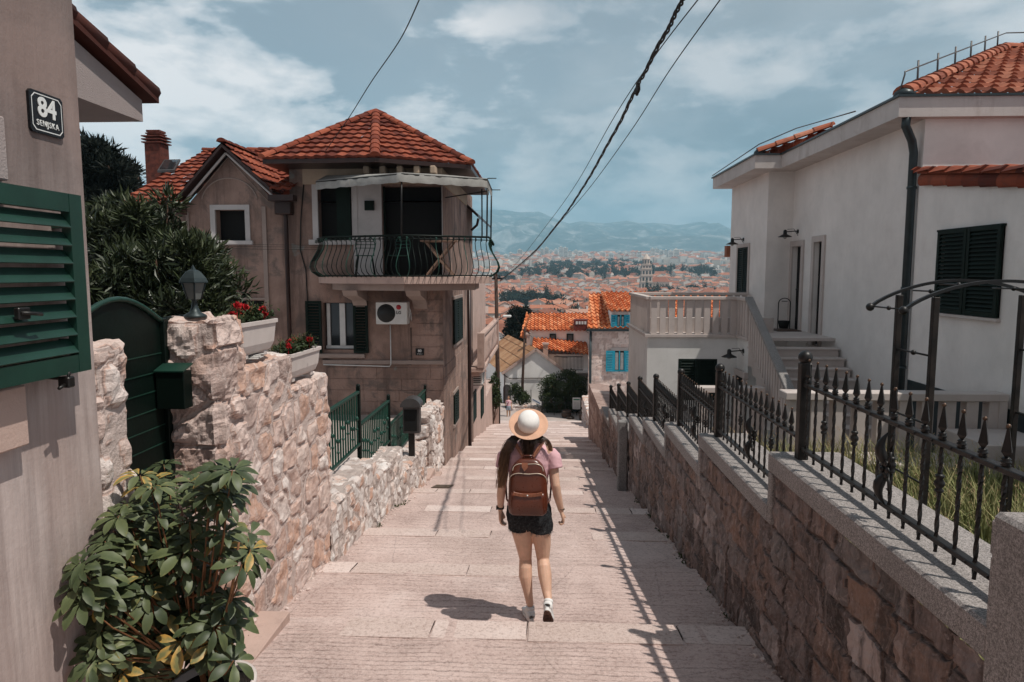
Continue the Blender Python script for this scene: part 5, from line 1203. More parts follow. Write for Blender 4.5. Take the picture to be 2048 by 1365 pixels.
# door, windows
m = MB(); m.box((6.1, dB.y+.01, .48), (6.14, dA.y-.01, dB.z-.01), .004); 
for z in (.62, 1.25, 1.88): m.box((6.085, dB.y+.1, z), (6.1, dA.y-.1, z+.5), .01)
dr_ = m.build('front_door', MT['black'], rh); m = MB(); m.ball((6.07, dA.y-.14, 1.45), .03); m.build('door_handle', MT['grey_metal'], dr_)
def surround(y0, y1, z0, z1, t=.13, d=.04, name='door_surround', x=6.0, bottom=False):
    m = MB(); m.box((x-d, y0-t, z0), (x+.002, y0, z1), .006); m.box((x-d, y1, z0), (x+.002, y1+t, z1), .006); m.box((x-d, y0-t, z1), (x+.002, y1+t, z1+t), .006)
    if bottom: m.box((x-d-.03, y0-t, z0-.06), (x+.002, y1+t, z0), .006)
    m.build(name, MT['palestone'], rh)
surround(dB.y, dA.y, .48, dB.z); surround(tB.y, tA.y, tA.z, tB.z, name='window_surround', bottom=True); surround(oB.y, oA.y, oA.z, oB.z, .1, .03, 'window_surround', 5.4)
m = MB(); yy0, yy1 = tB.y, tA.y
m.box((6.09, yy0, tA.z), (6.13, yy0+.06, tB.z)); m.box((6.09, yy1-.06, tA.z), (6.13, yy1, tB.z))
for z in (tA.z, tA.z+(tB.z-tA.z)*.33, tA.z+(tB.z-tA.z)*.67, tB.z-.05): m.box((6.088, yy0, z), (6.132, yy1, z+.05))
wn = m.build('window', MT['black'], rh); m = MB(); m.box((6.12, yy0, tA.z), (6.125, yy1, tB.z)); m.build('pane', plain('frosted_pane', (.10,.13,.125), .25), rh)
m = MB(); hw_ = (oA.y-oB.y); shutter_leaf(m, (5.42, oA.y, oA.z), (0,-1,0), (-1,0,0), hw_/2-.005, oB.z-oA.z, .035, .05, .055); shutter_leaf(m, (5.42, oA.y-hw_/2, oA.z), (0,-1,0), (-1,0,0), hw_/2-.005, oB.z-oA.z, .035, .05, .055); m.build('shutter', MT['shutter_dk'], rh)
m = MB(); q = hz(1460, 506, 5.4); m.box((5.3, 20.12, q.z-.12), (5.42, 20.35, q.z+.2)); m.build('meter_box', MT['terracotta'], rh)
m = MB(); m.box((5.93, 6.3, -1.2), (5.949, 11.25, .12)); m.build('plinth', MT['pipe_grey'], rh)

# terrace and stairs
tr = thing('terrace', 'white rendered terrace with slatted stone balustrade and stairs up to the pale house', 'terrace', (3, 16, -1))
ZT = .5
m = MB(); gA_ = onY(1357, 718, 15.); gB_ = onY(1433, 772, 15.); gh = [(gA_.x-2.3, -.95+4.6, gB_.x-2.3, gA_.z+4.6)]
wall_holes(m, (2.3, 15.0, -4.6), (1,0,0), 1.95, 5.05, gh, .07, 1, (0,1,0)); m.mi = 0
m.quad((2.3,18.2,-5.6), (2.3,15.,-5.6), (2.3,15.,.45), (2.3,18.2,.45)); m.quad((4.25,15,-4.6), (4.25,14.2,-4.6), (4.25,14.2,.45), (4.25,15,.45)); m.quad((2.3,18.2,-5.6), (2.3,18.2,.45), (5.4,18.2,.45), (5.4,18.2,-5.6))
m.build('terrace_wall', [MT['white_render2'], MT['black']], tr)
m = MB(); m.prism([(2.24, 14.94, .45), (4.2, 14.94, .45), (4.2, 14.2, .45), (6.0, 14.2, .45), (6.0, 16.88, .45), (5.38, 16.88, .45), (5.38, 18.25, .45), (2.24, 18.25, .45)], (0,0,.06)); m.build('terrace_floor', MT['palestone'], tr)
m = MB()
for k in range(2): shutter_leaf(m, (gA_.x+k*(gB_.x-gA_.x)/2, 15.03, -.95), (1,0,0), (0,-1,0), (gB_.x-gA_.x)/2-.004, gA_.z+.95)
m.build('shutter', MT['shutter_dk'], tr)
def balus(p, q, z0, z1, name, par, sw=.125, gap=.055, post=True, th=.06):
    p = Vector(p); q = Vector(q); d = (q-p); L = d.length; d.normalize(); t = None
    m = MB(); m.obox(p+Vector((0,0,z1-.035)), q+Vector((0,0,z1-.035)), .15, .07, bev=.008); r_ = m.build(name, MT['palestone'], par)
    n = int(L/(sw+gap))
    m = MB()
    for k in range(n):
        c = p+d*(L*(k+.5)/n); a = c+Vector((0,0,z0)); b = c+Vector((0,0,z1-.07)); m.obox(a, b, sw if abs(d.x) > .5 else th, th if abs(d.x) > .5 else sw, up=(0,1,0))
    m.build('balusters', MT['palestone'], par); return r_
zt_ = 1.33
balus((2.34, 15.04, 0), (4.25, 15.04, 0), ZT+.0, zt_, 'front_rail', tr); balus((2.34, 15.1, 0), (2.34, 18.1, 0), ZT, zt_, 'side_rail', tr); balus((2.4, 18.1, 0), (5.36, 18.1, 0), ZT, zt_, 'rear_rail', tr); balus((4.25, 15.0, 0), (4.25, 14.25, 0), ZT, zt_, 'landing_rail', tr)
m = MB(); m.box((2.42, 15.55, ZT), (5.2, 15.65, ZT+.34), .01); m.build('inner_kerb', MT['palestone'], tr)
n = 11; rise = .168; run = .285
for k in range(n):
    z = ZT-.0-rise*(k+1); y = 14.2-run*k; m = MB(); m.box((4.25, y-run, z-.4), (5.95, y-.001, z-.035)); m.box((4.22, y-run-.03, z-.035), (5.97, y-.001, z), .006); m.build('stair_step', MT['palestone'], tr)
m = MB(); a = Vector((4.25, 14.3, zt_)); b = Vector((4.25, 14.3-run*n, zt_-rise*n)); m.obox(a, b, .16, .07, bev=.01); m.build('sloping_handrail', MT['granite2'], tr)
m = MB()
for k in range(n*2):
    y = 14.15-run*(k+.5)/2; zb = ZT-rise*(k/2+1); zt2 = zt_-(14.3-y)*rise/run-.03; m.box((4.22, y-.045, zb), (4.28, y+.045, zt2))
m.build('stair_balusters', MT['palestone'], tr)
m = MB(); m.box((4.27, 11, -4.4), (5.9, 14.1, -1.4)); m.build('stair_base', MT['white_render2'], tr)
# doorway beside the stair at lower level
m = MB(); m.box((4.2, 14.35, -2.), (4.26, 14.85, -.35)); m.build('cellar_door', MT['black'], tr)
m = MB(); m.box((4.19, 14.85, -2.), (4.27, 14.95, -.25)); m.box((4.19, 14.25, -2.), (4.27, 14.35, -.25)); m.box((4.185, 14.2, -.35), (4.27, 14.98, -.22)); m.build('cellar_door_surround', MT['palestone'], tr)
# low garden walls
def slat_wall(name, label, p, q, z0, z1, cap=.1):
    t = thing(name, label, 'balustrade', p); p = Vector(p); q = Vector(q); m = MB(); d = (q-p).normalized()
    m.box((p.x, p.y-.02, z1-cap), (q.x, p.y+.24, z1), .01); m.build('cap', MT['palestone'], t)
    L = q.x-p.x; n = int(L/.27); 
    for k in range(n): x = p.x+L*(k+.5)/n; m = MB(); m.box((x-.075, p.y+.02, z0), (x+.075, p.y+.16, z1-cap), .004); m.build('slat', MT['palestone'], t)
    m = MB(); m.box((p.x, p.y, z0-.6), (q.x, p.y+.2, z0), .006); m.box((q.x-.1, p.y+.0, z0), (q.x, p.y+.2, z1-cap)); m.build('base', MT['palestone'], t)
slat_wall('garden_balustrade', 'long pale slatted stone balustrade behind the grassy garden', (3.12, 8.8, 0), (5.9, 8.8, 0), -.62, .32)
zq = onY(1400, 775, 12.6).z; slat_wall('garden_balustrade', 'short pale slatted balustrade below the garage shutter, seen through the fence', (2.85, 12.6, 0), (4.1, 12.6, 0), -1.9, zq)
m = MB(); m.box((5.1, 7.9, -.5), (5.95, 8.75, -.12), .01); m.box((3.9, 8.1, -.6), (5.1, 8.7, -.42), .01); one(m, 'garden_steps', MT['palestone'], 'low pale stone steps at the right end of the garden balustrade', 'steps')
# yard surfaces
m = MB(); m.prism([(1.84, -2, .0), (9, -2, .0), (9, 8.8, -.66), (1.84, 8.8, -.66)], (0,0,-1.5)); struct(m, 'garden_ground', MT['soil'])
m = MB(); m.prism([(1.84, 9.0, -.85), (9, 9.0, -.85), (9, 14.9, -2.1), (1.84, 14.9, -2.1)], (0,0,-1.5)); struct(m, 'courtyard_ground', MT['plaza'])
# grass
def gz(y): return -.075*(y+2)+.16 if y < 0 else .0-.075*(y+2)+.15
gr = MB(); rg = np.random.RandomState(9); n = 17000
Yg = 1.6+7.1*rg.rand(n)**.85; Xg = 1.98+(.3+2.6*rg.rand(n)**1.2*np.clip((Yg)/5, .5, 1.3)); Xg = np.where(rg.rand(n) < .25, 1.98+.5*rg.rand(n), Xg)
cl = fbm(np.stack([Xg, Yg, Yg*0], 1), 1.6, 3, 5); Hh_ = (.17+.30*rg.rand(n))*(.5+1.0*cl); z0_ = -.075*Yg
lean = np.stack([-.12+.5*rg.normal(size=n)*.5, .25*rg.normal(size=n), np.zeros(n)], 1); w_ = .0035+.004*rg.rand(n)
B0 = np.stack([Xg, Yg, z0_], 1); mid = B0+lean*Hh_[:,None]*.35+np.stack([0*Hh_, 0*Hh_, Hh_*.6], 1); tip = B0+lean*Hh_[:,None]*1.15+np.stack([0*Hh_, 0*Hh_, Hh_], 1)
an_ = rg.rand(n)*3.14; sv = np.stack([np.cos(an_), np.sin(an_), an_*0], 1)*w_[:,None]
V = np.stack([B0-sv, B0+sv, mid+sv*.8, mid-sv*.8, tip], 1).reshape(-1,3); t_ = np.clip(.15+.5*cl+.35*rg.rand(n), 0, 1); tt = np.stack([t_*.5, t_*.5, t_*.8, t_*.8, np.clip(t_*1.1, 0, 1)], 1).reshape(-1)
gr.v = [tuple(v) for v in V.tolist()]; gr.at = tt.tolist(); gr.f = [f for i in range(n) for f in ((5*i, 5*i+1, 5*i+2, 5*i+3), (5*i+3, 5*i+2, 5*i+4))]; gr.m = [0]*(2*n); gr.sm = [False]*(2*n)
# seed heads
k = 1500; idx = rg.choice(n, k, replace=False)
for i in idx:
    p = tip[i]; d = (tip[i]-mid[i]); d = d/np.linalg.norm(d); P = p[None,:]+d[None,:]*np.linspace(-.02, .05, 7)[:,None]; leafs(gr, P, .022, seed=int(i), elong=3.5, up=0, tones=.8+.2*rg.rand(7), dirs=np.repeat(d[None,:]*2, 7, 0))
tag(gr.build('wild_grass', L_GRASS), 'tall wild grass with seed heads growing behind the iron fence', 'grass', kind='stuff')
# garden arch
ga = thing('garden_arch', 'rusty black iron arch frame with ball ends standing in the garden behind the fence', 'arch', (3.1, 5.2, -.4))
def arc(y, x0, x1, z0, zt, mbx):
    pts = []; n = 24
    for i in range(n+1): t = i/n; x = x0+(x1-x0)*t; pts.append(Vector((x, y, z0+(zt-z0)*(1-(2*t-1)**2)**.85)))
    for i in range(n): mbx.obox(pts[i], pts[i+1], .03, .022)
    return pts
X0, X1 = 2.58, 3.97
for y, nm in ((5.0, 'arch_bar'), (5.5, 'arch_bar')):
    m = MB(); p_ = arc(y, X0, X1, 1.58, 1.79, m); m.ball(tuple(p_[0]), .032); m.ball(tuple(p_[-1]), .032); m.build(nm, MT['iron'], ga)
for x in (2.80, 3.74):
    for y in (5.0, 5.5): m = MB(); m.box((x-.021, y-.021, -.6), (x+.021, y+.021, 1.675), .003); m.build('post', MT['iron_rust'], ga)
    for z in (1.25, .75, .3): m = MB(); m.tube([(x, 5.02, z), (x, 5.48, z+.0)], .008, 6); m.ball((x, 5.25, z), .02); m.build('cross_rod', MT['iron'], ga)
for x, z in ((2.6, 1.585), (2.9, 1.71), (3.1, 1.76), (3.5, 1.73)): m = MB(); m.tube([(x, 5.01, z), (x, 5.49, z)], .007, 6); m.ball((x, 5.25, z), .017); m.build('cross_rod', MT['iron'], ga)
# wall lamps
def wall_lamp(px, py, x, label):
    p = onX(px, py, x); t = thing('wall_lamp', label, 'lamp', tuple(p), 'cone shaded wall lamps'); y, z = p.y, p.z
    m = MB(); m.tube([(x, y, z+.1), (x-.06, y, z+.11), (x-.3, y, z+.09)], .012, 8); m.tube([(x, y, z-.0), (x-.1, y, z+.16), (x-.25, y, z+.15)], .006, 6); m.lathe([(.05,-.01), (.05,.01)], (x-.01, y, z+.1), 12, M=Matrix.Rotation(math.pi/2, 3, 'Y')); m.build('bracket', MT['iron'], t)
    m = MB(); m.lathe([(.16, -.03), (.155, -.02), (.06, .03), (.045, .04), (.04, .12), (.02, .14), (.001, .145)], (x-.3, y, z), 20); m.build('shade', MT['iron'], t)
    m = MB(); m.ball((x-.3, y, z-.03), .045); m.build('bulb', plain('lamp_glass', (.35,.34,.32), .2), t)
wall_lamp(1487, 487, 5.4, 'cone-shaded iron lamp beside the left shutter of the pale house'); wall_lamp(1596, 472, 6.0, 'cone-shaded iron lamp above the front door of the pale house'); wall_lamp(1487, 712, 4.25, 'blue-grey cone lamp low on the terrace wall beside the stairs')
# things by the door
t = thing('flower_stand', 'thin black hooped metal stand holding a dark pot by the front door', 'plant stand', (5.75, 16.6, ZT+.01)); q = (5.78, 16.6)
m = MB(); m.tube([(q[0]-.14, q[1], ZT+.01), (q[0]-.14, q[1], ZT+.62)]+[(q[0]-.14*math.cos(a), q[1], ZT+.62+.12*math.sin(a)) for a in [math.pi*k/8 for k in range(1, 8)]]+[(q[0]+.14, q[1], ZT+.62), (q[0]+.14, q[1], ZT+.01)], .012, 6); m.lathe([(.001,0), (.07, 0), (.07, .015), (.001, .015)], (q[0], q[1], ZT+.66), 12); m.build('hoop', MT['iron'], t)
m = MB(); m.lathe([(.10, ZT+.02), (.13, ZT+.2), (.12, ZT+.2), (.11, ZT+.16), (.001, ZT+.16)], (q[0], q[1], 0), 16); m.build('pot', MT['black'], t)
m = MB(); m.box((5.35, 15.75, ZT+.012), (5.9, 16.3, ZT+.035), .01); one(m, 'doormat', MT['barrel'], 'brown doormat in front of the dark front door', 'doormat')
t = thing('plant_pot', 'small pale flower pot on the sill of the tall narrow window', 'plant pot', (5.9, tA.y-.35, tA.z)); q = (5.93, (tA.y+tB.y)/2+.05)
m = MB(); m.lathe([(.06, tA.z), (.09, tA.z+.16), (.1, tA.z+.17), (.1, tA.z+.2), (.08, tA.z+.2), (.075, tA.z+.16), (.001, tA.z+.16)], (q[0], q[1], 0), 16); m.build('pot', MT['planter'], t)
# ================================================================== bottom of the street
def P38(px, py, y): return onY(px, py, y)
# stone parapet beyond the fence
pw = thing('stone_parapet', 'pink stone parapet wall on the lower right side of the street beyond the fence', 'stone wall', (1.85, 20, -3))
m = MB(); stone_box(m, (1.62, 16.0, -4.4), (2.3, 23.4, onX(1212, 811, 1.85).z), .06, lambda P: f_courses(P, .27, .5, 8, .03), .03, 8, rough=.7, mortar=.07, faces='xyYZ'); m.build('masonry', MT['darkwall2'], pw)
m = MB(); stone_box(m, (2.15, 23.4, -7.4), (2.55, 36.5, -4.75), .09, fr_((.5,.4,.35), 77), .05, 77, rough=.8, faces='xyZ'); m.build('lower_section', MT['rubble2'], pw)
# pale stone house with turquoise shutters
Ys = 38.; sh_ = thing('house', 'pale ashlar stone house with turquoise shutters and clay tiled roof, beyond the terrace', 'house', (6, Ys, -7))
xL = onY(1177, 700, Ys).x; zEv = onY(1200, 657, Ys).z; xR = xL+9.5
m = MB()
def sfield(P): return f_courses(P, .3, .42, 21, .03)
m2 = MB(); stone_box(m2, (xL, Ys, -7.3), (xR, Ys+8, zEv), .075, sfield, .02, 21, rough=.6, mortar=.12, faces='xy'); m2.v = [(x+(y-Ys)*.085, y, z) for x, y, z in m2.v]; m2.build('wall', MT['ashlar'], sh_)
rz = onY(1200, 589, 42.5).z; m = MB()
xRd = onY(1178, 583, 42.5).x; slope_roof(m, [Vector((xL-.1, Ys-.25, zEv)), Vector((xR, Ys-.25, zEv)), Vector((xR, 42.5, rz)), Vector((xRd, 42.5, rz))], tw=.29, tl=.5, wave=.09, lift=.06, seed=81); m.quad((xRd, 42.5, rz), (xR, 42.5, rz), (xR, 47, zEv), (xRd+.5, 47, zEv)); m.build('roof', MT['tile_orange'], sh_)
m = MB(); m.box((xL-.15, Ys-.35, zEv-.14), (xR, Ys-.2, zEv-.02)); m.build('gutter', MT['pipe_grey'], sh_)
m = MB(); q = onY(1181, 840, Ys-.15); m.tube([(xL+.1, Ys-.15, zEv-.1), (xL+.1, Ys-.15, -7.0)], .07, 8); m.build('downpipe', MT['pipe_grey'], sh_)
def sh_window(par, x0, x1, y0, y1, Y_, s0, s1, open_r=True):
    a = onY(x0, y1, Y_); b = onY(x1, y0, Y_); m = MB(); m.box((a.x-.15, Y_-.06, a.z-.12), (b.x+.15, Y_-.02, a.z)); m.build('window_sill', MT['palestone'], par); m = MB(); m.box((a.x-.15, Y_-.05, b.z), (b.x+.15, Y_-.02, b.z+.18)); m.build('window_lintel', MT['palestone'], par)
    m = MB(); m.box((a.x, Y_-.05, a.z), (b.x, Y_-.045, b.z)); w = m.build('window', MT['black'], par)
    m = MB(); m.box((a.x, Y_-.075, a.z), (a.x+.06, Y_-.055, b.z)); m.box((b.x-.06, Y_-.075, a.z), (b.x, Y_-.055, b.z)); xm = (a.x+b.x)/2; m.box((xm-.03, Y_-.075, a.z), (xm+.03, Y_-.055, b.z)); m.box((a.x+.06, Y_-.075, a.z), (b.x-.06, Y_-.055, a.z+.06)); m.build('sash', MT['turquoise'] , w)
    m = MB(); m.box((a.x+.08, Y_-.054, a.z+.1), (xm-.06, Y_-.052, b.z-.1)); m.box((xm+.06, Y_-.054, a.z+.1), (b.x-.08, Y_-.052, b.z-.1)); m.build('curtain', MT['curtain'], w)
    for u0, u1 in ((onY(s0, y0, Y_).x, a.x-.01), (b.x+.01, onY(s1, y0, Y_).x)):
        m = MB(); shutter_leaf(m, (u0, Y_-.065, a.z), (1,0,0), (0,-1,0), u1-u0, b.z-a.z, .04, .06, .09); m.build('shutter', MT['turquoise'], par)
sh_window(sh_, 1227, 1250, 702, 743, Ys-.02, 1212, 1260)
# dormer
d0 = onY(1222, 657, Ys-.1); d1 = onY(1262, 626, Ys-.1); m = MB(); m.box((d0.x, Ys-.1, d0.z), (d1.x+1.2, Ys+3, d1.z+.05)); dm = m.build('dormer_wall', MT['gable_white'], sh_)
m = MB(); e0 = onY(1215, 622, Ys-.4); slope_roof(m, [Vector((e0.x, Ys-.4, e0.z)), Vector((d1.x+1.4, Ys-.4, e0.z)), Vector((d1.x+1.4, 42.3, rz+.12)), Vector((e0.x, 42.3, rz+.12))], tw=.29, tl=.5, wave=.09, lift=.06, seed=82); m.build('dormer_roof', MT['tile_orange'], sh_)
sh_window(sh_, 1232, 1250, 630, 655, Ys-.14, 1222, 1259)
# orange-roofed house
Yo = 47.; oh = thing('house', 'house with wide orange pantile roof and a red chimney box, behind the white gable', 'house', (1, Yo, -7))
def fq(px, py, y=Yo): return onY(px, py, y)
a = fq(1052, 661); b = fq(1177, 661); t0 = fq(1062, 628, 50.5); m = MB(); m.box((fq(1058, 665).x, Yo+.3, -7.2), (b.x+.6, 54, a.z)); m.build('wall', MT['gable_white'], oh)
m = MB(); slope_roof(m, [Vector((a.x, Yo, a.z)), Vector((b.x+.6, Yo, a.z)), Vector((b.x+.6, 50.5, t0.z)), Vector((t0.x, 50.5, t0.z))], tw=.27, tl=.45, wave=.085, lift=.06, seed=83)
slope_roof(m, [Vector((a.x, 54, a.z)), Vector((a.x, Yo, a.z)), Vector((t0.x, 50.5, t0.z))], tw=.27, tl=.45, wave=.085, lift=.06, seed=84)
lo = fq(1040, 676, 48.5); slope_roof(m, [Vector((lo.x, 48.5, lo.z)), Vector((a.x+.1, 48.2, lo.z)), Vector((a.x+.4, 50, a.z+.3)), Vector((lo.x+.6, 52, a.z+.3))], tw=.27, tl=.45, wave=.085, lift=.06, seed=85); m.build('roof', MT['tile_orange'], oh)
m = MB(); c0 = fq(1148, 661, Yo-.1); c1 = fq(1177, 640, Yo-.1); m.box((c0.x, Yo-.1, c0.z), (c1.x, Yo+.8, c1.z)); ch = m.build('chimney_box', plain('oxide_red', (.13,.025,.018), .8), oh)
m = MB()
for k in range(4): x = c0.x+.18+k*(c1.x-c0.x-.2)/4; m.box((x-.07, Yo-.13, c1.z-.32), (x+.07, Yo-.105, c1.z-.12), .01)
m.build('vent_opening', MT['whitepaint'], oh)
for x0, x1 in ((1099, 1112), (1133, 1147)):
    p = fq(x0, 688, Yo+.28); q = fq(x1, 668, Yo+.28); m = MB(); m.box((p.x, Yo+.2, p.z), (q.x, Yo+.295, q.z)); w = m.build('window', MT['shutter_dk'], oh); m = MB(); m.box((p.x+.08, Yo+.19, p.z+.08), (q.x-.08, Yo+.199, q.z-.08)); m.build('pane', MT['glass'], oh)
m = MB(); p = fq(1064, 700, 45.5); q = fq(1177, 700, 45.5); zt = fq(1100, 687, 47.2).z; slope_roof(m, [Vector((p.x, 45.0, fq(1100, 697, 45.).z)), Vector((q.x, 45.0, fq(1100, 709, 45.).z)), Vector((q.x, 47.25, zt)), Vector((p.x, 47.25, zt+.1))], tw=.27, tl=.45, wave=.085, lift=.07, seed=86); m.build('lower_roof', MT['tile_orange'], oh)
m = MB(); m.box((fq(1096, 720, 45.4).x, 45.4, -7.2), (q.x, 47.3, fq(1100, 706, 45.4).z-.1)); m.build('lower_wall', MT['gable_white'], oh)
for (x0, x1, y0, y1, nm) in ((1053, 1060, 667, 684, 'chimney'), (1086, 1096, 687, 706, 'chimney')):
    p = fq(x0, y1, 44.8); r_ = fq(x1, y0, 44.8); m = MB(); m.box((p.x, 44.8, p.z-.4), (r_.x, 45.2, r_.z-.05)); m.box((p.x-.05, 44.75, r_.z-.12), (r_.x+.05, 45.25, r_.z)); m.build(nm, MT['pinkwall'], oh)
m = MB(); p = fq(1108, 740, 44.3); r_ = fq(1166, 714, 44.3)
m.tube([(p.x, 44.3, r_.z), (r_.x, 44.3, r_.z)], .03, 6); m.tube([(p.x, 44.3, p.z), (r_.x, 44.3, p.z)], .03, 6)
for k in range(22): x = p.x+(r_.x-p.x)*k/21; m.tube([(x, 44.3, p.z), (x, 44.3, r_.z)], .014, 5)
m.build('balcony_railing', MT['iron'], oh); m = MB(); m.box((p.x, 44.25, p.z-.2), (r_.x+.6, 45.5, p.z-.03)); m.build('balcony_slab', MT['gable_white'], oh)
# white gable house
Yg_ = 43.; gh_ = thing('house', 'small white gable-fronted house with tan slab-tiled roof at the foot of the street', 'house', (-.8, Yg_, -7))
ap = onY(1071, 697, Yg_); la = onY(1003, 746, Yg_); ra = onY(1137, 742, Yg_); ra.z = la.z
m = MB(); dx = Vector((-2.2, 9, 0)); 
f_ = [Vector((la.x+.15, Yg_, -7.4)), Vector((ra.x-.1, Yg_, -7.4)), Vector((ra.x-.1, Yg_, la.z-.05)), ap-Vector((0,0,.12)), Vector((la.x+.15, Yg_, la.z-.05))]
m.poly(f_); m.poly([f_[0], f_[4], f_[4]+dx, f_[0]+dx]); m.poly([f_[1]+dx, f_[2]+dx, f_[2], f_[1]]); m.build('wall', MT['gable_white'], gh_)
dn = dx.normalized()
bk_ap = onY(1043, 675, 51.); bk_ap = ap+dx*((51-Yg_)/9.)
m = MB(); o = -dn*.09
slope_roof(m, [la+dx+Vector((0,0,.02)), la+o, ap+o, ap+dx], tw=.62, tl=.75, wave=.03, lift=.03, seed=91, flat=True)
slope_roof(m, [ra+o, ra+dx, ap+dx, ap+o], tw=.62, tl=.75, wave=.03, lift=.03, seed=92, flat=True); m.build('roof', MT['tile_tan'], gh_)
m = MB(); 
for a_, b_ in ((la, ap), (ap, ra)): m.obox(a_+o*1.1-Vector((0,0,.06)), b_+o*1.1-Vector((0,0,.06)), .1, .16)
m.build('verge', MT['pinkwall'], gh_)
m = MB(); m.tube([(la.x+.1, Yg_-.05, la.z-.1), (la.x+.5, Yg_-.05, la.z-.35), (ra.x-.2, Yg_-.05, la.z-.3)], .03, 6); m.tube([(la.x+.2, Yg_-.06, la.z-.1), (la.x+.2, Yg_-.06, -6.56)], .04, 6); m.build('gutter_pipe', MT['pipe'], gh_)
m = MB(); p = onY(1014, 800, Yg_-.06); m.prism([(p.x-.25, Yg_-.05, -6.56), (p.x+.25, Yg_-.05, -6.56)]+[(p.x+.25*math.cos(math.pi*k/8), Yg_-.05, -5.5+.25*math.sin(math.pi*k/8)) for k in range(9)], (0,.03,0)); m.build('arched_door', MT['grey_metal'], gh_)
# left: small tiled roof behind pole
t = thing('house', 'low house with steep orange tiled roof seen between the pole and the tan roof', 'house', (-4.5, 50, -8)); p = onY(962, 745, 50); q = onY(985, 745, 50); r_ = onY(985, 690, 53)
m = MB(); m.box((p.x-3, 50.2, -9), (q.x+1.2, 56, p.z)); m.build('wall', MT['gable_white'], t); m = MB(); slope_roof(m, [Vector((p.x-3, 50, p.z)), Vector((q.x+1.4, 50, p.z)), Vector((q.x+1.4, 53, r_.z)), Vector((p.x-3, 53, r_.z))], tw=.3, tl=.5, wave=.09, lift=.06, seed=93); m.build('roof', MT['tile_orange'], t)
# plants at the foot
bush('flowering_hedge', 'large rounded dark green hedge in front of the white gable house', 'hedge', [E(1125,768,40.5,42,26,1.), E(1150,785,40.4,24,30,.8), E(1100,800,40.4,24,26,.5), E(1130,810,40.3,40,20,.5)], L_HEDGE, .10, 1.9, 15000, 200, (1, 40.3, -6.56), .08, 60, .24)
bush('shrub', 'small round green shrub beside the door of the white gable house', 'shrub', [E(1038,785,41.5,17,20,.6), E(1048,798,41.2,12,12,.4)], L_HEDGE, .09, 1.8, 3500, 210, (-1.3, 41.5, -6.56), .05, 30, .3)
bush('climbing_vine', 'leafy vine hanging over the pink garden wall beside the utility pole', 'vine', [E(987,778,33.3,11,26,.4), E(994,800,33.2,8,16,.3)], L_HEDGE, .09, 1.7, 2500, 220, (-2.5, 33.3, -6), .04, 30, .3)
bush('dark_tree', 'dark leafy tree rising left of the orange-roofed house', 'tree', [E(1040,648,62,26,34,1.6), E(1028,675,61,20,26,1.2), E(1050,630,62,14,18,1.)], L_PINE, .22, 2., 9000, 230, (-2, 62, -12), .2, 50, .3)
# rock wall, barrels, pots, banner, notice board
m = MB(); a = onY(1035, 812, 41.); stone_box(m, (a.x-.4, 40.6, -6.9), (3.1, 41.0, -6.2), .08, fr_((.4,.4,.3), 88), .05, 88, rough=1., faces='xyXZ'); one(m, 'rock_edging', MT['rubble2'], 'low rough stone edging under the hedge at the foot of the street', 'stone edging')
def barrel(px, py, y, r, h, label):
    p = onY(px, py, y); t = thing('barrel_planter', label, 'planter', (p.x, y, -6.56), 'wooden tub planters at the foot of the street'); m = MB(); m.lathe([(r*.8, -6.56), (r, -6.56+h*.5), (r*.85, -6.56+h), (r*.7, -6.56+h), (r*.7, -6.56+h-.05), (.001, -6.56+h-.05)], (p.x, y, 0), 18); m.build('tub', MT['barrel'], t)
    m = MB()
    for zz in (.2, .8): m.lathe([(r*(.9 if zz < .5 else .93)+.01, -6.56+h*zz-.02), (r*(.9 if zz < .5 else .93)+.01, -6.56+h*zz+.02)], (p.x, y, 0), 18)
    m.build('hoop', MT['iron'], t)
barrel(1133, 832, 38.9, .3, .5, 'dark wooden tub on the paving in front of the hedge'); barrel(1141, 838, 38.5, .22, .22, 'low dark tub in front of the larger wooden tub'); barrel(1168, 845, 38.3, .3, .6, 'brown wooden tub against the right wall where the steps end')
t = thing('banner', 'white and blue banner hanging between two thin posts beside the hedge', 'banner', (onY(1073, 800, 39.6).x, 39.6, -7)); a = onY(1062, 800, 39.6); b = onY(1084, 800, 39.6); z1, z0 = onY(1062, 796, 39.6).z, onY(1062, 803, 39.6).z; z3, z2 = onY(1084, 804, 39.6).z, onY(1084, 812, 39.6).z
m = MB(); m.prism([(a.x, 39.6, z0), (b.x, 39.6, z2), (b.x, 39.6, z3), (a.x, 39.6, z1)], (0,.01,0)); m.build('cloth', MT['whitepaint'], t)
m = MB(); m.prism([(a.x+.1, 39.592, z0+.08), (b.x-.1, 39.592, z2+.1), (b.x-.1, 39.592, z2+.16), (a.x+.1, 39.592, z0+.14)], (0,.005,0)); m.build('blue_lettering', plain('banner_blue', (.03,.09,.2), .6), t)
for p in (a, b): m = MB(); m.tube([(p.x, 39.6, -6.53), (p.x, 39.6, onY(1062, 780, 39.6).z)], .025, 6); m.build('post', MT['iron'], t)
t = thing('notice_board', 'white printed notice board on posts in front of the hedge', 'sign', (onY(1153, 808, 39.2).x, 39.2, -7)); a = onY(1145, 819, 39.2); b = onY(1161, 796, 39.2)
m = MB(); m.box((a.x, 39.2, a.z), (b.x, 39.24, b.z), .005); m.build('panel', MT['whitepaint'], t); m = MB(); m.box((a.x+.05, 39.19, b.z-.14), (b.x-.05, 39.199, b.z-.07)); m.build('green_heading', plain('sign_green', (.05,.2,.12), .6), t)
m = MB(); 
for k in range(6): m.box((a.x+.06, 39.19, a.z+.07+k*.065), (b.x-.06-.05*(k % 2), 39.199, a.z+.085+k*.065))
m.build('text_lines', plain('print_grey', (.3,.3,.3), .8), t)
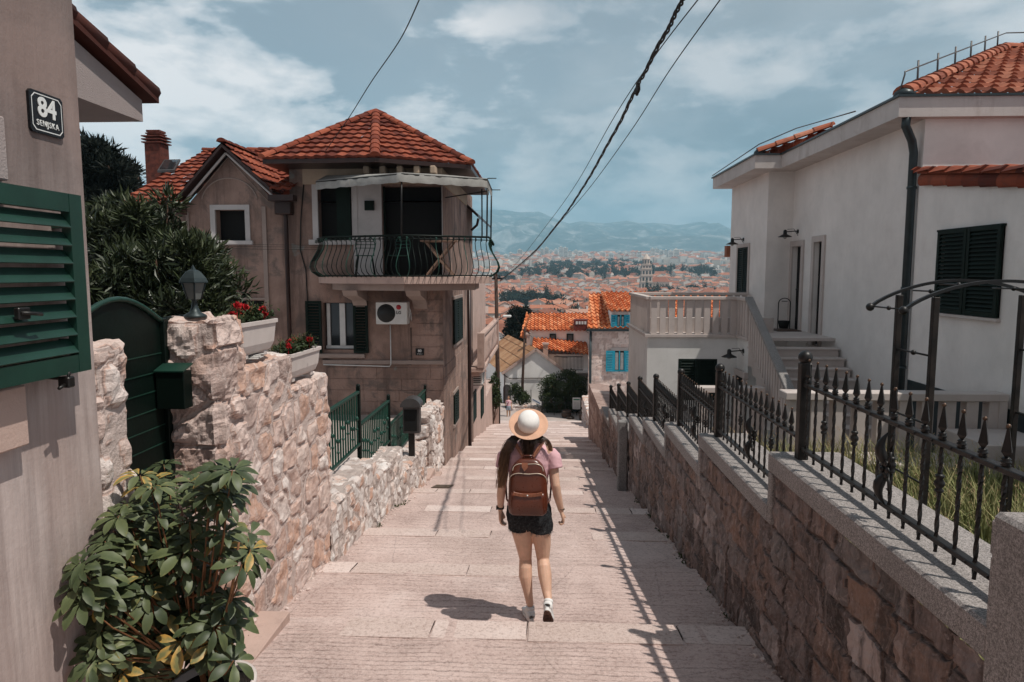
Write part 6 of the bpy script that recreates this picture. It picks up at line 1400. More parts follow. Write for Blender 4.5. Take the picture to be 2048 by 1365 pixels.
for x in (a.x+.03, b.x-.03): m = MB(); m.tube([(x, 39.25, -6.53), (x, 39.25, b.z)], .02, 6); m.build('post', MT['iron'], t)
t = thing('park_fence', 'thin wire and post fence round the hedge at the foot of the street', 'fence', (1, 39.5, -6.56)); m = MB(); a = onY(1086, 800, 39.5); b = onY(1176, 800, 39.5)
for z in (-5.75, -6.2): m.tube([(a.x, 39.5, z), (b.x, 39.5, z)], .015, 5)
m.build('wire', MT['iron'], t)
for k in range(5): x = a.x+(b.x-a.x)*k/4; m = MB(); m.tube([(x, 39.5, -6.56), (x, 39.5, -5.65)], .02, 6); m.build('post', MT['iron'], t)
# utility poles
up = thing('utility_pole', 'tall dark wooden utility pole at the left foot of the steps', 'pole', (-2.2, 34, -6)); b0 = onY(996, 850, 34.); t0 = onY(991, 548, 34.)
m = MB(); m.tube([(b0.x, 34, b0.z-.3), (b0.x, 34, b0.z+2), (t0.x+.02, 34, t0.z)], [.125, .115, .085], 10); m.build('shaft', MT['polewood'], up)
m = MB()
for k in range(4): m.tube([(t0.x-.2+.13*k, 33.95, t0.z-.1-.12*(k % 2)), (t0.x-.2+.13*k, 33.95, t0.z+.06-.12*(k % 2))], .03, 6)
m.box((t0.x-.3, 33.93, t0.z-.28), (t0.x+.35, 33.99, t0.z-.2)); m.build('insulator', MT['iron'], up)
l0 = onY(1000, 640, 33.9); l1 = onY(1018, 634, 33.9); m = MB(); m.tube([(l0.x-.05, 33.95, l0.z), (l1.x-.15, 33.9, l1.z+.05)], .025, 6); la_ = m.build('lamp_arm', MT['grey_metal'], up)
m = MB(); m.rbox(Vector((l1.x-.1, 33.9, l1.z+.03)), (.22, .1, .06), .04); m.build('lamp_head', MT['ac'], up)
t = thing('utility_pole', 'thin dark pole standing against the white gable house', 'pole', (onY(1046, 765, 42.6).x, 42.6, -6)); b1 = onY(1045, 768, 42.7); t1 = onY(1050, 655, 42.7); m = MB(); m.tube([(b1.x, 42.7, -6.56), (b1.x, 42.7, b1.z), (t1.x, 42.7, t1.z)], [.1, .09, .06], 8); m.build('shaft', MT['polewood'], t); m = MB(); m.tube([(t1.x-.2, 42.7, t1.z-.15), (t1.x+.35, 42.7, t1.z-.4)], .03, 6); m.build('bracket', MT['iron'], t)
# ================================================================== terrain, town, mountains, haze
TK = [(40,-7.2),(52,-7.3),(60,-10),(80,-16),(140,-28),(1000,-28),(1200,-12),(1700,8),(2500,38),(3500,84),(5200,105)]
def T(y):
    for (a, za), (b, zb) in zip(TK, TK[1:]):
        if y <= b: return za+(zb-za)*max(0, (y-a)/(b-a))
    return TK[-1][1]
m = MB(); ysl = [51.5,56,60,70,80,110,140,300,600,1000,1200,1700,2100,2500,3500,4300,5200,6200]; n = 24
for y in ysl:
    for i in range(n+1): x = (-1+2*i/n)*(y*.9+60); m.v.append((x, y, T(y)-.2)); m.at.append(.5)
for j in range(len(ysl)-1):
    for i in range(n): a = j*(n+1)+i; m.f.append((a, a+1, a+n+2, a+n+1)); m.m.append(0); m.sm.append(False)
tb = NB('town_ground'); tc_ = tb.ramp(tb.noise(.02, 6, .6), [(.35, (.05,.06,.035)), (.5, (.16,.13,.11)), (.65, (.24,.2,.17))]); struct(m, 'terrain', tb.out(tc_, .95))
def m_town(name, stops, roof=False):
    b = NB(name); t = b.attr(); c = b.ramp(t, stops); n = b.noise(.35, 4, .6)
    return b.out(b.mix(b.math('MULTIPLY', n, .25), c, (.12,.09,.08)), .9, spec=.1)
TW = m_town('town_wall', [(.0, (.55,.46,.39)), (.3, (.68,.61,.55)), (.6, (.8,.76,.70)), (.8, (.60,.45,.37)), (1., (.88,.85,.81))])
TR = m_town('town_roof', [(.0, (.22,.085,.055)), (.35, (.36,.14,.085)), (.65, (.48,.19,.115)), (.86, (.50,.27,.19)), (1., (.36,.32,.30))])
TWIN = plain('town_window', (.03,.03,.035), .5)
def house(m, x, y, z, w, d, h, rot, rg, win=True, flat=False, rh=None):
    c, s = math.cos(rot), math.sin(rot)
    def Q(u, v, k): return (x+u*c-v*s, y+u*s+v*c, z+k)
    tw = rg.random(); tr_ = rg.random(); rh = rh or w*.28*rg.uniform(.7, 1.1); e = .35
    b = [Q(u, v, k) for k in (-2, h) for u, v in ((-w/2,-d/2),(w/2,-d/2),(w/2,d/2),(-w/2,d/2))]
    m.mi = 0; m.add(b, [(0,1,5,4),(1,2,6,5),(2,3,7,6),(3,0,4,7)]+([(4,5,6,7)] if flat else []), tone=tw)
    if not flat:
        r0, r1 = Q(0, -d/2-e, h+rh), Q(0, d/2+e, h+rh); l0, l1, q0, q1 = Q(-w/2-e, -d/2-e, h-.1), Q(-w/2-e, d/2+e, h-.1), Q(w/2+e, -d/2-e, h-.1), Q(w/2+e, d/2+e, h-.1)
        m.mi = 1
        if rg.random() < .4:
            hp = min(w, d)*.45; r0, r1 = Q(0, -d/2-e+hp, h+rh), Q(0, d/2+e-hp, h+rh); m.add([l0, q0, r0, l1, q1, r1], [(0,2,5,3),(1,4,5,2),(0,1,2),(4,3,5)], tone=tr_)
        else: m.add([l0, q0, r0, l1, q1, r1], [(0,2,5,3),(1,4,5,2)], tone=tr_); m.mi = 0; m.add([Q(-w/2,-d/2,h), Q(w/2,-d/2,h), Q(0,-d/2,h+rh), Q(-w/2,d/2,h), Q(w/2,d/2,h), Q(0,d/2,h+rh)], [(0,1,2),(4,3,5)], tone=tw)
        if rg.random() < .5: cx_ = rg.uniform(-.25,.25)*w; m.mi = 0; m.add([Q(cx_+a, b_, k) for k in (h, h+rh+.7) for a, b_ in ((-.3,-.3),(.3,-.3),(.3,.3),(-.3,.3))], [(0,1,5,4),(1,2,6,5),(2,3,7,6),(3,0,4,7),(4,5,6,7)], tone=.6)
    if win:
        m.mi = 2
        for side in range(4):
            L = w if side % 2 == 0 else d; D = (d if side % 2 == 0 else w)/2+.03; k = max(1, int(L/(2.6 if not flat else 3.4)))
            for f in range(max(1, int(h/3))):
                for j in range(k):
                    if rg.random() < .15: continue
                    u = -L/2+L*(j+.5)/k; zz = f*3+1.1; hw = .5 if not flat else 1.0; P = []
                    for a, b_ in ((-hw,0),(hw,0),(hw,1.3),(-hw,1.3)):
                        uu, vv = {0:(u+a,-D),1:(D,u+a),2:(-u-a,D),3:(-D,-u-a)}[side]; P.append(Q(uu, vv, zz+b_))
                    m.add(P, [(0,1,2,3)], tone=.5)
rg = random.Random(42); lots = []
y = 92.
while y < 1180:
    st_ = 11.5 if y < 420 else (14 if y < 800 else 17); x = -.20*y
    while x < .36*y:
        jx, jy = x+rg.uniform(-.3,.3)*st_, y+rg.uniform(-.35,.35)*st_
        skip = abs(jx/jy+.03) < .045 and 520 < jy < 660      # wooded slope on the left
        if not skip and rg.random() < .95: lots.append((jx, jy))
        x += st_*1.12
    y += st_*1.05
lots = [l for l in lots if not (abs(l[0]-l[1]*.147) < 18 and 900 < l[1] < 1010)]
vis = sorted([l for l in lots if -.085 < l[0]/l[1] < (.075 if l[1] < 560 else .29)], key=lambda l: l[1])[:300]; vs_ = set(vis)
for x, y in vis:
    m = MB(); h = rg.uniform(5, 9.5); house(m, x, y, T(y), rg.uniform(8, 11), rg.uniform(9, 15), h, rg.choice([.1,.2,1.65,1.75,.15,-.3]), rg)
    wt, rt = m.at[0], next((t_ for t_, f_ in zip([m.at[f[0]] for f in m.f], m.m) if f_ == 1), .5)
    wn = 'cream' if wt < .3 else ('white' if wt < .6 else ('pale' if wt < .85 else 'bright white')); rn = 'dark brown-red' if rt < .3 else ('clay red' if rt < .6 else ('orange' if rt < .9 else 'faded grey-pink'))
    dn_ = 'in the nearest rooftop rows' if y < 190 else ('in the middle rooftop rows' if y < 360 else 'among dense rooftops before the bell tower'); sd_ = 'left' if x/y < -.02 else ('centre' if x/y < .06 else 'right')
    one(m, 'town_house', [TW, TR, TWIN], f'{wn} house with {rn} tiles, {sd_}, {dn_}', 'house', 'tiled houses of the old town below the hill')
m = MB()
for x, y in lots:
    if (x, y) in vs_: continue
    house(m, x, y, T(y), rg.uniform(9, 13), rg.uniform(10, 17), rg.uniform(5, 10), rg.choice([.1,.2,1.65,1.75,.15,-.3]), rg, win=y < 900)
for i in range(1500):                                        # hillside suburbs beyond
    y = 1180+2300*rg.random()**1.1; x = y*rg.uniform(-.14, .34); s = 1+(y-1100)/1800
    dens = fbm(np.array([[x/160, y/260, 0.]]), 1., 2, 3)[0]
    if dens < .42: continue
    house(m, x, y, T(y)-1, rg.uniform(10, 16)*s, rg.uniform(10, 18)*s, rg.uniform(6, 12)*s, rg.uniform(-.4, 1.9), rg, win=y < 1700, flat=rg.random() < .5)
tag(m.build('distant_houses', [TW, TR, TWIN]), 'mass of distant clay-roofed houses covering the plain and slopes', 'houses', kind='stuff')
# bell tower of the old town
bx, by = onY(1292, 560, 965).x, 965.; zb0 = -28.; ztop = onY(1292, 507, by).z
bt = thing('bell_tower', 'tall stone bell tower with arched tiers and pointed spire above the old town roofs', 'bell tower', (bx, by, zb0))
TS = m_town('tower_stone', [(0., (.55,.44,.37)), (1., (.72,.6,.52))])
Hn = ztop-zb0; tiers = [(0,.30,8.2),(.30,.46,7.6),(.46,.62,7.1),(.62,.73,6.5)]
for i, (a, b, w) in enumerate(tiers):
    m = MB(); z0, z1 = zb0+Hn*a, zb0+Hn*b; m.mi = 0; m.box((bx-w, by-w, z0), (bx+w, by+w, z1-.9)); m.box((bx-w-.6, by-w-.6, z1-.9), (bx+w+.6, by+w+.6, z1)); 
    tier = m.build('tier', TS, bt)
    for k in range(3):
        for sd in (0, 1):
            m = MB(); u = (k-1)*w*.62; zz = z0+1.5; pts = [(-1.1, zz), (1.1, zz)]+[(1.1*math.cos(math.pi*j/6), z1-3.6+1.1*math.sin(math.pi*j/6)) for j in range(7)]
            if sd == 0: m.prism([(bx+u+p, by-w-.05, q) for p, q in pts], (0,-.1,0))
            else: m.prism([(bx-w-.05, by+u+p, q) for p, q in pts], (-.1,0,0))
            m.build('arched_opening', TWIN, tier)
m = MB(); m.lathe([(5.4, zb0+Hn*.73), (5.4, zb0+Hn*.845), (6.0, zb0+Hn*.85), (6.0, zb0+Hn*.862)], (bx, by, 0), 8, smooth=False); lt_ = m.build('octagon_lantern', TS, bt)
for k in range(8): m = MB(); a = math.pi*2*(k+.5)/8; c = Vector((bx+4.95*math.cos(a), by+4.95*math.sin(a), 0)); m.box((c.x-.7, c.y-.7, zb0+Hn*.75), (c.x+.7, c.y+.7, zb0+Hn*.83)); m.build('arched_opening', TWIN, lt_)
m = MB(); m.lathe([(5.8, zb0+Hn*.862), (.05, ztop)], (bx, by, 0), 8, smooth=False); m.build('spire', TS, bt)
m = MB(); house(m, bx+20, by+5, zb0, 18, 30, 17, 1.2, rg, rh=7); one(m, 'cathedral', [TS, TR, TWIN], 'stone church nave with tiled roof beside the bell tower', 'church')
# apartment blocks on the skyline
hr = [(1012,512,523,9),(1022,508,522,8),(1040,502,523,10),(1050,510,540,17),(1068,505,522,9),(1084,500,522,7),(1093,498,522,9),(1102,503,520,7),(1112,501,522,8),(1122,497,521,10),(1131,498,521,9),(1140,505,522,8),(1152,503,520,9),(1160,505,521,9),(1172,509,521,10),(1190,508,519,8),(1205,506,518,12),(1222,508,518,9),(1240,506,517,10),(1252,509,518,10),(1278,507,518,9),(1305,500,520,8),(1313,500,521,9),(1322,503,520,8),(1332,503,521,10),(1341,504,520,9),(1352,501,520,11),(1363,502,519,10),(1380,513,526,11),(1398,507,523,9),(1412,510,521,8),(1425,512,522,10),(1440,510,522,10),(1452,512,524,9),(1350,516,528,12),(1262,512,522,10),(1180,514,524,9),(1078,512,524,10)]
for i, (px, pt, pb, w) in enumerate(hr):
    Yh = 2500+rg.random()*700; a = onY(px, pb, Yh); b = onY(px, pt-2, Yh); ww = w/1365*Yh; m = MB(); z0 = min(a.z, T(Yh)+5)-4; h = b.z-z0; tn = rg.choice([.3,.6,.95,1.])
    x, z1 = a.x, b.z; m.mi = 0; m.add([(x+u*ww/2, Yh+v*8, k) for k in (z0, z1) for u, v in ((-1,-1),(1,-1),(1,1),(-1,1))], [(0,1,5,4),(1,2,6,5),(2,3,7,6),(3,0,4,7),(4,5,6,7)], tone=tn)
    m.box((x-ww*.2, Yh-3, z1), (x+ww*.1, Yh+3, z1+4)); m.mi = 2; nf = int(h/5)
    for f in range(nf): zz = z0+3+f*5; m.quad((x-ww*.42, Yh-8.2, zz), (x+ww*.42, Yh-8.2, zz), (x+ww*.42, Yh-8.2, zz+2), (x-ww*.42, Yh-8.2, zz+2))
    one(m, 'apartment_block', [TW, TR, TWIN], ('narrow pale' if w < 9 else ('pale' if w < 11 else 'broad pale'))+' apartment block on the far skyline, '+('left of the bell tower near the cables' if px < 1120 else ('midway between the cables and the bell tower' if px < 1280 else ('just right of the bell tower' if px < 1370 else 'near the corner of the right house'))), 'building', 'high-rise blocks on the skyline')
# town trees
def tree_mesh(sd, kind):
    m = MB(); r = (3.6,3.6,3.4) if kind == 0 else (1.3,1.3,6.5); P, tn, g_, C = crown_pts((0,0,5.2 if kind == 0 else 7), r, 420, 16 if kind == 0 else 22, .42, sd, .35); leafs(m, P, 1.15 if kind == 0 else .9, sd, 1.6, .3, tones=tn, dirs=g_)
    return m
tv = [(tree_mesh(300+i, 0), 0) for i in range(4)]+[(tree_mesh(320+i, 1), 1) for i in range(2)]
trk = MB(); trk.tube([(0,0,-2), (0,0,3), (.2,.1,6)], [.4,.3,.12], 6)
protos = []
for mm, k in tv:
    t = thing('town_tree' if k == 0 else 'cypress_tree', 'dark rounded tree among the houses of the town' if k == 0 else 'slim dark cypress tree among the houses of the town', 'tree', (0,0,0), 'dark trees among the town houses')
    mm.build('crown', L_TOWN, t, local=True); trk.build('trunk', BARK, t, local=True); protos.append(t)
spots = []
for px, py, rx, ry, Y0, Y1, n in ((1060,550,55,13,560,640,34),(1100,565,22,6,520,560,9),(1180,520,95,6,1500,1900,55),(1240,512,60,4,1900,2100,22),(1120,524,50,4,1500,1700,22),(1010,528,25,5,1100,1300,10),(1300,575,30,5,700,800,9),(1330,580,40,4,800,860,10),(1400,582,40,5,820,880,10),(1340,540,90,14,1200,1500,42),(1240,545,70,12,1200,1500,36),(1150,545,60,10,1200,1400,26),(1080,540,60,8,1200,1500,20),(1035,608,25,4,210,260,4),(1100,600,60,20,250,500,12)):
    for k in range(n):
        a = rg.random()*6.28; r_ = rg.random()**.5; Y_ = rg.uniform(Y0, Y1); p = onY(px+rx*r_*math.cos(a), py+ry*r_*math.sin(a), Y_); spots.append((p.x, Y_, T(Y_), 1.+.4*rg.random()+(Y_-400)/1300*(1 if Y_ > 400 else 0)))
used = set()
for i, (x, y, z, s) in enumerate(spots):
    k = rg.choice([0,1,2,3,0,1,2,3,4,5]) if y < 1500 else rg.choice([0,1,2,3])
    if k not in used: t = protos[k]; used.add(k)
    else: t = copy_tree(protos[k])
    cy_ = k >= 4; pos_ = 'on the wooded slope left of the bell tower' if x/y < .02 and y < 700 else ('along the far wooded ridge' if y > 1400 else ('in front of the bell tower' if y < 900 else 'between the suburban houses on the slope'))
    t['label'] = ('slim dark cypress ' if cy_ else 'dark rounded tree ')+pos_+(', small' if s < 1.15 else (', tall' if s > 1.8 else ''))
    t.location = (x, y, z-.5); t.scale = (s, s, s*rg.uniform(.85, 1.1)); t.rotation_euler = (0, 0, rg.random()*6)
for k in range(6):
    if k not in used: protos[k].location = (20+k*9, 300, T(300))
# mountains
sk = [(600,430),(800,424),(940,420),(991,418),(1047,424),(1077,423),(1102,433),(1138,447),(1161,443),(1209,448),(1255,442),(1280,447),(1305,446),(1356,451),(1404,443),(1422,451),(1455,466),(1520,470),(1700,460),(2100,470)]
YM = 9000.; sx = []; sz = []
for px, py in sk: p = onY(px, py, YM); sx.append(p.x); sz.append(p.z)
sk2 = [(900,505),(1050,503),(1150,497),(1190,488),(1250,481),(1305,472),(1400,470),(1455,474),(1600,480),(2000,490)]; bx2 = []; bz2 = []
for px, py in sk2: p = onY(px, py, 6600.); bx2.append(p.x); bz2.append(p.z)
nx, ny = 330, 120; X_ = np.linspace(-4200, 6200, nx); Y_ = np.linspace(5000, 10200, ny); XX, YY = np.meshgrid(X_, Y_)
rA = np.interp(XX, sx, sz); rB = np.interp(XX, bx2, bz2); Pn = np.stack([XX.ravel(), YY.ravel(), XX.ravel()*0], 1)
n1 = fbm(Pn, 1/900., 6, 7).reshape(XX.shape); n2 = fbm(Pn, 1/260., 5, 17).reshape(XX.shape)
tA = np.clip((YY-5400)/(YM-5400), 0, 1); fA = np.where(YY <= YM, tA**1.25, np.clip(1-(YY-YM)/2500, 0, 1))
hA = 95+(rA-95)*fA; tB = np.exp(-((YY-6600)/620)**2); hB = 95+(rB-95)*tB
n3 = 1-np.abs(fbm(Pn, 1/700., 5, 29).reshape(XX.shape)-.5)*4; rough_ = (n1-.5)*200+(n2-.5)*140+(n3-.5)*120; env = np.clip(np.sin(np.pi*np.clip((YY-5200)/(YM-5200), 0, 1)), 0, 1)*.9+.08
Z_ = np.maximum(hA+rough_*env, hB+(rough_*.35)*tB); Z_ = np.where(YY < 5200, 80, Z_)
m = MB(); m.v = [tuple(v) for v in np.stack([XX.ravel(), YY.ravel(), Z_.ravel()], 1).tolist()]; m.at = [.5]*len(m.v)
m.f = [(j*nx+i, j*nx+i+1, (j+1)*nx+i+1, (j+1)*nx+i) for j in range(ny-1) for i in range(nx-1)]; m.m = [0]*len(m.f); m.sm = [True]*len(m.f)
mb__ = NB('mountain_limestone'); c_ = mb__.ramp(mb__.noise(.004, 9, .66, dist=.5), [(.42, (.02,.035,.035)), (.52, (.06,.07,.068)), (.66, (.34,.33,.32))])
struct(m, 'mountains', mb__.out(c_, .95))
# haze
hz_ = MB(); hz_.box((-5200, -80, -32), (7200, 10600, 960)); ho = tag(hz_.build('haze', []), 'thin pale blue summer haze over the town and mountains', 'haze', kind='stuff')
hm = bpy.data.materials.new('haze_volume'); hm.use_nodes = True; nt = hm.node_tree; nt.nodes.clear(); o_ = nt.nodes.new('ShaderNodeOutputMaterial'); v_ = nt.nodes.new('ShaderNodeVolumePrincipled')
v_.inputs['Color'].default_value = (.47,.79,.97,1); v_.inputs['Density'].default_value = 1.5e-4; nt.links.new(v_.outputs[0], o_.inputs['Volume']); ho.data.materials.append(hm)
# ================================================================== people
def m_skin(name, col):
    b = NB(name); n = b.noise(14, 5, .6, b.obj); f = b.noise(120, 3, .6, b.obj)
    c = b.ramp(n, [(.3, tuple(x*.86 for x in col)), (.7, tuple(min(1, x*1.08) for x in col))])
    b.out(c, .5, b.bump(f, .12, .002), spec=.35); b.b.inputs['Subsurface Weight'].default_value = .12; b.b.inputs['Subsurface Radius'].default_value = (.9,.35,.2); b.b.inputs['Subsurface Scale'].default_value = .01
    return b.m
SKIN = m_skin('skin', (.64,.40,.29)); SKIN2 = m_skin('skin_tanned', (.42,.24,.15))
def hair_mat():
    b = NB('long_brown_hair'); t = b.attr(); c = b.ramp(t, [(0, (.018,.009,.006)), (.45, (.05,.025,.014)), (.8, (.19,.095,.048)), (1, (.34,.2,.11))]); return b.out(c, .45, spec=.4)
HAIR = hair_mat()
PINK = m_cloth('pink_tshirt', (.70,.42,.45), 260, .08)
def denim():
    b = NB('black_denim'); n = b.noise(60, 5, .75, b.obj); f = b.noise(400, 2, .6, b.obj); c = b.ramp(b.math('ADD', b.math('MULTIPLY', n, .7), b.math('MULTIPLY', f, .3)), [(.42, (.012,.012,.014)), (.56, (.035,.037,.04)), (.7, (.14,.145,.15))])
    return b.out(c, .9, b.bump(n, .5, .004), spec=.1)
DENIM = denim()
LEATHER = plain('brown_leather', (.10,.024,.011), .30, 0, .22, 5, .12, .004, .55, obj=True); LEATHER_L = plain('light_brown_leather', (.27,.10,.055), .4, 0, .15, 9, .15, obj=True)
CANVAS = m_cloth('white_canvas', (.74,.73,.72), 300, .05); SOLE = plain('brown_rubber_sole', (.13,.065,.045), .7, 0, .3, 60, .6, .003, obj=True)
STRAW = m_cloth('peach_straw', (.66,.40,.28), 420, .1); STRAW_W = m_cloth('white_straw', (.80,.77,.74), 420, .05)
def remeshed(mb, name, mat, parent, vox, smooth=4, fac=.6):
    o = mb.build(name, mat, None); md = o.modifiers.new('r', 'REMESH'); md.mode = 'VOXEL'; md.voxel_size = vox; md.use_smooth_shade = True
    if smooth: s = o.modifiers.new('s', 'SMOOTH'); s.iterations = smooth; s.factor = fac
    dg = CTX.evaluated_depsgraph_get(); dg.update(); me = bpy.data.meshes.new_from_object(o.evaluated_get(dg)); old = o.data; o.modifiers.clear(); o.data = me; bpy.data.meshes.remove(old); me.name = name
    w = Vector(WL.get(parent.name, (0,0,0)))
    for v in me.vertices: v.co -= w
    for p in me.polygons: p.use_smooth = True
    me.materials.clear(); me.materials.append(mat); o.parent = parent; return o
def loft(mb, st, n=20, caps=True):       # st: (center, rx, ry, power)
    vs = []; fs = []
    for c, rx, ry in st:
        for k in range(n): a = 2*math.pi*k/n; vs.append((c[0]+rx*math.cos(a), c[1]+ry*math.sin(a), c[2]))
    for i in range(len(st)-1):
        for k in range(n): fs.append((i*n+k, i*n+(k+1)%n, (i+1)*n+(k+1)%n, (i+1)*n+k))
    if caps: fs.append(tuple(range(n))[::-1]); fs.append(tuple(range((len(st)-1)*n, len(st)*n)))
    mb.add(vs, fs, smooth=True)
def limb(mb, pts, rs, n=14):
    P = [Vector(p) for p in pts]; mb.tube(P, rs, n); mb.ball(P[0], rs[0]*.99, 12); mb.ball(P[-1], rs[-1]*.99, 12)
YW = 5.13
def J(px, py, dy=0): return onY(px, py, YW+dy)
g0 = zstep(YW)
wm = thing('person', 'woman in straw hat, pink T-shirt and black denim shorts walking down the steps away', 'person', (J(1058,1240).x, YW, g0))
s_ = .003625   # metres per photo pixel at her distance
b = MB()
pel = J(1058,1028); wst = J(1057,985); chs = J(1058,925); nkb = J(1058,888); hd = J(1057,852, .015)
loft(b, [(J(1058,1050), .15, .095), (J(1058,1035), .166, .112), (J(1058,1018), .163, .11), (J(1057,1000), .142, .098), (J(1057,983), .125, .088), (J(1057,962), .133, .09), (J(1058,940), .148, .098), (J(1058,920), .158, .098), (J(1058,905), .150, .082), (J(1058,895), .105, .062), (J(1058,888), .062, .052)], 24)
limb(b, [nkb, J(1058,874,.01)], [.052,.048])
hc = hd; b.lathe([(.001,-.118),(.035,-.108),(.058,-.085),(.07,-.05),(.077,-.01),(.078,.03),(.07,.065),(.05,.092),(.02,.106),(.001,.108)], hc, 20, 1, 1.22)
b.lathe([(.001,-.02),(.012,-.015),(.009,.012),(.001,.035)], hc+Vector((0,.098,-.022)), 10); b.ball(hc+Vector((0,.088,-.062)), .02, 10, .5); b.ball(hc+Vector((0,.078,-.098)), .022, 10)
for sx in (-1, 1): b.lathe([(.001,-.03),(.014,-.02),(.018,.005),(.014,.025),(.001,.03)], hc+Vector((sx*.08,.0,-.015)), 10, .55, 1)
for sx in (-1, 1): b.ball(hc+Vector((sx*.035,.07,-.04)), .025, 10)
# arms
shL, shR = J(1014,908), J(1102,908)
elL, wrL = J(1004,972,-.03), J(1001,1018,.02); elR, wrR = J(1111,970,-.05), J(1122,1020,.0)
limb(b, [J(1020,905), J(1010,915), J(1006,945,-.015), elL], [.05,.047,.038,.034]); limb(b, [elL, J(1002,990,-.01), wrL], [.035,.033,.023])
limb(b, [J(1096,905), J(1105,915), J(1108,945,-.02), elR], [.05,.047,.038,.034]); limb(b, [elR, J(1115,992,-.035), wrR], [.035,.033,.023])
# legs
hipL, hipR = J(1042,1040), J(1077,1040); knL, anL = J(1051,1116,.05), J(1060,1208,.0); knR, anR = J(1086,1118,.04), J(1097,1203,-.17)
limb(b, [hipL, J(1044,1062,.01), J(1048,1090,.03), knL], [.088,.083,.066,.050]); limb(b, [knL, J(1051,1135,.02), J(1051,1152,.01), J(1056,1185,.0), anL], [.049,.052,.053,.036,.029])
limb(b, [hipR, J(1081,1062,.02), J(1085,1090,.035), knR], [.088,.083,.066,.050]); limb(b, [knR, J(1088,1135,-.02), J(1090,1152,-.05), J(1094,1185,-.12), anR], [.049,.052,.053,.036,.029])
# hands: palm + four unequal curled fingers + thumb
def hand(mb, wr, dn, sd, curl):
    # dn: down the hand, sd: thumb side direction (forward), palm faces the thigh
    dn = Vector(dn).normalized(); sd = Vector(sd).normalized(); nm = dn.cross(sd).normalized(); P = wr+dn*.02
    for k in range(4): mb.tube([wr, P+dn*.03+sd*(.024-.016*k), P+dn*.062+sd*(.027-.018*k)], [.017,.013,.0105], 8)
    for k, L in enumerate((.9, 1., .95, .75)):
        a = P+dn*.062+sd*(.027-.018*k); d = dn; pts = [a]
        for j, l in enumerate((.030, .022, .018)): ang = curl*(.55+.5*j); d = (dn*math.cos(ang*(j+1)*.6)+nm*math.sin(ang*(j+1)*.6)).normalized(); pts.append(pts[-1]+d*l*L)
        mb.tube(pts, [.0092,.0086,.008,.0065], 8); mb.ball(pts[-1], .0065, 6)
    t0 = wr+dn*.03+sd*.02; mb.tube([t0, t0+dn*.022+sd*.018+nm*.006, t0+dn*.044+sd*.020+nm*.016, t0+dn*.06+sd*.014+nm*.022], [.013,.0115,.0095,.007], 8)
hb = MB()
hand(hb, wrL, J(1002,1040,.02)-wrL, (.2,1,0), .55); hand(hb, wrR, J(1127,1042,.01)-wrR, (-.1,1,0), -.95)
b.v += []; o_ = len(b.v); b.v += hb.v; b.at += hb.at; b.f += [tuple(i+o_ for i in f) for f in hb.f]; b.m += hb.m; b.sm += hb.sm
remeshed(b, 'body', SKIN, wm, .0046, 3)
m = MB()
for sx in (-1, 1): m.ball(hc+Vector((sx*.03,.083,-.002)), .013, 10)
m.build('eyes', plain('eye_white', (.7,.68,.66), .3), wm)
m = MB(); m.tube([hc+Vector((x,.097-abs(x)*.25,-.06)) for x in (-.022,-.01,0,.01,.022)], [.002,.005,.0055,.005,.002], 8); m.build('lips', plain('lip', (.4,.12,.1), .5), wm)
# T-shirt
b = MB(); e = .012
loft(b, [(J(1057,1012), .166, .115), (J(1057,1000), .158, .110), (J(1057,980), .146, .102), (J(1057,958), .150, .103), (J(1058,938), .162, .108), (J(1058,920), .170, .108), (J(1058,906), .172, .098), (J(1058,897), .148, .088), (J(1058,889), .108, .076), (J(1058,883), .074, .066)], 28)
for sg in (-1, 1):
    cx = 1058+sg*40; b.tube([J(cx,905), J(1058+sg*48,914), J(1058+sg*(50 if sg > 0 else 50),925,-.01), J(1058+sg*52,937,-.02)], [.052,.060,.062,.060], 16)
o = remeshed(b, 'tshirt', PINK, wm, .007, 4)
tx = bpy.data.textures.new('folds', 'CLOUDS'); tx.noise_scale = .05; dm = o.modifiers.new('folds', 'DISPLACE'); dm.texture = tx; dm.strength = .014; dm.texture_coords = 'LOCAL'
# shorts with frayed hems
b = MB(); loft(b, [(J(1058,1052), .150, .10), (J(1058,1042), .170, .120), (J(1058,1030), .178, .126), (J(1058,1015), .172, .12), (J(1058,1000), .155, .11)], 28)
b.tube([J(1041,1035), J(1041,1045,.01), J(1041,1056,.015)], [.09,.098,.098], 20); b.tube([J(1080,1035), J(1081,1048,.015), J(1081,1060,.02)], [.09,.098,.097], 20)
o = remeshed(b, 'denim_shorts', DENIM, wm, .007, 3); dm = o.modifiers.new('folds', 'DISPLACE'); dm.texture = tx; dm.strength = .01; dm.texture_coords = 'LOCAL'
b = MB(); rg = np.random.RandomState(3)
for cx, cy, dy in ((1041,1056,.015), (1081,1060,.02)):
    c = J(cx, cy, dy)
    for k in range(150):
        a = rg.rand()*6.283; p = c+Vector((.094*math.cos(a), .094*math.sin(a), rg.uniform(-.005,.012))); b.tone = rg.rand(); q = p+Vector((rg.normal()*.008, rg.normal()*.008, -rg.uniform(.008,.035))); b.tube([p, p.lerp(q, .5)+Vector((rg.normal()*.003, 0, 0)), q], [.0009,.0007,.0004], 3)
b.build('frayed_hem', plain('fray', (.12,.12,.125), .9), wm)
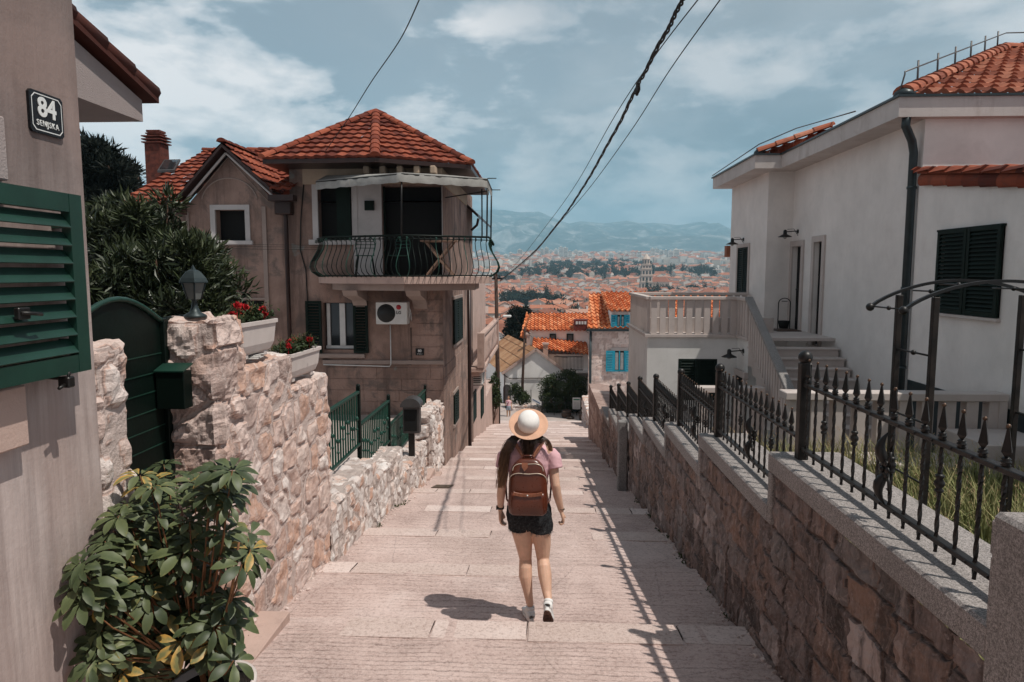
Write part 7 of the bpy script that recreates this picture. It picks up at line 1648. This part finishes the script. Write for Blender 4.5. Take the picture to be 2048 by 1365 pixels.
# hair
b = MB(); 
b.tone = .1; b.lathe([(.001,-.125),(.05,-.115),(.076,-.085),(.084,-.05),(.085,-.02),(.078,-.004),(.001,-.003)], hc+Vector((0,-.012,.0)), 18, 1, 1.05, M=Matrix.Rotation(R(38), 3, 'X'))
def strands(gd, spread0, spread1, n, tones=(.05,.7), r=.0016):
    G = [J(*g) for g in gd]
    for k in range(n):
        u = rg.normal()*.6; v = rg.normal()*.6; pts = []; rr = []; ph = rg.rand()*6
        L = rg.uniform(.82, 1.04); m_ = 9
        for i in range(m_):
            t = min(i/(m_-1)*L*(len(G)-1), len(G)-1.0001); j = int(t); f = t-j
            p0 = G[max(j-1,0)]; p1 = G[j]; p2 = G[j+1]; p3 = G[min(j+2, len(G)-1)]; p = .5*((2*p1)+(p2-p0)*f+(2*p0-5*p1+4*p2-p3)*f*f+(3*p1-p0-3*p2+p3)*f**3)
            sp = (spread0+(spread1-spread0)*i/(m_-1))*s_; wv = .007*math.sin(ph+i*.75)*i/8; pts.append(p+Vector((u*sp+wv, v*sp*.6+wv*.5, 0))); rr.append(r*(1.15-.75*i/(m_-1)))
        o0 = len(b.v); b.tube(pts, rr, 4, smooth=False); tn = [min(1, tones[0]+(tones[1]-tones[0])*(i/(m_-1))**1.3*rg.uniform(.3,1.35)+.12*rg.rand()) for i in range(m_) for _ in range(4)]; b.at[o0:] = tn
strands([(1036,873,-.06),(1022,884,-.09),(1012,905,-.10),(1006,940,-.08),(1000,976,-.07)], 7, 7, 300, (.05,1.), .0021)
strands([(1030,872,-.03),(1018,886,-.06),(1007,915,-.06),(1000,950,-.06)], 5, 6, 130, (.1,1.), .002)
strands([(1057,874,-.085),(1057,886,-.115),(1056,900,-.125),(1056,916,-.13)], 14, 6, 380, (.03,.28), .0022)
strands([(1036,873,-.07),(1030,882,-.095),(1024,894,-.10),(1019,906,-.10)], 7, 5, 110, (.03,.5), .002)
strands([(1074,871,-.06),(1086,876,-.075),(1093,881,-.08),(1099,893,-.08),(1102,903,-.075)], 5, 3, 130, (.05,.95), .0022)
strands([(1072,874,-.07),(1077,880,-.10),(1079,887,-.105)], 8, 5, 90, (.03,.3), .0022)
b.build('hair', HAIR, wm)
# hat
Mh = Matrix.Rotation(R(31), 3, 'X') @ Matrix.Rotation(R(-2), 3, 'Y'); Mh = Matrix.Rotation(R(2), 3, 'Y') @ Matrix.Rotation(R(38), 3, 'X'); bc = J(1057,850,-.03)
hat = MB(); hat.lathe([(.075,.002),(.10,-.004),(.13,-.002),(.148,.008),(.1495,.011),(.148,.012),(.13,.003),(.10,.001),(.075,.006)], bc, 48, 1, 1.02, M=Mh); ho_ = hat.build('sun_hat', STRAW, wm)
m = MB(); m.lathe([(.080,.0),(.083,.012),(.083,.04),(.079,.066),(.068,.088),(.050,.101),(.028,.107),(.001,.108)], bc, 40, 1, 1.08, M=Mh); m.build('hat_crown', STRAW_W, ho_)
# watch, bracelet
m = MB(); m.lathe([(.026,-.012),(.029,-.01),(.029,.01),(.026,.012)], wrL+Vector((0,0,.012)), 16); m.rbox(wrL+Vector((-.027,-.006,.012)), (.006,.015,.015), .003); m.build('wrist_watch', MT['iron'], wm)
m = MB(); m.lathe([(.027,-.004),(.031,0),(.027,.004)], wrR+Vector((0,0,.012)), 16, M=Matrix.Rotation(.25, 3, 'Y')); m.build('bracelet', MT['bronze'], wm)
# sneakers
def shoe(an, M, par):
    # local: y forward, z up, origin under ankle on the sole plane
    T = lambda x, y, z: an+M @ Vector((x, y, z)); m = MB(); so_ = MB()
    st = [(-.066,.020,.055,.03),(-.060,.030,.075,.02),(-.04,.035,.092,.02),(-.01,.035,.100,.02),(.02,.034,.094,.02),(.05,.036,.072,.02),(.09,.041,.056,.02),(.13,.043,.048,.02),(.16,.038,.040,.02),(.178,.022,.030,.02)]
    n = 16; vs = []
    for y, w, h, z0 in st:
        for k in range(n):
            a = 2*math.pi*k/n; c, s = math.cos(a), math.sin(a); hh = (h-z0)/2; zz = z0+hh+hh*(abs(s)**.7)*(1 if s > 0 else -1); ww = w*(abs(c)**.7)*(1 if c > 0 else -1)*(1 if s < .3 else .72+.28*(1-(s-.3)/.7)); vs.append(T(ww, y, zz))
    fs = [(i*n+k, i*n+(k+1)%n, (i+1)*n+(k+1)%n, (i+1)*n+k) for i in range(len(st)-1) for k in range(n)]+[tuple(range(n)), tuple(range((len(st)-1)*n, len(st)*n))[::-1]]
    m.add(vs, fs, smooth=True)
    ot = []
    for k in range(28):
        a = 2*math.pi*k/28; y = .057+.125*math.sin(a); w = (.034 if y < .02 else .043)*(1-.22*math.exp(-((y-.035)/.03)**2)); ot.append((w*(abs(math.cos(a))**.75)*(1 if math.cos(a) > 0 else -1), y))
    m.prism([T(x, y, .004) for x, y in ot], M @ Vector((0,0,.024)))
    sh = m.build('sneaker', CANVAS, par)
    so_.prism([T(x*.97, y, -.003) for x, y in ot], M @ Vector((0,0,.0075)))
    for k in range(9): y = -.05+k*.026; so_.prism([T(x, yy, -.007) for x, yy in ((-.024,y),(.024,y),(.024,y+.015),(-.024,y+.015))], M @ Vector((0,0,.005)))
    so_.build('rubber_sole', SOLE, sh)
    c = MB(); c.tube([an+M @ Vector((0,-.012,.085)), an+M @ Vector((0,-.012,.108))], [.037,.034], 14); c.build('collar', CANVAS, sh)
cL = Vector((anL.x, anL.y+.0, zstep(5.2)+.008)); shoe(cL, Matrix.Rotation(R(12), 3, 'Z') @ Matrix.Rotation(R(-5), 3, 'X'), wm)
MR = Matrix.Rotation(R(-6), 3, 'Z') @ Matrix.Rotation(R(-52), 3, 'X'); cR = Vector((anR.x, anR.y, anR.z))-MR @ Vector((0,-.01,.10)); shoe(cR, MR, wm)
# backpack
bp_ = thing('backpack', 'brown leather backpack with pale zips worn on the woman\'s back', 'backpack', tuple(J(1056,975,-.18)))
def bpsec(z, w, d, y0, n=28, pw=.45):
    o = []
    for k in range(n): a = 2*math.pi*k/n; c, s = math.cos(a), math.sin(a); o.append(Vector((w*(abs(c)**pw)*(1 if c > 0 else -1), y0+d*(abs(s)**pw)*(1 if s > 0 else -1), z)))
    return o
cx = J(1056,975,-.18).x; zb_ = J(1056,1026,-.18).z; zt_2 = J(1056,917,-.18).z; Hb = zt_2-zb_; yb = YW-.185
m = MB(); vs = []; n = 28; stt = [(0,.128,.045),(.03,.141,.06),(.12,.146,.068),(.35,.146,.068),(.55,.143,.064),(.7,.136,.058),(.82,.122,.052),(.9,.103,.045),(.96,.078,.036),(1,.05,.02)]
for t, w, d in stt: vs += [p+Vector((cx,0,0)) for p in bpsec(zb_+Hb*t, w, d, yb)]
m.add(vs, [(i*n+k, i*n+(k+1)%n, (i+1)*n+(k+1)%n, (i+1)*n+k) for i in range(len(stt)-1) for k in range(n)]+[tuple(range(n))[::-1], tuple(range((len(stt)-1)*n, len(stt)*n))], smooth=True); bb = m.build('bag_body', LEATHER, bp_)
m = MB(); vs = []; stt = [(.02,.118,.02),(.06,.126,.03),(.2,.128,.034),(.36,.126,.03),(.42,.12,.02)]
for t, w, d in stt: vs += [p+Vector((cx,0,0)) for p in bpsec(zb_+Hb*t, w, d, yb-.062)]
m.add(vs, [(i*n+k, i*n+(k+1)%n, (i+1)*n+(k+1)%n, (i+1)*n+k) for i in range(len(stt)-1) for k in range(n)]+[tuple(range(n))[::-1], tuple(range((len(stt)-1)*n, len(stt)*n))], smooth=True); m.build('front_pocket', LEATHER, bp_)
m = MB(); pts = [(cx+.115*math.sin(u), yb-.092-.004, zb_+Hb*.44-.018*math.cos(u*1.0)**2) for u in np.linspace(-1.2, 1.2, 9)]
for i in range(8): m.obox(pts[i], pts[i+1], .006, .026, up=(0,0,1), bev=.002)
m.build('pocket_flap', LEATHER_L, bp_)
m = MB(); m.ball((cx-.002, yb-.1, zb_+Hb*.40), .006, 8); m.build('snap', MT['signwhite'], bp_)
ZIP = plain('pale_zip', (.62,.52,.42), .35, .3)
def arcz(zc, amp, w, yo, dip):
    pts = []
    for k in range(25):
        u = -1+k/12.; x = w*math.sin(u*math.pi/2)*1.0; z = zc+amp*(1-abs(u)**2.6)-dip*math.exp(-(u/.28)**2); t = (z-zb_)/Hb; d = np.interp(t, [0,.12,.35,.55,.7,.82,.9,1], [.045,.068,.068,.064,.058,.052,.045,.02]); wd = np.interp(t, [0,.12,.35,.55,.7,.82,.9,1], [.128,.146,.146,.143,.136,.122,.103,.05])
        cs = min(1, abs(x)/wd)**(1/.45); yy = yb-d*(max(0., 1-cs*cs))**.225-.004; pts.append((cx+x, yy, z))
    return pts
m = MB(); m.tube(arcz(zb_+Hb*.60, Hb*.185, .139, 0, .012), .0032, 6); m.build('zip', ZIP, bp_)
m = MB(); m.tube(arcz(zb_+Hb*.80, Hb*.14, .112, 0, .006), .003, 6); m.build('zip', ZIP, bp_)
m = MB(); m.tube([(cx+.143, yb-.03, zb_+Hb*.42), (cx+.15, yb, zb_+Hb*.3), (cx+.148, yb+.03, zb_+Hb*.22)], .003, 6); m.build('side_zip', ZIP, bp_)
m = MB(); tp = zt_2; m.tube([(cx-.04, yb, tp-.01), (cx-.035, yb-.005, tp+.022), (cx+.035, yb-.005, tp+.022), (cx+.04, yb, tp-.01)], .007, 8); m.build('handle', LEATHER, bp_)
m = MB(); m.prism([(cx-.045, yb-.048, tp-.02), (cx+.0, yb-.048, tp-.02), (cx+.0, yb-.058, tp-.05), (cx-.024, yb-.064, tp-.08), (cx-.045, yb-.058, tp-.05)], (0,-.004,0)); m.build('leather_tag', LEATHER_L, bp_)
for sg, p0, p1 in ((-1, J(1028,884,-.085), J(1047,914,-.14)), (1, J(1086,884,-.085), J(1066,914,-.14))):
    m = MB(); q = [p0+Vector((0,.09,-.02)), p0+Vector((0,.04,.012)), p0, p0.lerp(p1, .5)+Vector((0,-.005,0)), p1]
    for i in range(4): m.obox(q[i], q[i+1], .027, .007, up=(0,-1,.25), bev=.002)
    m.build('shoulder_strap', LEATHER_L, bp_)
for sg in (-1, 1): m = MB(); m.tube([(cx+sg*.12, yb+.05, zb_+.03), (cx+sg*.165, YW-.06, zb_+.06), (cx+sg*.175, YW, zb_+.16), (cx+sg*.16, YW+.08, zb_+.26)], .008, 6); m.build('lower_strap', LEATHER, bp_)

# second person far down the steps
Yp = 39.; f0 = onY(1017, 836, Yp); h0_ = onY(1017, 791, Yp); H2 = h0_.z-f0.z; base = Vector((f0.x, Yp, zstep(Yp) if Yp < 37.4 else -6.6)); K = H2+.0
p2 = thing('person', 'person in pink patterned top and pale denim shorts standing by the white gable house', 'person', tuple(base))
def U(x, y, z): return base+Vector((x*K, y*K, z*K))
b = MB(); loft(b, [(U(0,0,.48), .09*K, .065*K), (U(0,0,.53), .1*K, .07*K), (U(0,0,.62), .075*K, .055*K), (U(0,0,.72), .095*K, .062*K), (U(0,0,.80), .1*K, .055*K), (U(0,0,.835), .04*K, .035*K)], 16)
limb(b, [U(0,0,.83), U(0,0,.88)], [.03*K,.028*K]); b.lathe([(.001,-.075*K),(.035*K,-.05*K),(.046*K,0),(.042*K,.04*K),(.001,.07*K)], U(0,0,.93), 14, 1, 1.15); b.ball(U(0,-.055,.925), .008*K, 8)
for sx in (-1, 1):
    b.ball(U(sx*.046,0,.925), .012*K, 8); limb(b, [U(sx*.095,0,.8), U(sx*.14,.02,.66), U(sx*.13,-.05,.55)], [.03*K,.024*K,.016*K]); w0 = U(sx*.13,-.05,.55)
    for k in range(4): b.tube([w0, w0+Vector((0,-.02*K,-.015*K)), w0+Vector(((k-1.5)*.006*K,-.03*K,-.045*K))], [.012*K,.009*K,.005*K], 6)
    b.tube([w0, w0+Vector((-sx*.015*K,-.03*K,-.02*K))], [.01*K,.005*K], 6)
    limb(b, [U(sx*.05,0,.5), U(sx*.055,-.01,.28), U(sx*.055,.03*sx,.05)], [.055*K,.034*K,.02*K]); 
remeshed(b, 'body', SKIN2, p2, .01, 2)
b = MB(); loft(b, [(U(0,0,.56), .102*K, .072*K), (U(0,0,.62), .088*K, .066*K), (U(0,0,.72), .105*K, .072*K), (U(0,0,.80), .108*K, .064*K), (U(0,0,.83), .05*K, .04*K)], 16)
for sx in (-1, 1): b.tube([U(sx*.07,0,.79), U(sx*.12,.01,.71)], [.042*K,.036*K], 10)
pk = NB('pink_print_cloth'); remeshed(b, 'patterned_top', pk.out(pk.ramp(pk.voro(16, pk.obj), [(.3, (.55,.12,.2)), (.55, (.7,.5,.52))]), .9), p2, .014, 1)
b = MB(); loft(b, [(U(0,0,.47), .095*K, .07*K), (U(0,0,.53), .108*K, .078*K), (U(0,0,.58), .1*K, .07*K)], 16)
for sx in (-1, 1): b.tube([U(sx*.05,0,.5), U(sx*.055,-.005,.38)], [.062*K,.058*K], 12)
remeshed(b, 'shorts', plain('pale_denim', (.3,.36,.42), .9), p2, .014, 1)
b = MB(); b.lathe([(.001,-.03*K),(.05*K,-.02*K),(.052*K,.02*K),(.04*K,.06*K),(.001,.08*K)], U(0,.01,.94), 12); b.ball(U(.0,.03,1.0), .025*K, 8); b.build('hair', HAIR, p2)
for sx in (-1, 1): b = MB(); b.rbox(U(sx*.055,-.03+.03*sx,.022), (.025*K,.065*K,.022*K), .012*K); b.build('shoe', MT['whitepaint'], p2)
m = MB(); m.tube([U(-.09,-.06,.6), U(0,-.075,.72), U(.07,-.02,.82)], .008*K, 6); m.rbox(U(-.12,-.03,.52), (.03*K,.05*K,.06*K), .015*K); one(m, 'shoulder_bag', MT['black'], 'dark bag slung across the distant person in pink', 'bag')
# ================================================================== overhead cables
def wire(pts, r, label, name='cable', group='cables strung over the street', twist=False, n=60):
    P = [onY(*p) for p in pts]; out = []
    for i in range(n+1):
        t = i/n*(len(P)-1); j = min(int(t), len(P)-2); f = t-j; p0 = P[max(j-1,0)]; p1 = P[j]; p2 = P[j+1]; p3 = P[min(j+2, len(P)-1)]
        out.append(.5*((2*p1)+(p2-p0)*f+(2*p0-5*p1+4*p2-p3)*f*f+(3*p1-p0-3*p2+p3)*f**3))
    m = MB()
    if twist:
        for ph in (0, 2.1, 4.2):
            q = [p+Vector((math.cos(ph+i*.55), 0, math.sin(ph+i*.55)))*r*1.15+Vector((math.sin(i*.37)*.4*r, 0, math.cos(i*.23)*.4*r)) for i, p in enumerate(out)]; m.tube(q, r*.8, 6)
        for k in (int(n*.33), int(n*.36), int(n*.39)): m.tube([out[k]-Vector((0,.05,0)), out[k]+Vector((.01,0,-.06)), out[k+1]], r*1.7, 6)
    else: m.tube(out, r, 6)
    tag(m.build(name, MT['cable']), label, 'cable', group)
wire([(1369,-8,6.5),(1335,60,7.2),(1281,160,8.6),(1262,200,9.4),(1196,325,12.8),(1128,432,17.5),(1060,512,24),(1000,562,34)], .013, 'thick twisted cable bundle sweeping down to the utility pole', twist=True, n=150)
wire([(1402,-8,6.5),(1310,112,8.3),(1230,232,10.5),(1150,372,14.5),(1090,455,20),(1030,530,27),(995,556,34)], .0065, 'thin cable running just right of the twisted bundle overhead')
wire([(1446,-8,6.5),(1340,140,8.2),(1262,262,10.3),(1180,375,14),(1120,445,18),(1060,515,25),(1000,564,34)], .0065, 'rightmost thin cable overhead, farthest from the twisted bundle')
wire([(842,-8,7.5),(800,80,9),(742,165,10.8),(695,240,12.6),(648,306,14.2)], .008, 'lone cable running from the top of the picture down to the pink house roof')
wire([(998,575,34),(1080,598,37),(1130,618,41),(1180,632,45)], .012, 'slack cable from the pole towards the orange roofed house')
wire([(998,590,34),(1030,612,36),(1080,625,39),(1130,640,42),(1180,668,45)], .012, 'lower slack cable from the pole crossing the orange roof')
wire([(1000,580,34),(1020,615,37),(1046,658,42.5)], .012, 'short cable from the tall pole to the thin dark pole')
wire([(1052,662,42.5),(1080,690,43),(1115,712,44.5),(1135,716,45)], .012, 'cable from the thin pole over the white gable roof')
for k, dy in enumerate((0, 4, 9)): wire([(425,488+dy,14.0),(530,490+dy,14.1),(640,491+dy,14.2)], .004, ['topmost','middle','lowest'][k]+' of three thin clotheslines across the pink house front', 'clothesline', 'clotheslines on the pink house')
